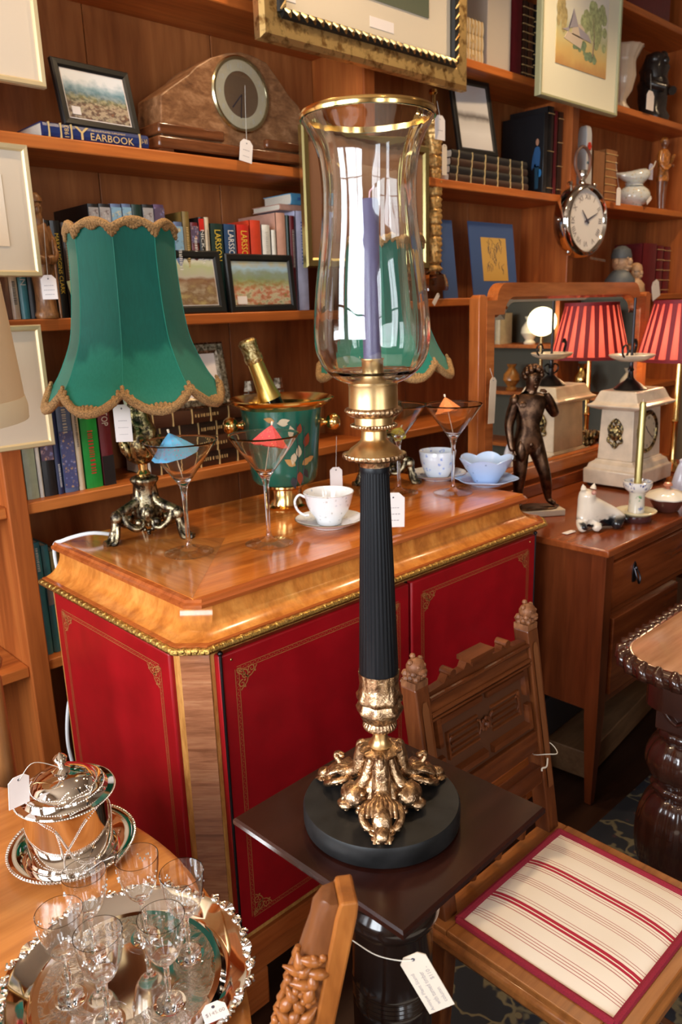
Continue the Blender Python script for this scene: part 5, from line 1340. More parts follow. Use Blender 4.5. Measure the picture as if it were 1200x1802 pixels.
g.build('hands', INK, mc, smooth=False)
MB().at(MD).lathe([(dR*.90, .008), (dR*.6, .013), (dR*.3, .016), (0, .017), (0, .016), (dR*.3, .015), (dR*.6, .012), (dR*.90, .007)], 48, cap=False).build('dial_glass', GLASS, mc)
price_tag('price_tag', 'white price tag hanging from the mantel clock dial', ony(434, 246, 2.185), Vector((1, 0, 0)), DN, [('----', .5), ('-----', .5)], .050, .068, string=[ony(431, 150, 2.20), ony(432, 200, 2.19)], ang=.15, tm=PENCIL)
# ------------------------------------------------------------------ middle bay
ZBm = SZ['B']+.028+.0005; ZCm = SZ['C']+.03+.0005; ZAm = SZ['A']+.0005; ZDm = SZ['D']+.0005; ZTm = SZ['T']+.0005
def top_at(u, v, y): return ony(u, v, y).z
# upper shelf: small gilt books, box file and dark volumes
for k in range(3):
    q = ony(832, 92, 2.24)
    book('small cream and gold book, %s of three stacked by the large gold frame' % ['bottom', 'middle', 'top'][k], ony(800, 90, 2.24).x, 2.235, ZAm+k*.056, .055, .19, .14, 'cream', flat=True, bands=8, title='POEMS', tc='gold', tsize=(.2, .3), group='small books stacked beside the gold frame')
x0 = ony(852, 100, 2.24).x; x1 = ony(893, 112, 2.24).x
tag(MB().box(x0, 2.225, ZAm, x1-.002, 2.44, ZAm+.36).build('box_file', plain('grey_cream_card', (.50, .42, .34), .7), bevel=.002), 'plain grey-cream box file on the upper middle shelf', 'box file')
row(ZAm, 120, [(893, 918, -40, .20, 'maroon', 'tall plain maroon volume right of the cream box file', dict()),
 (919, 928, 0, .18, 'darkbrown', 'gold-banded brown volume, left of three behind the watercolour', dict(bands=9)), (929, 938, 4, .18, 'leather', 'gold-banded brown volume, middle of three behind the watercolour', dict(bands=9)),
 (939, 948, 8, .18, 'black', 'gold-banded black volume, right of three behind the watercolour', dict(bands=7)), (949, 965, 8, .18, 'black', 'plain black volume hidden mostly by the watercolour', dict())], 'volumes on the upper middle shelf')
# second shelf: three lying volumes under a grey photograph
xa = ony(790, 300, 2.215).x; xb = ony(929, 318, 2.215).x
for k in range(4):
    book('dark volume with gold bands lying flat, %s under the grey photograph' % ['lowest', 'second', 'third', 'topmost'][k], xa+.006*k, 2.212, ZBm+k*.031, .030, xb-xa-.01*k, .20, 'black' if k % 2 else 'darkbrown', flat=True, bands=6, group='dark volumes lying flat under the grey photograph')
pf = ony(845, 270, 2.24)
picture('photo_frame', 'black frame with grey and white photograph, on the flat volumes', 'photo frame', T(ony(850, 268, 2.23).x-.02, 2.232, ZBm+.1245) @ RZ(-.10), .25, .32, .026, .016, BLACKP, BWPR, mount=.002, mm=PAPER, lean=.20)
# large black boxed set standing on the shelf, with dark spines at its right
xl_ = ony(936, 320, 2.215).x
row(ZBm, 328, [(962, 972, 186, .22, 'black', 'black volume next to the big black slipcase', dict(bands=3)), (973, 979, 194, .22, 'maroon', 'thin dark red volume among the black spines', dict()), (980, 988, 196, .22, 'darkbrown', 'very dark brown spine second from the stile', dict(bands=4)), (989, 1000, 198, .22, 'black', 'black gilt-lettered spine against the stile', dict(title='MC', tc='gold', tz=.88, tsize=(.12, .4), bands=3))], 'dark volumes against the bookcase stile')
x1 = ony(961, 328, 2.215).x
SLIP = plain('slipcase_black', (.010, .010, .012), .35)
sb = thing('slipcase', 'large black slipcase with cover picture of a figure in blue', 'book', (x1-.034, 2.214, ZBm))
MB().box(0, 0, 0, .032, .235, top_at(925, 188, 2.214)-ZBm).build('case', SLIP, sb, bevel=.002)
# blue-coated figurine standing in front
fg = ony(944, 312, 2.205)
def person_fig(name, label, loc, h, mats, pose=0, cat='figurine', base=None):
    """small standing figure: body, clothing, head; height 1 scaled by h"""
    t = thing(name, label, cat, loc); t.scale = (h, h, h)
    skin, cloth, trous, hair = mats
    b = MB()
    for s in (-1, 1): b.tube(bez([(s*.05, -.01, .03), (s*.055, 0, .25), (s*.05, 0, .47)], 5), [.028+.003*i for i in range(11)], 10); b.ball((s*.055, -.03, .018), .03, 8, (.8, 1.6, .6))
    b.build('trousers', trous, t)
    c = MB(); c.lathe([(.11, .40), (.115, .44), (.095, .54), (.11, .68), (.12, .76), (.07, .82), (.035, .84)], 18, lambda a, r, z: r*(1-.28*abs(math.sin(a))))
    for s in (-1, 1): c.tube(bez([(s*.10, 0, .79), (s*.15, -.02, .66), (s*.12, -.09, .55+.08*(pose if s > 0 else 0)), (s*.04, -.12, .60+.05*(pose if s > 0 else 0))], 5), [.034-.0008*i for i in range(16)], 10)
    c.build('coat', cloth, t)
    hd = MB(); hd.ball((0, -.005, .915), .055, 14, (.85, 1, 1.2)); hd.ball((0, -.058, .91), .012, 8); hd.tube([(0, 0, .83), (0, 0, .88)], .028, 8)
    for s in (-1, 1): hd.ball((s*.04, -.125, .60), .022, 8)
    hd.build('head_and_hands', skin, t)
    MB().ball((0, .008, .945), .058, 12, (.9, 1.05, .85)).build('hair', hair, t)
    if base: MB().lathe([(.14, -.03), (.14, 0), (.12, .005), (0, .005)], 20).build('base', base, t)
    return t
BLUEC = plain('figurine_blue', (.03, .10, .24), .3, coat=.5); FLESH = plain('figurine_flesh', (.45, .22, .13), .4); DARKH = plain('figurine_dark', (.05, .03, .02), .4)
hf = top_at(944, 215, 2.205)-ZBm
# stands on the shelf lip in front of the slipcase
def side_shape(pts, off=.0008):      # picture on the cover facing left
    return [(-off, y, z) for y, z in pts]
def cover(name, polys, mat):
    m = MB()
    for p in polys: m.raw(side_shape(p), [tuple(range(len(p)))])
    m.build(name, mat, sb, smooth=False)
ell = lambda cy, cz, ry, rz: [(cy+ry*math.cos(i*PI/7), cz+rz*math.sin(i*PI/7)) for i in range(14)]
def sq(pts, ky=.62, kz=.60): return [(.006+y*ky, z*kz+.004) for y, z in pts]
cover('cover_figure_trousers', [sq([(.030, .03), (.060, .03), (.064, .20), (.026, .20)])], plain('figurine_teal', (.02, .07, .12), .4))
cover('cover_figure_coat', [sq([(.022, .19), (.070, .19), (.076, .30), (.066, .335), (.046, .345), (.026, .335), (.016, .30)]), sq([(.070, .20), (.090, .17), (.094, .20), (.080, .30)])], BLUEC)
cover('cover_figure_head', [sq(ell(.046, .375, .014, .026)), sq(ell(.062, .205, .009, .012))], FLESH)
cover('cover_figure_bundle', [sq(ell(.020, .145, .016, .030))], plain('figurine_sky_blue', (.04, .22, .50), .4))
# third shelf middle bay: blue mounts with a yellow print
YEL = painting('print_yellow_drawing', [(0, (.55, .30, .06)), (.5, (.60, .34, .08)), (1, (.55, .32, .07))], 5, .1)
BLUM = plain('blue_mount_card', (.035, .075, .20), .7)
def mounted(label, u0, u1, vb, vt, print_, inset=None):
    a, b = ony(u0, vb, 2.25), ony(u1, vb, 2.25); W = b.x-a.x; H = ony((u0+u1)/2, vt, 2.25).z-ZCm
    t = thing('mounted_print', label, 'print', (0, 0, 0)); t.matrix_world = T((a.x+b.x)/2, 2.23, ZCm) @ RX(-.12)
    MB().box(-W/2, 0, 0, W/2, .004, H).build('mount', BLUM, t, smooth=False)
    if print_:
        MB().box(-W*.26, -.0012, H*.22, W*.30, -.0002, H*.80).build('print', YEL, t, smooth=False)
        g = MB()
        for q in range(34):
            r = random.Random(q); x = W*(-.16+.36*r.random()); z = H*(.30+.42*r.random()); 
            g.tube([(x, -.0016, z), (x+W*.05*(r.random()-.5), -.0016, z+H*.06), (x+W*.08*(r.random()-.5), -.0016, z+H*.09)], .0010, 4)
        g.build('ink_drawing', INK, t, smooth=False)
    return t
mounted('blue mount with yellow ink drawing leaning at the back of middle shelf', 828, 905, 520, 390, True)
mounted('plain blue mounted card behind the crystal candlestick', 775, 800, 515, 385, False)
# crystal and gilt candlestick lamp column
cxl = ony(772, 510, 2.205)
cl = thing('crystal_candlestick', 'tall gilt and crystal candlestick column right of the hurricane glass', 'candlestick', (cxl.x, 2.235, ZCm))
pr = [(r/1.0, z-ZCm) for r, z in prof(cxl.x, 2.235, [(512, 26), (505, 27), (494, 25), (484, 22), (478, 12)])]
MB().lathe(pr, 8, cap=True).build('crystal_foot', GLASS, cl, smooth=False)
zt = prof(cxl.x, 2.235, [(215, 10)])[0][1]-ZCm; zb = pr[-1][1]
MB().lathe([(.030, zb), (.036, zb+.01), (.022, zb+.03)]+[(.026+.010*abs(math.sin(k*1.3)), zb+.03+(zt-zb-.03)*k/60) for k in range(61)], 20, lambda a, r, z: r*(1+.14*math.sin(a*6+z*60))).build('gilt_column', plain('gilt_gesso', (.62, .36, .12), .4, metal=.55, vary=.5, vs=90, bmp=.6), cl, ang=70)
zt2 = prof(cxl.x, 2.235, [(158, 5)])[0][1]-ZCm
MB().lathe([(.024, zt), (.026, zt+.012), (.010, zt+.022), (.009, zt2-.02), (.018, zt2-.012), (.016, zt2), (0, zt2)], 18).build('brass_top', BRASS, cl)
g = MB()
for k in range(18): g.ball((.045*math.cos(k*2.4), .045*math.sin(k*2.4), zb+.04+.02*k), .009, 8)
price_tag('price_tag', 'white price tag hanging from brass top of crystal candlestick', ony(774, 203, 2.17), Vector((1, 0, 0)), DN, [('----', .5)], .062, .090, string=[ony(769, 178, 2.17)], tm=PENCIL)
price_tag('price_tag', 'cream price tag hanging beside the gilt candlestick column', ony(782, 254, 2.16), Vector((1, 0, 0)), DN, None, .030, .115, mat=CREAM)
price_tag('price_tag', 'white price tag poking out under the crystal foot', ony(772, 517, 2.16), Vector((1, 0, 0)), DN, None, .020, .055, ang=.7)
# ------------------------------------------------------------------ right bay
def rxyz(u, v, z): return onz(u, v, z)
v1 = ony(1098, 176, 2.26)
WHV = plain('ivory_ceramic', (.66, .52, .38), .25, coat=.6)
va = thing('ceramic_vase', 'ivory fluted vase behind the watercolour on right upper shelf', 'vase', (v1.x, 2.28, ZAm))
hv = ony(1098, 85, 2.28).z-ZAm
MB().lathe([(.05, 0), (.052, .01), (.03, .04), (.028, .06), (.055, .10), (.072, .17), (.066, hv*.75), (.075, hv*.92), (.105, hv), (.100, hv), (.06, hv*.75), (.04, .1), (0, .08)], 48, lambda a, r, z: r*(1+.035*math.cos(a*14))).build('body', WHV, va, ang=60)
sc_ = ony(1150, 193, 2.27)
st_ = thing('carved_statuette', 'nearly black carved statuette on right upper shelf with white tag', 'statuette', (sc_.x, 2.28, ZAm))
hs = ony(1150, 90, 2.28).z-ZAm
BLK = plain('black_soapstone', (.020, .014, .012), .3, coat=.3, vary=.4, vs=30)
b = MB(); b.lathe([(.085, 0), (.09, .02), (.07, .05), (.075, hs*.3), (.082, hs*.55), (.060, hs*.68), (.05, hs*.74)], 20, lambda a, r, z: r*(1+.10*math.sin(a*5+z*25)))
b.ball((-.005, -.01, hs*.87), .052, 14, (1.25, 1, .85)); b.lathe([(.07, hs*.60), (.075, hs*.75), (.060, hs*.88), (.045, hs*.96), (0, hs*.98)], 14, lambda a, r, z: r*(1+.14*math.sin(a*4+z*50))); b.ball((-.0, -.06, hs*.84), .025, 8); b.ball((.03, -.03, hs*.93), .03, 8)
for s in (-1, 1): b.tube(bez([(s*.06, 0, hs*.68), (s*.10, -.03, hs*.5), (s*.05, -.09, hs*.42)], 5), .024, 8)
b.build('body', BLK, st_, ang=70)
price_tag('price_tag', 'white price tag hanging on the black carved statuette', ony(1145, 160, 2.18), Vector((1, 0, 0)), DN, None, .085, .095, string=[ony(1145, 130, 2.20)])
# top-right: dark red volume and a glass
row(ZTm, 20, [(1105, 1180, -60, .2, 'maroon', 'dark red volume on the topmost right shelf', dict())], 'books on the topmost right shelf')
wv = ony(1030, 300, 2.27)
hwv = top_at(1030, 219, 2.24)-ZBm
fv = thing('flower_vase', 'white square bottle vase with painted red flower', 'vase', (ony(1032, 320, 2.24).x, 2.26, ZBm))
MB().rings([[(-.032*k, -.032*k, z), (.032*k, -.032*k, z), (.032*k, .032*k, z), (-.032*k, .032*k, z)] for z, k in ((0, 1.0), (hwv*.3, .98), (hwv*.9, .80), (hwv*.97, .70), (hwv, .5))]).build('body', PORCW if False else plain('white_ceramic', (.66, .64, .62), .2, coat=.6), fv, smooth=False, bevel=.004)
fl_ = MB()
for k in range(6): fl_.ball((.010*math.cos(k*PI/3)-.002, -.0305, hwv*.72+.012*math.sin(k*PI/3)), .010, 8, (1, .25, 1))
fl_.build('painted_red_flower', plain('painted_red', (.60, .035, .015), .3), fv)
fl_ = MB()
for k, (x, z) in enumerate(((.0, .56), (-.012, .50), (.010, .48), (.0, .42), (.012, .60))): fl_.ball((x, -.0300-.001*(k % 2), hwv*z), .009, 8, (1.2, .25, .8))
fl_.build('painted_foliage', plain('painted_blue_green', (.05, .16, .22), .3), fv)
q0 = ony(1052, 335, 2.27)
for k, (u0, u1, vt) in enumerate(((1046, 1066, 266), (1067, 1087, 264))):
    x0_, x1_ = ony(u0, 340, 2.24).x, ony(u1, 340, 2.24).x
    book('tan-brown ' + ['smooth book beside the white flower vase', 'ridged book left of the porcelain duck box'][k], x0_, 2.25, ZBm, x1_-x0_-.002, top_at((u0+u1)/2, vt, 2.25)-ZBm, .18, 'tan', bands=0 if k == 0 else 7)
# duck-shaped porcelain box
dk = ony(1122, 350, 2.25)
dpc = spots('sprigged_porcelain', (.60, .60, .56), [(.30, .34, .26), (.66, .50, .30)], 55, .45)
du = thing('porcelain_bird', 'white porcelain bird with upturned tail and painted sprigs', 'ornament', (dk.x, 2.275, ZBm), -.72)
k_ = 1.0
b = MB(); b.ball((0, 0, .062), .072, 24, (1.30, 1, .86)); b.lathe([(.045, 0), (.05, .006), (.04, .012)], 24); b.lathe([(.052, .115), (.046, .124), (.055, .132)], 30)
b.build('body', dpc, du)
b = MB()
b.rings([[(-.115+.0*i, 0, .172), (-.113, .004, .170), (-.112, 0, .168), (-.113, -.004, .170)]]+[[(x, ry*math.cos(a), z+rz*math.sin(a)) for a in [q*PI/6 for q in range(12)]][:12] for x, ry, rz, z in ()] if False else [[(x+0*a, ry*math.cos(a), z+rz*math.sin(a)) for a in [q*PI/8 for q in range(16)]] for x, ry, rz, z in ((-.118, .003, .003, .186), (-.09, .018, .014, .176), (-.06, .032, .024, .168), (-.02, .044, .036, .162), (.02, .048, .042, .164), (.055, .040, .038, .172), (.078, .022, .022, .176), (.09, .004, .004, .178))])
b.build('neck_and_head', dpc, du)
MB().tube(bez([(.07, 0, .19), (.10, .0, .21), (.115, 0, .245)], 5), .004, 6).build('quill', WHV, du)
price_tag('price_tag', 'white price tag on a string left of the porcelain bird', ony(1089, 330, 2.17), Vector((1, 0, 0)), DN, None, .045, .088, string=[ony(1084, 284, 2.17), ony(1086, 310, 2.17)])
price_tag('price_tag', 'lavender price tag behind the porcelain bird', ony(1146, 288, 2.24), Vector((1, 0, 0)), DN, None, .05, .085, mat=bm('lavender', BC['lavender']))
price_tag('price_tag', 'small white price tag slanting below the porcelain bird', ony(1146, 347, 2.18), Vector((1, 0, 0)), DN, None, .022, .062, ang=1.0)
ORF = plain('amber_glaze', (.42, .15, .03), .25, coat=.6, vary=.5, vs=30); BRF = plain('brown_glaze', (.20, .07, .03), .3, coat=.5)
og = ony(1163, 352, 2.27)
person_fig('ceramic_figurine', 'amber glazed figurine of a standing player in right bay', (og.x, 2.27, ZBm), top_at(1163, 238, 2.27)-ZBm, (BRF, ORF, BRF, ORF), 2.4)
# third shelf right bay: two carved heads and red books
h1 = ony(1100, 500, 2.22)
def head_fig(label, x, y, z, h, body, face, hat):
    t = thing('carved_bust', label, 'bust', (x, y, z)); t.scale = (h, h, h)
    MB().lathe([(.30, 0), (.32, .05), (.30, .30), (.22, .42), (.15, .50)], 18, lambda a, r, z: r*(1+.08*math.sin(a*5+z*10))).build('shoulders', body, t, ang=70)
    b = MB(); b.ball((0, 0, .68), .20, 16, (.85, 1, 1.2)); b.ball((-.02, -.20, .66), .06, 10, (.8, 1.2, 1.4)); b.ball((-.0, -.17, .56), .08, 10, (1, 1, .7)); b.ball((0, -.13, .50), .07, 8)
    for s in (-1, 1): b.ball((s*.18, .02, .68), .06, 10, (.5, 1, 1.4)); b.ball((s*.07, -.17, .74), .035, 8)
    b.build('head', face, t, ang=70)
    MB().lathe([(.21, .74), (.215, .80), (.18, .92), (.08, .99), (0, 1.0)], 18).build('cap', hat, t)
    return t
GRYF = plain('grey_painted_wood', (.08, .09, .10), .5); TANF = plain('tan_painted_wood', (.48, .28, .15), .5, vary=.3, vs=30)
head_fig('carved bust of capped man with grey coat on right bay shelf', ony(1098, 500, 2.21).x, 2.235, ZCm, top_at(1098, 432, 2.22)-ZCm, GRYF, TANF, GRYF)
head_fig('smaller tan carved bust beside the grey-capped one', ony(1127, 505, 2.20).x, 2.235, ZCm, top_at(1127, 462, 2.22)-ZCm, TANF, TANF, TANF)
row(ZCm, 512, [(1128, 1152, 428, .20, 'maroon', 'broad dark red volume behind the carved busts', dict()), (1153, 1164, 432, .20, 'maroon', 'dark red gilt-banded volume, second from bay end', dict(bands=5)), (1165, 1176, 434, .20, 'maroon', 'dark red gilt-banded volume nearest the bay end', dict(bands=5))], 'dark red volumes in the right bay', ys=2.28)
price_tag('price_tag', 'large white price tag hanging below the tan carved bust', ony(1152, 494, 2.16), Vector((1, 0, 0)), DN, None, .095, .105, ang=-.35)
# chrome stopwatch-shaped wall clock on the stile
wc = ony(1033, 388, 2.13)
# the clock hangs from a nail in the stile by a leather-coloured loop, turned towards the room
cw = thing('stopwatch_clock', 'large chrome pocket-watch style wall clock hanging on the bookcase stile', 'wall clock', (0, 0, 0))
cc_ = ony(1030, 388, 2.115)
cw.matrix_world = Matrix.Translation(cc_) @ RZ(math.radians(-6)) @ Matrix(((1, 0, 0, 0), (0, 0, -1, 0), (0, 1, 0, 0), (0, 0, 0, 1)))
RW = .172
MB().lathe([(RW*.55, -.075), (RW*.92, -.072), (RW*1.0, -.055), (RW*1.02, -.03), (RW*.99, 0), (RW*.93, .016), (RW*.86, .020), (RW*.82, .012), (RW*.80, .006)], 72).build('case', CHROME, cw, ang=50)
MB().lathe([(RW*.81, .0065), (0, .0066)], 64, cap=False).build('dial', plain('white_dial', (.72, .66, .60), .4), cw, smooth=False)
g = MB()
for k, nme in enumerate(['XII', 'I', 'II', 'III', 'IIII', 'V', 'VI', 'VII', 'VIII', 'IX', 'X', 'XI']):
    a = PI/2-k*PI/6; g.at(T(RW*.64*math.cos(a), RW*.64*math.sin(a), .0075) @ RZ(a-PI/2)).text(nme, h=RW*.15)
for k in range(60):
    a = k*PI/30; g.at(RZ(a)).box(RW*.76, -.0005, .0068, RW*.785, .0005, .0074)
g.build('numerals', plain('dial_grey_ink', (.22, .18, .16), .5), cw, smooth=False)
g = MB()
for a, l, w in ((PI/2+.75, .36, .006), (PI/2-1.15, .55, .0045)): g.at(RZ(a)).prism([(-.02, -w), (RW*l, -w*.3), (RW*l, w*.3), (-.02, w)], .010, .0115, 'xy')
g.at(Matrix.Identity(4)).lathe([(.007, .008), (.007, .013), (0, .013)], 14)
g.build('hands', INK, cw, smooth=False)
g = MB()
for a, r_ in ((PI/2, .020),):
    g.at(T(0, RW*1.0, -.028) @ RX(-PI/2)).lathe([(.020, 0), (.014, .012), (.013, .030), (.022, .036), (.024, .050), (.020, .062), (.008, .066), (0, .066)], 24)
g.build('crown', CHROME, cw)
for a in (PI/2-.52, PI/2+.52):
    MB().at(RZ(a) @ T(RW*1.0, 0, -.028) @ RY(PI/2)).lathe([(.008, 0), (.007, .014), (.012, .018), (.012, .030), (0, .033)], 16).build('push_button', CHROME, cw)
for a in (-PI/2-.55, -PI/2+.55, PI, 0):
    MB().at(RZ(a) @ T(RW*1.02, 0, -.028)).ball((0, 0, 0), .010, 10).build('rivet', CHROME, cw)
MB().tube(bez([(-.012, RW*1.12, -.028), (-.055, RW*1.42, -.030), (-.050, RW*1.80, -.030), (0, RW*1.98, -.030), (.050, RW*1.80, -.030), (.055, RW*1.42, -.030), (.012, RW*1.12, -.028)], 6), .0078, 8).build('hanging_loop', plain('brown_leather_loop', (.16, .07, .045), .5), cw)
MB().at(T(.05, -RW*1.02, .0) @ RZ(-.1)).box(0, -.006, 0, .13, .006, .004).build('stand_bar', SILVERT, cw)
# fifth level right bay: small items on lower shelf
# ------------------------------------------------------------------ hanging pictures
MOOR = painting('print_moorland', [(0, (.12, .13, .08)), (.2, (.10, .12, .07)), (.4, (.26, .27, .26)), (.7, (.36, .38, .42)), (1, (.45, .47, .52))], 3, .25, rough=.35)
GA, GB_ = ony(461, 70, 2.06), ony(824, 156, 2.06)
Wg = GB_.x-GA.x
ML_ = plain('cream_mount', (.66, .56, .42), .7)
bigp = thing('gold_framed_picture', 'large gold-leaf framed landscape with black beaded inner edge hanging at top', 'framed picture', ((GA.x+GB_.x)/2, 2.06, (GA.z+GB_.z)/2))
oframe(bigp, Wg, .86, .088, .035, GOLDF)
inner = MB(); ib_ = .082
for (x0, z0, x1, z1) in ((-Wg/2+ib_, ib_, Wg/2-ib_, ib_), (-Wg/2+ib_, ib_, -Wg/2+ib_, .86-ib_), (Wg/2-ib_, ib_, Wg/2-ib_, .86-ib_)):
    inner.tube([(x0, .004, z0), (x1, .004, z1)], .017, 8)
inner.build('black_inner_edge', BLACKP, bigp)
bd_ = MB()
for (x0, z0, x1, z1) in ((-Wg/2+ib_, ib_, Wg/2-ib_, ib_), (-Wg/2+ib_, ib_, -Wg/2+ib_, .86-ib_), (Wg/2-ib_, ib_, Wg/2-ib_, .86-ib_)):
    L_ = math.hypot(x1-x0, z1-z0); n_ = int(L_/.034)
    for i in range(n_):
        s = (i+.5)/n_; dx, dz = (x1-x0)/L_, (z1-z0)/L_
        cx, cz = x0+(x1-x0)*s, z0+(z1-z0)*s
        bd_.tube([(cx-dx*.013-dz*.010, -.009, cz-dz*.013+dx*.010), (cx, -.016, cz), (cx+dx*.013+dz*.010, -.009, cz+dz*.013-dx*.010)], [.003, .0065, .003], 6)
bd_.build('gilt_rope_beads', GOLDF, bigp)
MB().box(-Wg/2+.07, .016, .07, Wg/2-.07, .022, .80).build('mount', ML_, bigp, smooth=False)
MB().box(-Wg/2+.20, .012, .21, Wg/2-.22, .0165, .68).build('print', MOOR, bigp, smooth=False)
g = MB(); g.box(-.02, .0145, .125, .10, .0155, .158); g.box(-Wg/2+.115, .0145, .125, -Wg/2+.155, .0155, .17); g.build('caption_labels', PAPER, bigp, smooth=False)
# watercolour of a house and trees
WA, WB_ = ony(951, 164, 2.04), ony(1086, 207, 2.04)
Ww = WB_.x-WA.x
wcp = thing('watercolour_picture', 'watercolour of cottage and tree in pale mount with olive edge', 'framed picture', ((WA.x+WB_.x)/2, 2.04, (WA.z+WB_.z)/2-.0))
OLV = plain('olive_grey_frame', (.30, .29, .16), .45, coat=.2)
Hw = .66
oframe(wcp, Ww, Hw, .016, .030, OLV)
MB().box(-Ww/2+.012, .010, .012, Ww/2-.012, .016, Hw-.012).build('mount', plain('pale_mount', (.70, .66, .50), .7), wcp, smooth=False)
SKYW = painting('watercolour_ground', [(0, (.46, .24, .08)), (.12, (.58, .38, .13)), (.24, (.56, .46, .20)), (.32, (.42, .42, .24)), (.42, (.60, .58, .46)), (.7, (.66, .62, .55)), (1, (.62, .62, .60))], 5, .10)
px0, px1, pz0_, pz1_ = -Ww/2+.12, Ww/2-.115, .145, .60
pw = MB().box(px0, .0075, pz0_, px1, .0105, pz1_).build('watercolour', SKYW, wcp, smooth=False)
def blobs(m, pts, r, seed, n, sq=(1, .08, 1), y=.0072):
    rr = random.Random(seed)
    for i in range(n):
        c = pts[i % len(pts)]
        m.ball((c[0]+rr.gauss(0, r*.6), y, c[1]+rr.gauss(0, r*.5)), r*(.35+.4*rr.random()), 7, sq)
    return m
Wp, Hp = px1-px0, pz1_-pz0_
def PP(a, b): return (px0+Wp*a, pz0_+Hp*(b*.70-.02))
blobs(MB(), [PP(.70, .72), PP(.62, .62), PP(.80, .60), PP(.76, .82)], .05, 3, 46, (1, .03, 1)).build('tree_foliage', plain('watercolour_leaf', (.30, .33, .16), .8, vary=.4, vs=60), pw, smooth=False)
blobs(MB(), [PP(.08, .75), PP(.06, .55), PP(.10, .62)], .030, 5, 22, (1, .03, 1.6)).build('tree_foliage', plain('watercolour_autumn', (.36, .28, .12), .8, vary=.3, vs=60), pw, smooth=False)
blobs(MB(), [PP(.40, .30), PP(.60, .25), PP(.72, .22), PP(.50, .34)], .028, 8, 26, (1.2, .03, .8)).build('bushes', plain('watercolour_bush', (.16, .22, .12), .8, vary=.4, vs=60), pw, smooth=False)
g = MB()
for p in ([PP(.14, .36), PP(.46, .30), PP(.50, .44), PP(.20, .46)], [PP(.28, .44), PP(.54, .42), PP(.52, .56), PP(.44, .60), PP(.30, .56)]): g.prism([(a, b) for a, b in p], .0062, .0074, 'xz')
g.build('cottage_walls', plain('watercolour_wall', (.52, .42, .32), .8), pw, smooth=False)
g = MB()
for p in ([PP(.10, .46), PP(.22, .46), PP(.30, .72), PP(.20, .50)], [PP(.22, .50), PP(.30, .76), PP(.40, .56)], [PP(.40, .56), PP(.60, .50), PP(.66, .42), PP(.44, .44)]): g.prism(p, .0055, .0066, 'xz')
g.build('cottage_roof', plain('watercolour_slate', (.30, .27, .30), .8), pw, smooth=False)
g = MB(); g.tube([(PP(.70, .25)[0], .007, PP(.70, .25)[1]), (PP(.72, .5)[0], .007, PP(.72, .5)[1]), (PP(.68, .74)[0], .007, PP(.68, .74)[1])], [.004, .003, .0015], 5)
g.build('tree_trunk', plain('watercolour_trunk', (.16, .11, .07), .8), pw, smooth=False)
# brass-framed glazed print hanging behind the hurricane glass
GT0 = ony(542, 485, 2.13); GT1 = ony(757, 462, 2.13)
Wm = GT1.x-GT0.x; Hm = ony(545, 235, 2.13).z-GT0.z
br_ = thing('brass_framed_print', 'brown print in slim brass frame, seen through the hurricane glass', 'framed picture', ((GT0.x+GT1.x)/2, 2.13, (GT0.z+GT1.z)/2))
oframe(br_, Wm, Hm, .034, .022, metal('slim_brass_frame', (.62, .52, .22), .25))
MB().box(-Wm/2+.03, .012, .03, Wm/2-.03, .016, Hm-.03).build('mount', plain('brown_mount', (.22, .10, .05), .5), br_, smooth=False)
MB().box(-Wm/2+.09, .009, .09, Wm/2-.09, .0125, Hm-.10).build('print', painting('print_brown_interior', [(0, (.16, .05, .03)), (.3, (.32, .13, .06)), (.6, (.26, .12, .07)), (1, (.36, .22, .14))], 5, .25), br_, smooth=False)
# pale framed pictures at the left edge
def edge_pic(label, ur, vt, vb, W, fw, mat, y, margin, art, dropd=.0, right_v=None):
    br = ony(ur, vb, y); tr = ony(ur, vt, y)
    H = tr.z-br.z
    t = thing('framed_print', label, 'framed picture', (br.x-W/2, y, br.z))
    oframe(t, W, H, fw, .022, mat)
    MB().box(-W/2+fw*.8, .010, fw*.8, W/2-fw*.8, .015, H-fw*.8).build('mount', CREAM, t, smooth=False)
    MB().box(-W/2+margin, .008, margin, W/2-margin, .011, H-margin).build('print', art, t, smooth=False)
    return t
PEACH = painting('print_pale_peach', [(0, (.72, .56, .40)), (1, (.74, .66, .56))], 3, .2)
edge_pic('pale print in thin silver-gold frame at top left, above the shelves', 84, -110, 155, .36, .016, GOLDT, 2.08, .145, PEACH)
edge_pic('cream print in thin gold frame, middle left beside carved figure', 77, 258, 487, .30, .016, GOLDT, 2.10, .075, PEACH)
edge_pic('cream print in thin gold frame, lowest at left behind green lampshade', 99, 570, 783, .30, .016, GOLDT, 2.10, .085, PEACH)
# ------------------------------------------------------------------ walnut side table with silver
tb = thing('side_table', 'round golden walnut table carrying the silver at lower left', 'table', (-.125, 1.011, 0))
TZ = .75
MB().lathe([(0, TZ-.03), (.60, TZ-.03), (.645, TZ-.026), (.660, TZ-.014), (.665, TZ-.006), (.658, TZ-.001), (.652, TZ), (0, TZ)], 120).build('table_top', W_TABLE, tb)
MB().lathe([(.10, .03), (.05, .06), (.045, .2), (.07, .35), (.05, .5), (.06, .66), (.16, TZ-.031)], 32).build('pedestal', W_TABLE, tb)
for k in range(3):
    MB().at(RZ(k*2.094+.4)).tube(bez([(.04, 0, .16), (.18, 0, .10), (.34, 0, .03)], 6), .028, 8).build('leg', W_TABLE, tb)
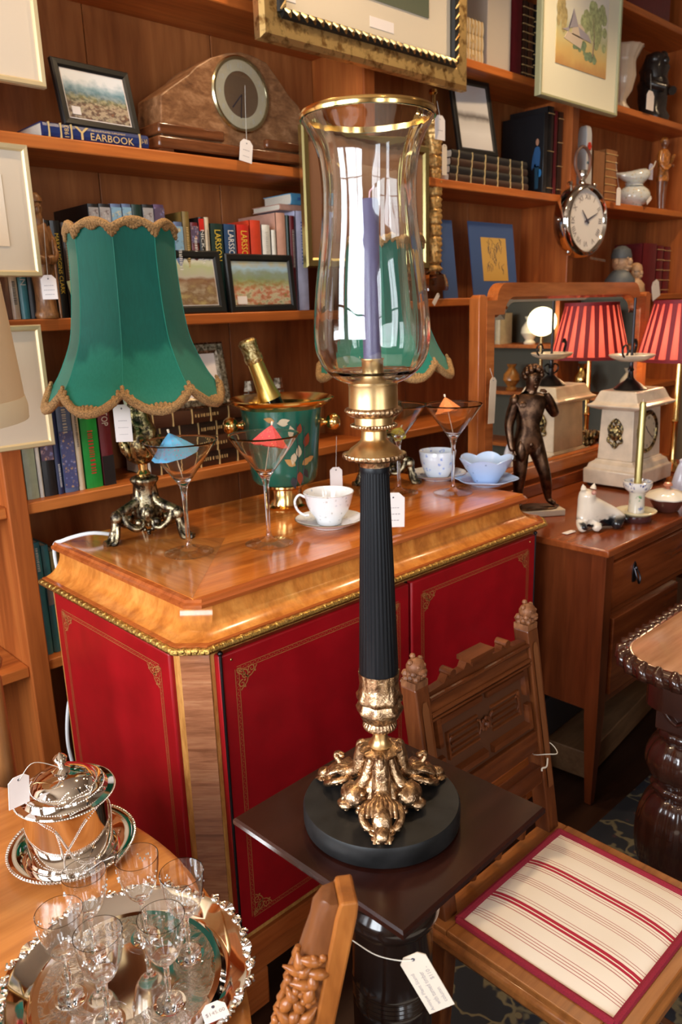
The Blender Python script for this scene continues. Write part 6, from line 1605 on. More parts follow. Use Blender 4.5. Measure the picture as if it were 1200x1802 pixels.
# biscuit barrel on its dish
BXc, BYc = .424, 1.122
T0 = TZ+.0005
dish = thing('silver_dish', 'round beaded silver dish underneath the biscuit barrel', 'dish', (.427, 1.125, T0))
MB().lathe([(0, 0), (.066, 0), (.070, .003), (.082, .010), (.098, .0125), (.101, .0145), (.098, .016), (.081, .0135), (.069, .0065), (.064, .0035), (0, .0035)], 96, cap=False).build('plate', SILVER, dish)
b = MB()
for k in range(110):
    a = 2*PI*k/110; b.ball((.1005*math.cos(a), .1005*math.sin(a), .0155), .0026, 6)
b.build('beaded_rim', SILVERB, dish)
bb = thing('biscuit_barrel', 'polished silver biscuit barrel with beaded decoration and lid', 'biscuit barrel', (BXc, BYc, T0+.0045)); Z0 = T0+.0045
def BP(rows): return [(r, z-Z0) for r, z in prof(BXc, BYc, rows)]
q = BP([(1395, 78), (1371, 84), (1363, 66), (1352, 52), (1320, 8)])
hb = q[0][1]
MB().lathe([(0, .0), (.069, 0), (.070, .004), (.0665, .008), (.0665, .014), (.068, hb-.012), (.070, hb-.004), (.070, hb), (0, hb)], 96).build('body', SILVER, bb)
lz = hb+.0005
MB().lathe([(.0, lz), (.077, lz), (.0785, lz+.0022), (.077, lz+.0044), (.068, lz+.0055), (.064, lz+.010), (.0615, lz+.0155), (.054, lz+.0175), (.050, lz+.021), (.047, lz+.027), (.036, lz+.034), (.020, lz+.0385), (.012, lz+.040)], 96).build('lid', SILVER, bb)
lid = bb.children[-1]
MB().lathe([(.012, lz+.039), (.014, lz+.043), (.006, lz+.048), (.0055, lz+.054), (.010, lz+.058), (.011, lz+.063), (.008, lz+.067), (.003, lz+.070), (0, lz+.073)], 28).build('knob', SILVER, lid)
g = MB()
for r_, zz, n_ in ((.0785, lz+.0025, 120), (.0625, lz+.0135, 96), (.0520, lz+.0195, 84)):
    for k in range(n_): g.ball((r_*math.cos(2*PI*k/n_), r_*math.sin(2*PI*k/n_), zz), .0014, 5)
g.build('beaded_rings', SILVERB, lid)
# heart-shaped beaded wires on the wall
pa2 = math.atan2(-BYc, -BXc)
def wall_pt(a, z, r=.0695): return (r*math.cos(a), r*math.sin(a), z)
g = MB()
def beads(pts, r=.0013):
    P = bez(pts, 12); acc = 0; last = None
    for p in P:
        if last is None or (p-last).length > .0021: g.ball(tuple(p), r, 5); last = p
def wp(l): return [wall_pt(pa2+a, z) for a, z in l]
beads(wp([(-.95, .105), (-.55, .092), (-.30, .078), (-.12, .050), (.05, .024), (.28, .012), (.62, .010), (.95, .022), (1.20, .050), (1.24, .078), (1.05, .098), (.80, .100), (.60, .095), (.32, .082), (.02, .055), (-.18, .034), (-.22, .008)]))
beads(wp([(-.95, .030), (-.70, .016), (-.22, .007), (.1, .006), (.3, .012)]))
beads(wp([(-.30, .078), (-.26, .060), (-.22, .034)]))
beads([(x*1.0, y, z) for x, y, z in [((.056)*math.cos(pa2+a), .056*math.sin(pa2+a), lz+.0185) for a in (-.1, .0)]])
for pts in ([(.058, -.2), (.047, .05), (.036, .3), (.042, .62), (.056, .8), (.060, .55), (.058, .28), (.064, .05)],): beads([(r*math.cos(pa2+a), r*math.sin(pa2+a), lz+.0175+(.062-r)*.55) for r, a in pts])
g.build('beaded_wire', SILVERB, bb)
price_tag('price_tag', 'white price tag tied to the biscuit barrel knob', ony(32, 1365, 1.10), FC*.5+R0*.5, DN-R0*.35, None, .032, .060, string=[Vector((BXc, BYc-.008, Z0+lz+.048)), ony(60, 1342, 1.10)])
# oval serving tray
TXc, TYc, TR = .357, .813, .158
tr = thing('silver_tray', 'large engraved silver tray with scrolled shell border holding sherry glasses', 'tray', (TXc, TYc, T0))
MB().lathe([(0, .008), (.118, .008), (.122, .007), (.124, .002), (.128, 0), (.134, .003), (.150, .016), (.158, .0185), (.158, .0205), (.149, .0185), (.132, .0068), (.126, .0045), (.120, .0100), (0, .0100)], 120, lambda a, r, z: r*(1+.018*math.cos(a*8)*(max(0, r-.12)/.04)), cap=False).build('dish', SILVER, tr)
m_, t_, b_ = nt('chased_silver'); b_.inputs['Metallic'].default_value = 1
vo = N(t_, 'ShaderNodeTexVoronoi', feature='SMOOTH_F1'); vo.inputs['Scale'].default_value = 95; t_.links.new(coords(t_), vo.inputs['Vector'])
nn = noise(t_, coords(t_), 34, 4, .6, 1.4)
t_.links.new(ramp(t_, nn, [(.44, (.86, .83, .79)), (.52, (.42, .38, .34)), (.56, (.86, .82, .77))]), b_.inputs['Base Color'])
t_.links.new(ramp(t_, nn, [(.42, (.05,)*3), (.5, (.32,)*3), (.62, (.10,)*3)]), b_.inputs['Roughness']); bump(t_, b_, nn, .35, .0012)
CHASED = m_
ring = MB().lathe([(.112, .0100), (.112, .0106), (.060, .0106), (.060, .0100)], 96, lambda a, r, z: r*(1+.05*math.cos(a*6)*(r < .08)), cap=False); ring.build('chased_band', CHASED, tr)
g = MB()
nb_ = 36
for k in range(nb_):
    a = 2*PI*k/nb_; wob = 1+.018*math.cos(a*8)
    g.at(RZ(a) @ T(.1575*wob, 0, .0195))
    if k % 3 == 0:
        for j in range(-3, 4): g.tube([(-.006, 0, 0), (.006-abs(j)*.0008, j*.0028, .002)], [.0016, .0024], 5)
        for s in (-1, 1): g.tube([(-.002+.0048*math.cos(t), s*(.009+.0045*math.sin(t)), .001) for t in [i*.7 for i in range(9)]], .0017, 5)
    else:
        s = 1 if k % 3 == 1 else -1
        g.tube([(.0015*s+.0062*math.cos(t)*(1-t/9), .0062*math.sin(t)*(1-t/9), .001) for t in [i*.7 for i in range(9)]], .0019, 5)
        g.tube(bez([(-.004, -.010, 0), (.004, -.004, .001), (-.002, .004, .001), (.005, .010, 0)], 4), .0017, 5)
g.at(Matrix.Identity(4)).build('scrolled_border', SILVERB, tr)
# sherry glasses
so = [(.0255, .0006), (.0268, .0016), (.0262, .0024), (.016, .0044), (.0065, .0080), (.0036, .014), (.0034, .030), (.0046, .036), (.0036, .042), (.0040, .056), (.0075, .062), (.0150, .070), (.0215, .082), (.0255, .098), (.0280, .116), (.0290, .130)]
so = [(p.x, p.y) for p in bez([(r, z, 0) for r, z in so], 3)]
fi = next(i for i, q_ in enumerate(so) if q_[1] > .0655)
SH = MB().lathe([(0, .0), (.020, 0)]+offset_shell(so, .0009, fi, .0660), 56, cap=False)
glab = ['farthest back on the tray, beside the silver dish', 'at the back right of the tray', 'at the back left of the tray, behind others', 'at the far left of the tray', 'front middle of the tray, nearest the picture bottom', 'front right of the tray above the price sticker']
gpos = [(256, 1648), (333, 1679), (166, 1678), (125, 1755), (192, 1797), (299, 1765)]
sg = None
fm = plain('etched_glass', (.75, .74, .72), .6)
for k, (u, v) in enumerate(gpos):
    P = onz(u, v, T0+.011)
    if sg is None:
        sg = thing('sherry_glass', 'x', 'sherry glass', (P.x, P.y, T0+.0112), 0, 'sherry glasses on the silver tray')
        foot_glass(SH.build('glass_bowl_and_stem', GLASS, sg, ang=60), .0045, .012)
        g = MB()
        for j in range(3):
            a0 = j*2.09+.4
            for q_ in range(7):
                a = a0+q_*.11; z = .108+.006*math.sin(q_*1.2)
                r = .0282+(z-.116)*.07
                g.ball((r*math.cos(a), r*math.sin(a), z), .0012, 5, (1, 1, 1.8 if q_ % 2 else 1))
        g.build('etched_sprigs', fm, sg)
        o = sg
    else: o = dup(sg, (P.x, P.y, T0+.0112), rz=k*1.3)
    o['label'] = 'small clear stemmed sherry glass, '+glab[k]
tp_ = onz(350, 1796, T0+.0205)
st = price_tag('price_tag', 'white handwritten price sticker lying on the silver tray edge', onz(372, 1766, T0+.024), R0, -FC, [('$145.00', .8)], .030, .026, ang=-.45, tm=PENCIL)
# chair behind the table
pc = CAM+ray(14, 1365)*1.60
lc = thing('spindle_chair', 'plain brown wooden chair at the left edge behind the table', 'chair', (pc.x, pc.y, 0))
topz = (CAM+ray(6, 1130)*1.60).z
W_CH = wood('brown_chair_beech', (.20, .075, .022), (.30, .12, .036), (.38, .16, .05), 'z', 9, .35, .3, 12)
off = R0*(-.34)
for k, o_ in enumerate((Vector((0, 0, 0)), off)):
    MB().at(T(o_.x, o_.y, 0)).lathe([(.014, 0), (.016, .3), (.018, .45), (.016, topz-.05), (.013, topz-.035), (.020, topz-.022), (.023, topz-.010), (.019, topz), (0, topz+.002)], 20).build('back_post', W_CH, lc)
    MB().at(T(o_.x-.28*.3, o_.y-.34*.3-.22, 0)).lathe([(.013, 0), (.016, .2), (.015, .42)], 14).build('front_leg', W_CH, lc)
for z in (.62, topz-.09): MB().tube([(0, 0, z), (off.x, off.y, z)], .014, 8).build('back_rail', W_CH, lc)
MB().prism([(.02, .02), (off.x-.02, off.y+.02), (off.x-.11, off.y-.36), (-.07, -.36)], .42, .445, 'xy').build('seat', W_CH, lc, bevel=.006)
# cream lampshade at the left edge
lsD = 1.30; lcn = CAM+ray(-240, 752)*lsD
flm = thing('floor_lamp', 'floor lamp with large cream fabric shade at the left edge', 'floor lamp', (lcn.x, lcn.y, 0))
CRM = plain('cream_shade_fabric', (.70, .50, .30), .8, bmp=.1, vs=200)
rb_ = 271/FPX*lsD; zb_ = lcn.z; zt_s = zb_+.46
sh = MB().lathe([(rb_, zb_), (rb_*.99, zb_+.05), (rb_*.955, zb_+.17), (rb_*.915, zb_+.30), (rb_*.87, zt_s)], 96, cap=False).build('shade', CRM, flm)
MB().lathe([(rb_*1.006, zb_-.002), (rb_*1.010, zb_+.02), (rb_*.996, zb_+.036), (rb_*.988, zb_+.036), (rb_*.99, zb_)], 96, loop=True, cap=False).build('rolled_hem', plain('cream_hem', (.74, .60, .40), .8), sh)
MB().lathe([(.14, 0), (.14, .015), (.03, .03), (.012, .05), (.011, zb_+.2), (0, zb_+.2)], 28).build('pole', BRASSB, flm)
# ------------------------------------------------------------------ carved chair post in the foreground
tp0 = Vector((.428, .470, 1.060))
fc = thing('carved_chair_post', 'carved golden oak chair back post rising in the front centre', 'chair', (.40, .53, 0))
o_ = Vector((.40, .53, 0))
def ctr(z):
    t = (1.06-z); k = min(t, .42)
    return Vector((.428-.055*k, .470+.205*k, z))-o_
d1 = (R0*.85+FC*.12).normalized(); d2 = Vector((-d1.y, d1.x, 0))    # width, depth
rs = []
zs = [0, .30, .64, .72, .80, .88, .94, 1.0, 1.040, 1.054, 1.060]
for z in zs:
    c = ctr(z); w = .0105 if z < 1.05 else (.0095 if z < 1.058 else .008); dp = .020
    e = .006*max(0, (z-1.03)/.03)
    rs.append([tuple(c+d1*(.004+w)-d2*dp), tuple(c+d1*(.004+w)+d2*dp), tuple(c+d1*(.004-w)+d2*dp), tuple(c+d1*(.004-w)-d2*dp)])
MB().rings(rs).build('post', W_ARM, fc, smooth=False, bevel=.0025)
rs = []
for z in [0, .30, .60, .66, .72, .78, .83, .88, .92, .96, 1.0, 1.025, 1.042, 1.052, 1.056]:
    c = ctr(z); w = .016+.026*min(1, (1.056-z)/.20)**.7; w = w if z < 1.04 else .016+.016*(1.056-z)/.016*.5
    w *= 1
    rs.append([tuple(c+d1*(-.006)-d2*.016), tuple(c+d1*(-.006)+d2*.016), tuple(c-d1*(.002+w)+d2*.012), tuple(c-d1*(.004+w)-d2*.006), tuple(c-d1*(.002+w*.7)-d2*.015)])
cv = MB().rings(rs).build('carved_side', wood('shaded_carved_ground', (.09, .028, .008), (.15, .048, .013), (.21, .075, .022), 'z', 7, .4, .1, 10), fc, ang=60)  # darker than the leaves, recess shade put into the colour
g = MB()
rr = random.Random(4)
for k in range(15):                      # leaf and berry carving running down the curved side
    z = .985-.0145*k; c = ctr(z); w = .016+.026*min(1, (1.056-z)/.20)**.7
    for q in range(3):
        m = c-d1*(.008+w*(.20+.30*q+.10*rr.random()))-d2*(.0165-.002*q)+Vector((0, 0, .006*rr.random()))
        a = rr.random()*PI; ln = .009+.006*rr.random()
        dv = (d1*math.cos(a)+Vector((0, 0, math.sin(a))))*ln
        if (k+q) % 4 == 0:
            for s_ in (-1, 0, 1): g.ball(tuple(m+d1*s_*.0045+Vector((0, 0, .004*(s_ % 2)))), .0046, 8)
        else:
            g.tube(bez([m-dv, m-d2*.0022, m+dv], 4), [.0020, .0040, .0056, .0064, .0062, .0052, .0038, .0024, .0012], 7)
            g.tube([m-dv*.8-d2*.003, m-d2*.0062, m+dv*.8-d2*.003], [.0008, .0014, .0006], 5)
    e = c-d1*(.004+w)-d2*.002
    g.tube([tuple(e+Vector((0, 0, .009))), tuple(e-d1*.002*(1+rr.random())), tuple(e-Vector((0, 0, .009)))], [.003, .0052, .003], 7)
g.build('leaf_carving', W_ARM, cv, ang=70)
# tag on the plant stand
tgD = .93
price_tag('price_tag', 'large buff tag handwritten Antique Plant Stand tied to pedestal column', CAM+ray(722, 1680)*.835, R0, DN, None, .030, .080, mat=plain('off_white_tag', (.62, .52, .42), .7), ang=-.44, cut=.22, string=[CAM+ray(620, 1655)*.83, CAM+ray(660, 1680)*.825, CAM+ray(700, 1690)*.83])
tw_ = MB()
for i_, (s_, y_, w_) in enumerate((('Antique Plant Stand', -.050, .054), ('with turned timber', -.048, .048), ('column      $110 -', -.046, .052))): tw_.text(s_, w=w_, h=.0052, M=T(-.0085+i_*.0085, y_, .0012) @ RZ(PI/2), ext=.0002)
tw_.build('handwriting', PENCIL, bpy.data.objects[[o.name for o in bpy.data.objects if o.get('label', '').startswith('large buff tag')][0]], smooth=False)

price_tag('price_tag', 'buff card tag hanging behind the left back post of the striped-seat chair', ony(716, 1188, .90), R0, DN, None, .030, .062, mat=KRAFT, ang=-.25)
tag(MB().tube([(1.371+.027*math.cos(a)*1.1, .824+.027*math.sin(a), .640+.006*math.sin(a*2)) for a in [i*PI/10 for i in range(20)]], .0011, 6, closed=True).tube(bez([(1.345, .800, .640), (1.325, .790, .634), (1.305, .788, .640), (1.300, .786, .636)], 5), .0018, 6).build('string_loop', STRING), 'white string tied round the right back post of the carved chair', 'string')
# ------------------------------------------------------------------ things on the dressing table
GTz = GT+.0005
MYW = KD*1.55                       # mirror plane
# bronze of a standing man
sp = onz(928, 905, GT)
sv = thing('bronze_statue', 'brown bronze nude male statue with raised hand before the mirror', 'statue', (sp.x, sp.y, GTz))
MB().at(RZ(-.62)).box(-.065, -.05, 0, .118, .042, .022).build('stone_base', plain('beige_stone', (.52, .42, .32), .5), sv, bevel=.003)
MB().at(T(0, 0, 0) @ RZ(-.62) @ T(.026, -.004, 0) @ SCL(1.75, .85, 1)).lathe([(.048, .0222), (.050, .025), (.046, .0285), (0, .0295)], 24, lambda a, r, z: r*(1+.08*math.sin(a*5))).build('bronze_ground', BRONZE, sv)
def skin_body(name, joints, edges, mat, parent, M, sub=2):
    me = bpy.data.meshes.new(name); keys = list(joints)
    me.from_pydata([tuple(M @ Vector(joints[k][0])) for k in keys], [(keys.index(a), keys.index(b)) for a, b in edges], []); me.update()
    o = bpy.data.objects.new(name, me); COL.objects.link(o); o.parent = parent; me.materials.append(mat)
    md = o.modifiers.new('skin', 'SKIN'); md.use_smooth_shade = True
    s = M.to_scale().x
    for i, k in enumerate(keys):
        r = joints[k][1]; rx, ry = (r if isinstance(r, tuple) else (r, r))
        me.skin_vertices[0].data[i].radius = (rx*s, ry*s); me.skin_vertices[0].data[i].use_root = (k == 'pelvis')
    q = o.modifiers.new('subd', 'SUBSURF'); q.levels = sub; q.render_levels = sub
    return o
# local: x = figure's left (picture right), -y towards the viewer, height 1
J = {'pelvis': ((0, 0, .50), (0.100, 0.071)), 'waist': ((-.005, 0, .585), (0.083, 0.060)), 'chest': ((.0, .0, .70), (0.112, 0.071)), 'neckb': ((.004, .005, .79), (0.059, 0.048)), 'neck': ((.010, .0, .83), 0.036), 'headb': ((.018, -.008, .865), 0.048), 'head': ((.022, -.012, .915), 0.062), 'crown': ((.024, -.006, .960), 0.048),
     'shR': ((-.100, 0, .765), 0.048), 'elR': ((-.135, .012, .60), 0.034), 'wrR': ((-.128, -.020, .465), 0.023), 'hdR': ((-.122, -.034, .425), (0.028, 0.017)),
     'shL': ((.108, 0, .775), 0.048), 'elL': ((.185, -.020, .655), 0.036), 'wrL': ((.118, -.070, .775), 0.023), 'hdL': ((.088, -.066, .815), (0.026, 0.016)),
     'hipR': ((-.048, 0, .46), 0.072), 'knR': ((-.055, -.012, .265), 0.046), 'caR': ((-.058, .008, .18), 0.043), 'anR': ((-.058, .010, .065), 0.025), 'toR': ((-.062, -.055, .045), (0.024, 0.016)),
     'hipL': ((.050, 0, .46), 0.070), 'knL': ((.110, -.040, .270), 0.044), 'caL': ((.135, -.015, .185), 0.041), 'anL': ((.165, .010, .065), 0.024), 'toL': ((.195, -.050, .045), (0.024, 0.016))}
E_ = [('pelvis', 'waist'), ('waist', 'chest'), ('chest', 'neckb'), ('neckb', 'neck'), ('neck', 'headb'), ('headb', 'head'), ('head', 'crown'), ('chest', 'shR'), ('shR', 'elR'), ('elR', 'wrR'), ('wrR', 'hdR'), ('chest', 'shL'), ('shL', 'elL'), ('elL', 'wrL'), ('wrL', 'hdL'),
      ('pelvis', 'hipR'), ('hipR', 'knR'), ('knR', 'caR'), ('caR', 'anR'), ('anR', 'toR'), ('pelvis', 'hipL'), ('hipL', 'knL'), ('knL', 'caL'), ('caL', 'anL'), ('anL', 'toL')]
hS = .50
MS = T(-.010, 0, .014) @ RZ(-.62) @ SCL(hS)
skin_body('body', J, E_, BRONZE, sv, MS)
h_ = MB().at(MS)
rr = random.Random(11)
for k in range(70):
    a = rr.random()*2*PI; e = rr.random()*1.5-.25
    h_.ball((.022+.056*math.cos(a)*math.cos(e), .004+.056*math.sin(a)*math.cos(e) if math.sin(a) > -.55 or e > .45 else .03, .930+.058*math.sin(e)), .023, 7)
h_.build('curly_hair', BRONZE, sv, ang=80)
mu = MB().at(MS)
for s in (-1, 1):
    mu.ball((s*.046, -.038, .735), .046, 12, (1.1, .5, .8)); mu.ball((s*.060, -.045, .430), .045, 12, (.8, .6, 1.9)); mu.ball((s*.108, -.012, .770), .040, 10, (.9, .9, 1.1))
    for q in range(3): mu.ball((s*.020, -.055, .665-.042*q), .021, 8, (1, .5, .9))
mu.ball((0, -.062, .475), .018, 8, (1, .8, 1.3)); mu.ball((.012, .0, .815), .036, 10, (1, 1, 1.2))
mu.build('muscle_modelling', BRONZE, sv, ang=80)
f_ = MB().at(MS @ T(.020, -.062, .905)); f_.ball((0, -.002, 0), .011, 8, (.7, 1, 1.5)); f_.ball((0, .002, -.026), .013, 8, (1.3, .7, .5)); f_.ball((0, .006, -.045), .015, 8)
for s in (-1, 1): f_.ball((s*.018, .006, .016), .009, 8, (1.2, .6, .8))
f_.build('face', BRONZE, sv, ang=80)
fg_ = MB().at(MS)
for k in range(4): fg_.tube([(.088-.006*k, -.072, .825), (.070-.006*k, -.080+.004*k, .840), (.060-.004*k, -.074, .828)], .0075, 6); fg_.tube([(-.130+.007*k, -.038, .415), (-.132+.008*k, -.046, .385), (-.124+.006*k, -.052, .370)], .0075, 6)
fg_.tube([(.10, -.070, .80), (.098, -.088, .815)], .008, 6); fg_.tube([(-.108, -.038, .43), (-.100, -.050, .405)], .008, 6)
fg_.build('fingers', BRONZE, sv, ang=80)
# manila tag on the mirror post
price_tag('price_tag', 'buff cardboard luggage tag hanging on the mirror post', onx(868, 664, ony(868, 664, MYW-.06).x), Vector((1, 0, 0)), DN, None, .036, .155, mat=KRAFT, string=[ony(862, 648, MYW-.05)], ang=.06, cut=.3)
# alabaster clock
ac = thing('marble_clock', 'cream marble mantel clock with round dial and brass mask on side', 'clock', (2.790, 1.352, GTz)); ac.scale = (.87, .87, .90)
MARB = plain('cream_marble', (.66, .53, .40), .3, coat=.35, vary=.16, vs=14)
def rb(m, x0, y0, x1, y1, z0, z1, x0b=None, d=0): pass
def frus(x0, y0, x1, y1, z, o): return [(x0-o, y0-o, z), (x1+o, y0-o, z), (x1+o, y1+o, z), (x0-o, y1+o, z)]
bxa, bya, bxb, byb = .055, .030, .320, .190
MB().rings([frus(bxa, bya, bxb, byb, z, o) for z, o in ((.012, .045), (.075, .047), (.082, .036), (.100, .030), (.112, .012), (.118, .010))]).build('plinth', MARB, ac, smooth=False, bevel=.004)
MB().rings([frus(bxa, bya, bxb, byb, z, o) for z, o in ((.118, .003), (.335, -.004))]).build('case', MARB, ac, smooth=False, bevel=.003)
MB().rings([frus(bxa, bya, bxb, byb, z, o) for z, o in ((.335, .006), (.345, .034), (.352, .044), (.358, .044), (.364, .030), (.372, .022), (.410, .006), (.416, .0))]).build('cornice', MARB, ac, smooth=False, bevel=.002)
for x in (bxa-.03, bxb+.0):
    for y in (bya-.03, byb): MB().box(x, y, 0, x+.03, y+.03, .0125).build('foot', IRON, ac)
MDc = Matrix(((1, 0, 0, (bxa+bxb)/2-.005), (0, 0, -1, bya), (0, 1, 0, .235), (0, 0, 0, 1)))
MB().at(MDc).lathe([(.092, -.002), (.094, .006), (.086, .013), (.076, .010), (.074, .004)], 48, cap=False).build('bezel', ANTIQ, ac)
MB().at(MDc).lathe([(.076, .005), (.0, .0055)], 48, cap=False).build('dial', plain('ivory_dial', (.55, .44, .30), .45), ac, smooth=False)
g = MB().at(MDc)
for k, nme in enumerate(['XII', 'I', 'II', 'III', 'IIII', 'V', 'VI', 'VII', 'VIII', 'IX', 'X', 'XI']):
    a = PI/2-k*PI/6; g.at(MDc @ T(.060*math.cos(a), .060*math.sin(a), .0062) @ RZ(a-PI/2)).text(nme, h=.012)
g.at(MDc @ RZ(2.3)).box(-.006, -.0015, .0068, .036, .0015, .0078); g.at(MDc @ RZ(-.6)).box(-.006, -.0012, .008, .052, .0012, .009)
g.build('numerals_and_hands', INK, ac, smooth=False)
ms = MB().at(Matrix(((0, 0, -1, bxa-.001), (-1, 0, 0, (bya+byb)/2+.002), (0, 1, 0, .235), (0, 0, 0, 1))))
ms.ball((0, .0, .002), .026, 14, (1, 1.35, .5)); ms.ball((0, -.008, .014), .008, 8, (.7, 1.5, 1)); ms.ball((0, .050, .002), .012, 8, (.7, 1.4, .6)); ms.ball((0, -.050, .0), .016, 8, (.7, 1.2, .5))
for s in (-1, 1):
    ms.ball((s*.011, .006, .012), .006, 8)
    ms.tube(bez([(s*.006, .06, .002), (s*.020, .044, .003), (s*.032, .020, .003), (s*.026, -.01, .003), (s*.034, -.034, .003), (s*.018, -.044, .003), (s*.004, -.062, .003)], 5), .0055, 7)
    for q in range(4): ms.ball((s*(.014+.005*q), .030-.018*q, .005), .009, 7)
ms.build('mask_mount', ANTIQ, ac, ang=70)
# tazza-lamp on the clock
tz_ = GTz+.4165*.90
tz = thing('bronze_tazza', 'dark bronze stand with marble dish on top of the marble clock', 'ornament', (2.790+.150*.87, 1.352+.105*.87, tz_))
MB().lathe([(.060, 0), (.062, .004), (.040, .022), (.022, .034), (.012, .045), (.009, .070), (.013, .075), (.008, .082), (.0075, .105)], 28).build('stem', IRON, tz)
for s in (-1, 1):
    MB().at(RZ(.3)).tube(bez([(s*.010, 0, .045), (s*.032, 0, .058), (s*.036, 0, .078), (s*.018, 0, .088), (s*.010, 0, .078)], 5), .0035, 6).build('scroll', IRON, tz)
MB().lathe([(.010, .105), (.045, .108), (.078, .122), (.086, .132), (.083, .134), (.074, .126), (.04, .114), (0, .112)], 40, cap=False).build('marble_dish', MARB, tz)
zt_z = 1.605-tz_
MB().lathe([(.0055, .112), (.005, zt_z), (0, zt_z)], 12).build('rod', IRON, tz)
MB().at(T(-.075, -.01, .150) @ RX(PI/2)).tube([(.022*math.cos(a), .022*math.sin(a), 0) for a in [i*PI/10 for i in range(20)]], .004, 6, closed=True).build('ring_handle', IRON, tz)
MB().at(T(.06, .02, .135)).tube(bez([(0, 0, 0), (.012, 0, .03), (.002, 0, .05), (-.01, 0, .04)], 5), .006, 6).build('bird_finial', IRON, tz)
# porcelain cow
cp = onz(1040, 928, GT)
cw_ = thing('porcelain_cat', 'white porcelain cat lying down with black patches, on dresser', 'ornament', (cp.x, cp.y, GTz), math.radians(-30)); cw_.scale = (1.18, 1.18, 1.12)
PCW, t, b = nt('piebald_porcelain'); nn = noise(t, coords(t, (1, 1, 1.4)), 16, 2); sx_ = N(t, 'ShaderNodeSeparateXYZ'); t.links.new(coords(t), sx_.inputs[0])
hm = ramp(t, sx_.outputs[2], [(.030, (1, 1, 1)), (.046, (0, 0, 0))]); mk = mix(t, 1.0, hm, ramp(t, nn, [(.46, (0, 0, 0)), (.50, (1, 1, 1))]), 'MULTIPLY')
t.links.new(mix(t, mk, (.74, .64, .52), (.012, .012, .014)), b.inputs['Base Color']); b.inputs['Roughness'].default_value = .15; b.inputs['Coat Weight'].default_value = .6
J2 = {'pelvis': ((.055, .01, .040), (.040, .036)), 'mid': ((.015, 0, .046), (.038, .040)), 'chest': ((-.022, -.008, .055), (.034, .036)), 'neck': ((-.028, -.012, .092), .024), 'head': ((-.026, -.022, .120), .026),
      'fl': ((-.045, -.020, .022), .016), 'fp': ((-.052, -.050, .010), .013), 'fr': ((-.010, -.028, .022), .016), 'frp': ((-.012, -.058, .010), .013), 'hl': ((.068, -.024, .022), .022), 'hlp': ((.045, -.048, .010), .013), 't1': ((.092, .006, .026), .012), 't2': ((.110, -.010, .012), .008)}
skin_body('body', J2, [('pelvis', 'mid'), ('mid', 'chest'), ('chest', 'neck'), ('neck', 'head'), ('chest', 'fl'), ('fl', 'fp'), ('chest', 'fr'), ('fr', 'frp'), ('pelvis', 'hl'), ('hl', 'hlp'), ('pelvis', 't1'), ('t1', 't2')], PCW, cw_, Matrix.Identity(4))
g = MB()
for s in (-1, 1): g.lathe([(.0, 0)], 3) if False else g.at(T(-.026+s*.014, -.020, .121) @ RY(s*.2)).lathe([(.009, 0), (.006, .008), (.0, .016)], 8)
g.build('ears', PCW, cw_)
g = MB(); g.ball((-.026, -.047, .116), .007, 8); g.build('nose', plain('cat_pink', (.5, .25, .2), .4), cw_)
price_tag('price_tag', 'white price tag lying in front of the porcelain cat', onz(1010, 934, GT+.003), R0, -FC*.8+R0*.5, None, .020, .050, ang=.9)
# painted candle holder with gold candle
hp_ = onz(1118, 915, GT)
ph = thing('pottery_candlestick', 'painted pottery candlestick with saucer foot on the dressing table', 'candlestick', (hp_.x, hp_.y, GTz)); ph.scale = (1.12, 1.12, 1.22)
DKB = plain('dark_blue_glaze', (.03, .018, .03), .2, coat=.6)
MB().lathe([(0, 0), (.043, 0), (.045, .003), (.045, .016), (.047, .018)], 40, cap=False).build('foot', plain('brown_glaze_foot', (.06, .02, .02), .2, coat=.6), ph)
MB().lathe([(.046, .018), (.058, .025), (.059, .028), (.056, .029), (.030, .024), (.024, .024)], 40, cap=False).build('drip_saucer', plain('cream_glaze', (.66, .58, .34), .2, coat=.6), ph)
MB().lathe([(.024, .022), (.0235, .03), (.0225, .075), (.026, .080)], 40, cap=False).build('painted_stem', spots('painted_tin_glaze', (.66, .60, .50), [(.03, .08, .30), (.08, .30, .08)], 42, .5), ph)
MB().lathe([(.026, .080), (.038, .090), (.041, .098), (.0415, .108), (.039, .109), (.037, .098), (.012, .092), (0, .092)], 40, cap=False).build('cup_rim', spots('blue_check_glaze', (.70, .66, .62), [(.02, .04, .20), (.03, .05, .24)], 60, .5), ph)
gc = thing('gold_candle', 'slim gold candle standing in the painted pottery candlestick', 'candle', (hp_.x, hp_.y, GTz+.1128))
MB().lathe([(.0, 0), (.0125, 0), (.0125, .02), (.0105, .272), (.008, .280), (0, .281)], 20).build('wax', CANDLEG, gc)
MB().tube([(0, 0, .280), (.001, 0, .288)], .001, 5).build('wick', PAPER, gc)
# lidded butter dish
bp_ = onz(1172, 898, GT)
bdish = thing('butter_dish', 'brown glazed dish with cream domed lid, right side of dresser', 'dish', (bp_.x, bp_.y, GTz))
MB().lathe([(0, 0), (.036, 0), (.040, .004), (.056, .034), (.062, .045), (.0, .045)], 40).build('brown_bowl', plain('brown_dish_glaze', (.10, .03, .02), .25, coat=.5), bdish)
MB().lathe([(.0, .0455), (.070, .0455), (.072, .050), (.060, .062), (.036, .072), (.012, .077)], 40, lambda a, r, z: r*(1+.04*math.cos(a*8)*(r > .05))).build('lid', PORCW, bdish)
MB().at(T(0, 0, .076)).lathe([(.010, 0), (.006, .006), (.016, .014), (.012, .022), (0, .024)], 16).build('knob', plain('coral_glaze', (.5, .18, .10), .3, coat=.4), bdish)
price_tag('price_tag', 'small white tag lying between candlestick and butter dish', onz(1143, 906, GT+.003), R0, -FC*.6+R0, None, .020, .045, ang=.9)
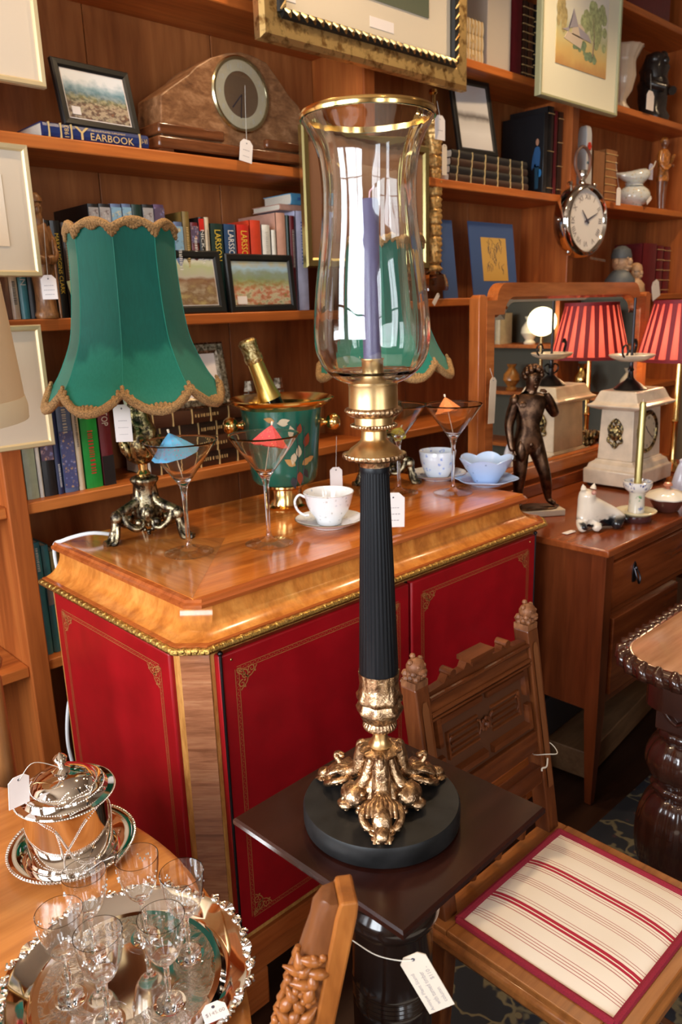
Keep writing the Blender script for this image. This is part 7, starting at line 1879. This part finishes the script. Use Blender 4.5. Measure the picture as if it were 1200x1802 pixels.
# dark bronze cluster and white cone ornament
bo_ = onz(1165, 800, GT)
oc = thing('bronze_ornament', 'dark bronze leafy ornament beside the marble clock', 'ornament', (3.17, 1.50, GTz))
g = MB(); g.lathe([(.045, 0), (.05, .01), (.03, .03), (.025, .05)], 18)
rr = random.Random(2)
for k in range(22): g.ball((rr.gauss(0, .022), rr.gauss(0, .02), .06+.09*rr.random()), .016, 8, (1, .7, 1.3))
for k in range(5): g.tube(bez([(0, 0, .1), (.03*math.cos(k*1.3), .03*math.sin(k*1.3), .15), (.055*math.cos(k*1.3), .055*math.sin(k*1.3), .13)], 4), .007, 6)
g.build('body', ANTIQ2, oc, ang=70)
wo = onz(1196, 862, GT)
wc_ = thing('porcelain_cone', 'bluish white porcelain cone figure at the right edge of dresser', 'ornament', (wo.x, wo.y, GTz))
MB().lathe([(.034, 0), (.035, .01), (.024, .06), (.015, .09), (.008, .105), (.010, .115), (.006, .12), (0, .123)], 30).build('body', plain('bluish_porcelain', (.55, .55, .66), .2, coat=.6), wc_)
# red pleated lamp
RLx, RLy = 3.284, 1.414
rl = thing('red_lamp', 'brass table lamp with pleated red shade, lit, right edge', 'table lamp', (RLx, RLy, GTz))
MB().lathe([(.075, 0), (.078, .008), (.050, .020), (.020, .032), (.012, .05), (.011, .20), (.016, .21), (.011, .22), (.010, .56), (0, .565)], 30).build('stem', BRASS, rl)
z0, z1 = 1.352-GTz, 1.588-GTz
REDS, t, b = nt('red_pleated_silk'); b.inputs['Base Color'].default_value = (.36, .02, .03, 1); b.inputs['Roughness'].default_value = .6
tr_ = N(t, 'ShaderNodeBsdfTranslucent'); tr_.inputs[0].default_value = (.68, .16, .17, 1); mx = N(t, 'ShaderNodeMixShader'); mx.inputs[0].default_value = .55
t.links.new(b.outputs[0], mx.inputs[1]); t.links.new(tr_.outputs[0], mx.inputs[2]); t.links.new(mx.outputs[0], t.nodes['Material Output'].inputs[0])
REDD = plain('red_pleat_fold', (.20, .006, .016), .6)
NPl = 23
def pleat(a, r, z): return r*(1+.018*math.cos(a*NPl))
sh = MB().lathe([(.168, z0), (.140, z0+.118), (.112, z1)], NPl*8, pleat, cap=False).build('pleated_shade', REDS, rl, ang=70)
g = MB()
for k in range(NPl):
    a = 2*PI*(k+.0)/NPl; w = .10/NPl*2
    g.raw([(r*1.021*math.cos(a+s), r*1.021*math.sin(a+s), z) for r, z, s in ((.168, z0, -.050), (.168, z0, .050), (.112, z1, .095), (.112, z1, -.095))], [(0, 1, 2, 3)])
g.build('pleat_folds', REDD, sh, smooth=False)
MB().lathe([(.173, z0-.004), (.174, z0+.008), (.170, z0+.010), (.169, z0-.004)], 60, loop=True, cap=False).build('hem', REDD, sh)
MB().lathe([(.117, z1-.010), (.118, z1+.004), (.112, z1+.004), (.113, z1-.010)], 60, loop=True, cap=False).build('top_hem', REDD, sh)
MB().ball((0, 0, (z0+z1)/2-.01), .032, 14).build('bulb', plain('lit_bulb', (1, .9, .7), .5, emit=((1.0, .68, .36), 25)), rl)
lp = bpy.data.lights.new('red_lamp_bulb', 'POINT'); lp.energy = 3.6; lp.color = (1.0, .66, .34); lp.shadow_soft_size = .035
lo = bpy.data.objects.new('red_lamp_bulb', lp); COL.objects.link(lo); lo.location = (RLx, RLy, GTz+(z0+z1)/2-.06)
# ------------------------------------------------------------------ carved mahogany table at right
mt = thing('carved_table', 'dark mahogany table with gadrooned rounded edge and bulbous carved legs', 'table', (2.1, .55, 0))
o_ = Vector((2.1, .55, 0))
X0t, X1t, Y0t, Y1t, RC = 1.697, 2.62, .18, .882, .145
def rrect(o, z, n=10):
    p = []
    for cx, cy, a0 in ((X1t-RC, Y1t-RC, 0), (X0t+RC, Y1t-RC, PI/2), (X0t+RC, Y0t+RC, PI), (X1t-RC, Y0t+RC, 3*PI/2)):
        for k in range(n+1):
            a = a0+PI/2*k/n; p.append((cx+(RC+o)*math.cos(a)-o_.x, cy+(RC+o)*math.sin(a)-o_.y, z))
    return p
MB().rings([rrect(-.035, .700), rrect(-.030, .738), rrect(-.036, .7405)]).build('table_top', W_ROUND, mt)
ed = MB(); path = rrect(-.018, .722, 16)
ed.rings([rrect(-.034, .738), rrect(-.018, .741), rrect(-.004, .732), rrect(0, .718), rrect(-.006, .702), rrect(-.030, .696)], cap=False)
L_ = 0; pts = [Vector(p) for p in path]+[Vector(path[0])]
d_ = .0; stepd = .040
for a, b in zip(pts, pts[1:]):
    l = (b-a).length
    while d_ <= l and l > 0:
        q = a+(b-a)*(d_/l); t = (b-a).normalized(); nrm = Vector((t.y, -t.x, 0))
        ed.tube([q-t*.006+nrm*(-.008)+Vector((0, 0, .016)), q+nrm*.012+Vector((0, 0, .008)), q+t*.007+nrm*.013+Vector((0, 0, -.008)), q+t*.012+nrm*(-.002)+Vector((0, 0, -.020))], [.009, .0155, .0155, .009], 9)
        d_ += stepd
    d_ -= l
ed.build('gadrooned_edge', W_CARVE, mt, ang=70)
MB().rings([rrect(-.075, .600), rrect(-.075, .699)]).build('apron', W_CARVE, mt)
lg0 = onz(1202, 1330, .45)
def bulb(a, r, z):
    if r > .062: return r*(1+.045*abs(math.sin(a*7))-.02)
    return r
lgp = [(.050, .0), (.055, .02), (.04, .04), (.040, .06), (.075, .09), (.098, .15), (.104, .22), (.096, .29), (.075, .335), (.062, .345), (.070, .355), (.074, .365), (.070, .375), (.060, .380), (.078, .400), (.090, .430), (.088, .465), (.072, .495), (.060, .505), (.066, .512), (.066, .525), (.058, .535)]
for (lx, ly) in ((lg0.x, lg0.y), (2.50, lg0.y), (lg0.x, .30), (2.50, .30)):
    l = MB().at(T(lx-o_.x, ly-o_.y, 0)).lathe(dense(lgp, 2), 84, bulb, cap=True).box(-.055, -.055, .535, .055, .055, .66).build('leg', W_CARVE, mt, ang=60)
    g = MB().at(T(lx-o_.x, ly-o_.y, 0))
    for s in (-1, 1): g.tube(bez([(-.056, s*.02, .62), (-.062, s*.035, .60), (-.062, s*.02, .575), (-.058, 0, .56)], 4), .006, 6); g.tube(bez([(s*.02, -.056, .62), (s*.035, -.062, .60), (s*.02, -.062, .575), (0, -.058, .56)], 4), .006, 6)
    g.build('scroll_carving', W_CARVE, l, ang=70)
# boards leaning under the dressing table
b0 = onz(1010, 1330, .0)
tag(MB().at(T(2.45, 1.30, .012) @ RZ(.1)).box(-.26, -.12, 0, .62, .12, .10).build('wooden_crate', W_TABLE if False else wood('worn_pine_box', (.16, .07, .03), (.16, .08, .035), (.22, .11, .05), 'x', 5, .6, 0, 8), bevel=.004), 'low worn pine box on the floor under the dressing table', 'box')
tag(MB().at(T(2.30, 1.47, .115) @ RZ(.05)).box(-.16, -.16, 0, .50, .14, .16).build('dark_case', plain('black_case_vinyl', (.02, .018, .02), .45), bevel=.01), 'black case lying in the shade on the pine box', 'case')
# ------------------------------------------------------------------ the side of the shop seen in the mirror
ws = thing('display_shelves', 'wooden display shelves on far right wall seen in the mirror', 'shelves', (5.2, 0, 0))
for z in (.55, .95, 1.30, 1.66, 2.05): MB().box(-.16, -1.6, z-.025, .148, 1.9, z).build('shelf', W_BC, ws)
for y in (-1.6, -.72, .16, 1.03, 1.88): MB().box(-.16, y, 0, .148, y+.03, 2.3).build('upright', W_BCZ, ws)
MB().box(.13, -1.6, 0, .148, 1.9, 2.3).build('back_panel', plain('green_back_panel', (.10, .09, .065), .6), ws)
rr = random.Random(9)
cols = ['black', 'darkgreen', 'maroon', 'navy', 'darkbrown', 'steel', 'olive', 'cream']
for z in (1.30, 1.66):
    for y0 in (-.60, .25):
        y = y0
        for k in range(7):
            th = .03+.02*rr.random()
            o = book('%s book on %s mirror-side shelf, number %s from its near end' % (cols[(k*3+int(z*10)) % 8], ('lower' if z < 1.5 else 'upper')+(' left' if y0 < 0 else ' right'), ['one', 'two', 'three', 'four', 'five', 'six', 'seven'][k]), 0, 0, 0, th, .20+.06*rr.random(), .16, cols[(k*3+int(z*10)) % 8], bands=2, group='books on the mirror-side display shelves')
            o.matrix_world = T(5.055, y, z+.0005) @ RZ(-PI/2) @ T(-th, 0, 0); y += th+.002
ck2 = thing('round_clock', 'round cream clock on the display shelf opposite the mirror', 'clock', (5.13, .62, 1.6605))
MB().at(RY(-PI/2) @ T(.13, 0, -.02)).lathe([(.12, 0), (.125, .03), (.11, .05), (.105, .045)], 40).build('case', BRASSB, ck2); MB().at(RY(-PI/2) @ T(.13, 0, -.02)).lathe([(.105, .046), (0, .047)], 32, cap=False).build('dial', PORCW, ck2)
for k, (y, z, c, h) in enumerate(((-.1, 1.3005, PORCW, .20), (.95, 1.3005, TANF, .24), (1.35, 1.3005, SILVER, .18), (1.35, .9505, GREEN, .22), (.7, .9505, WHV, .20), (-.25, .9505, ORF, .2), (1.4, 1.6605, GILTBEAD, .2), (.35, .9505, BRASS, .22))):
    t = thing('display_vase', ['cream', 'tan', 'silver', 'green', 'ivory', 'amber', 'gilt', 'brass'][k]+' vase on the display shelves opposite the mirror', 'vase', (5.12, y, z))
    MB().lathe([(.04, 0), (.045, .01), (.03, .03), (.065, h*.4), (.06, h*.6), (.025, h*.85), (.04, h), (0, h)], 24).build('body', c, t)
dG = ray(950, 566); sG = 4.95/dG.x; PG = CAM+dG*sG
yG = 2*MYW-PG.y; rG = 25/FPX*sG
gl = thing('globe_lamp', 'lit white globe lamp reflected in the dresser mirror', 'floor lamp', (4.95, yG, 0))
MB().ball((0, 0, PG.z), rG, 32).build('globe', plain('lit_opal_glass', (1, .95, .8), .4, emit=((1.0, .86, .50), 5)), gl)
MB().lathe([(.078, 0), (.078, .02), (.015, .04), (.012, PG.z-rG), (.03, PG.z-rG+.01)], 24).build('pole', BRASSB, gl)
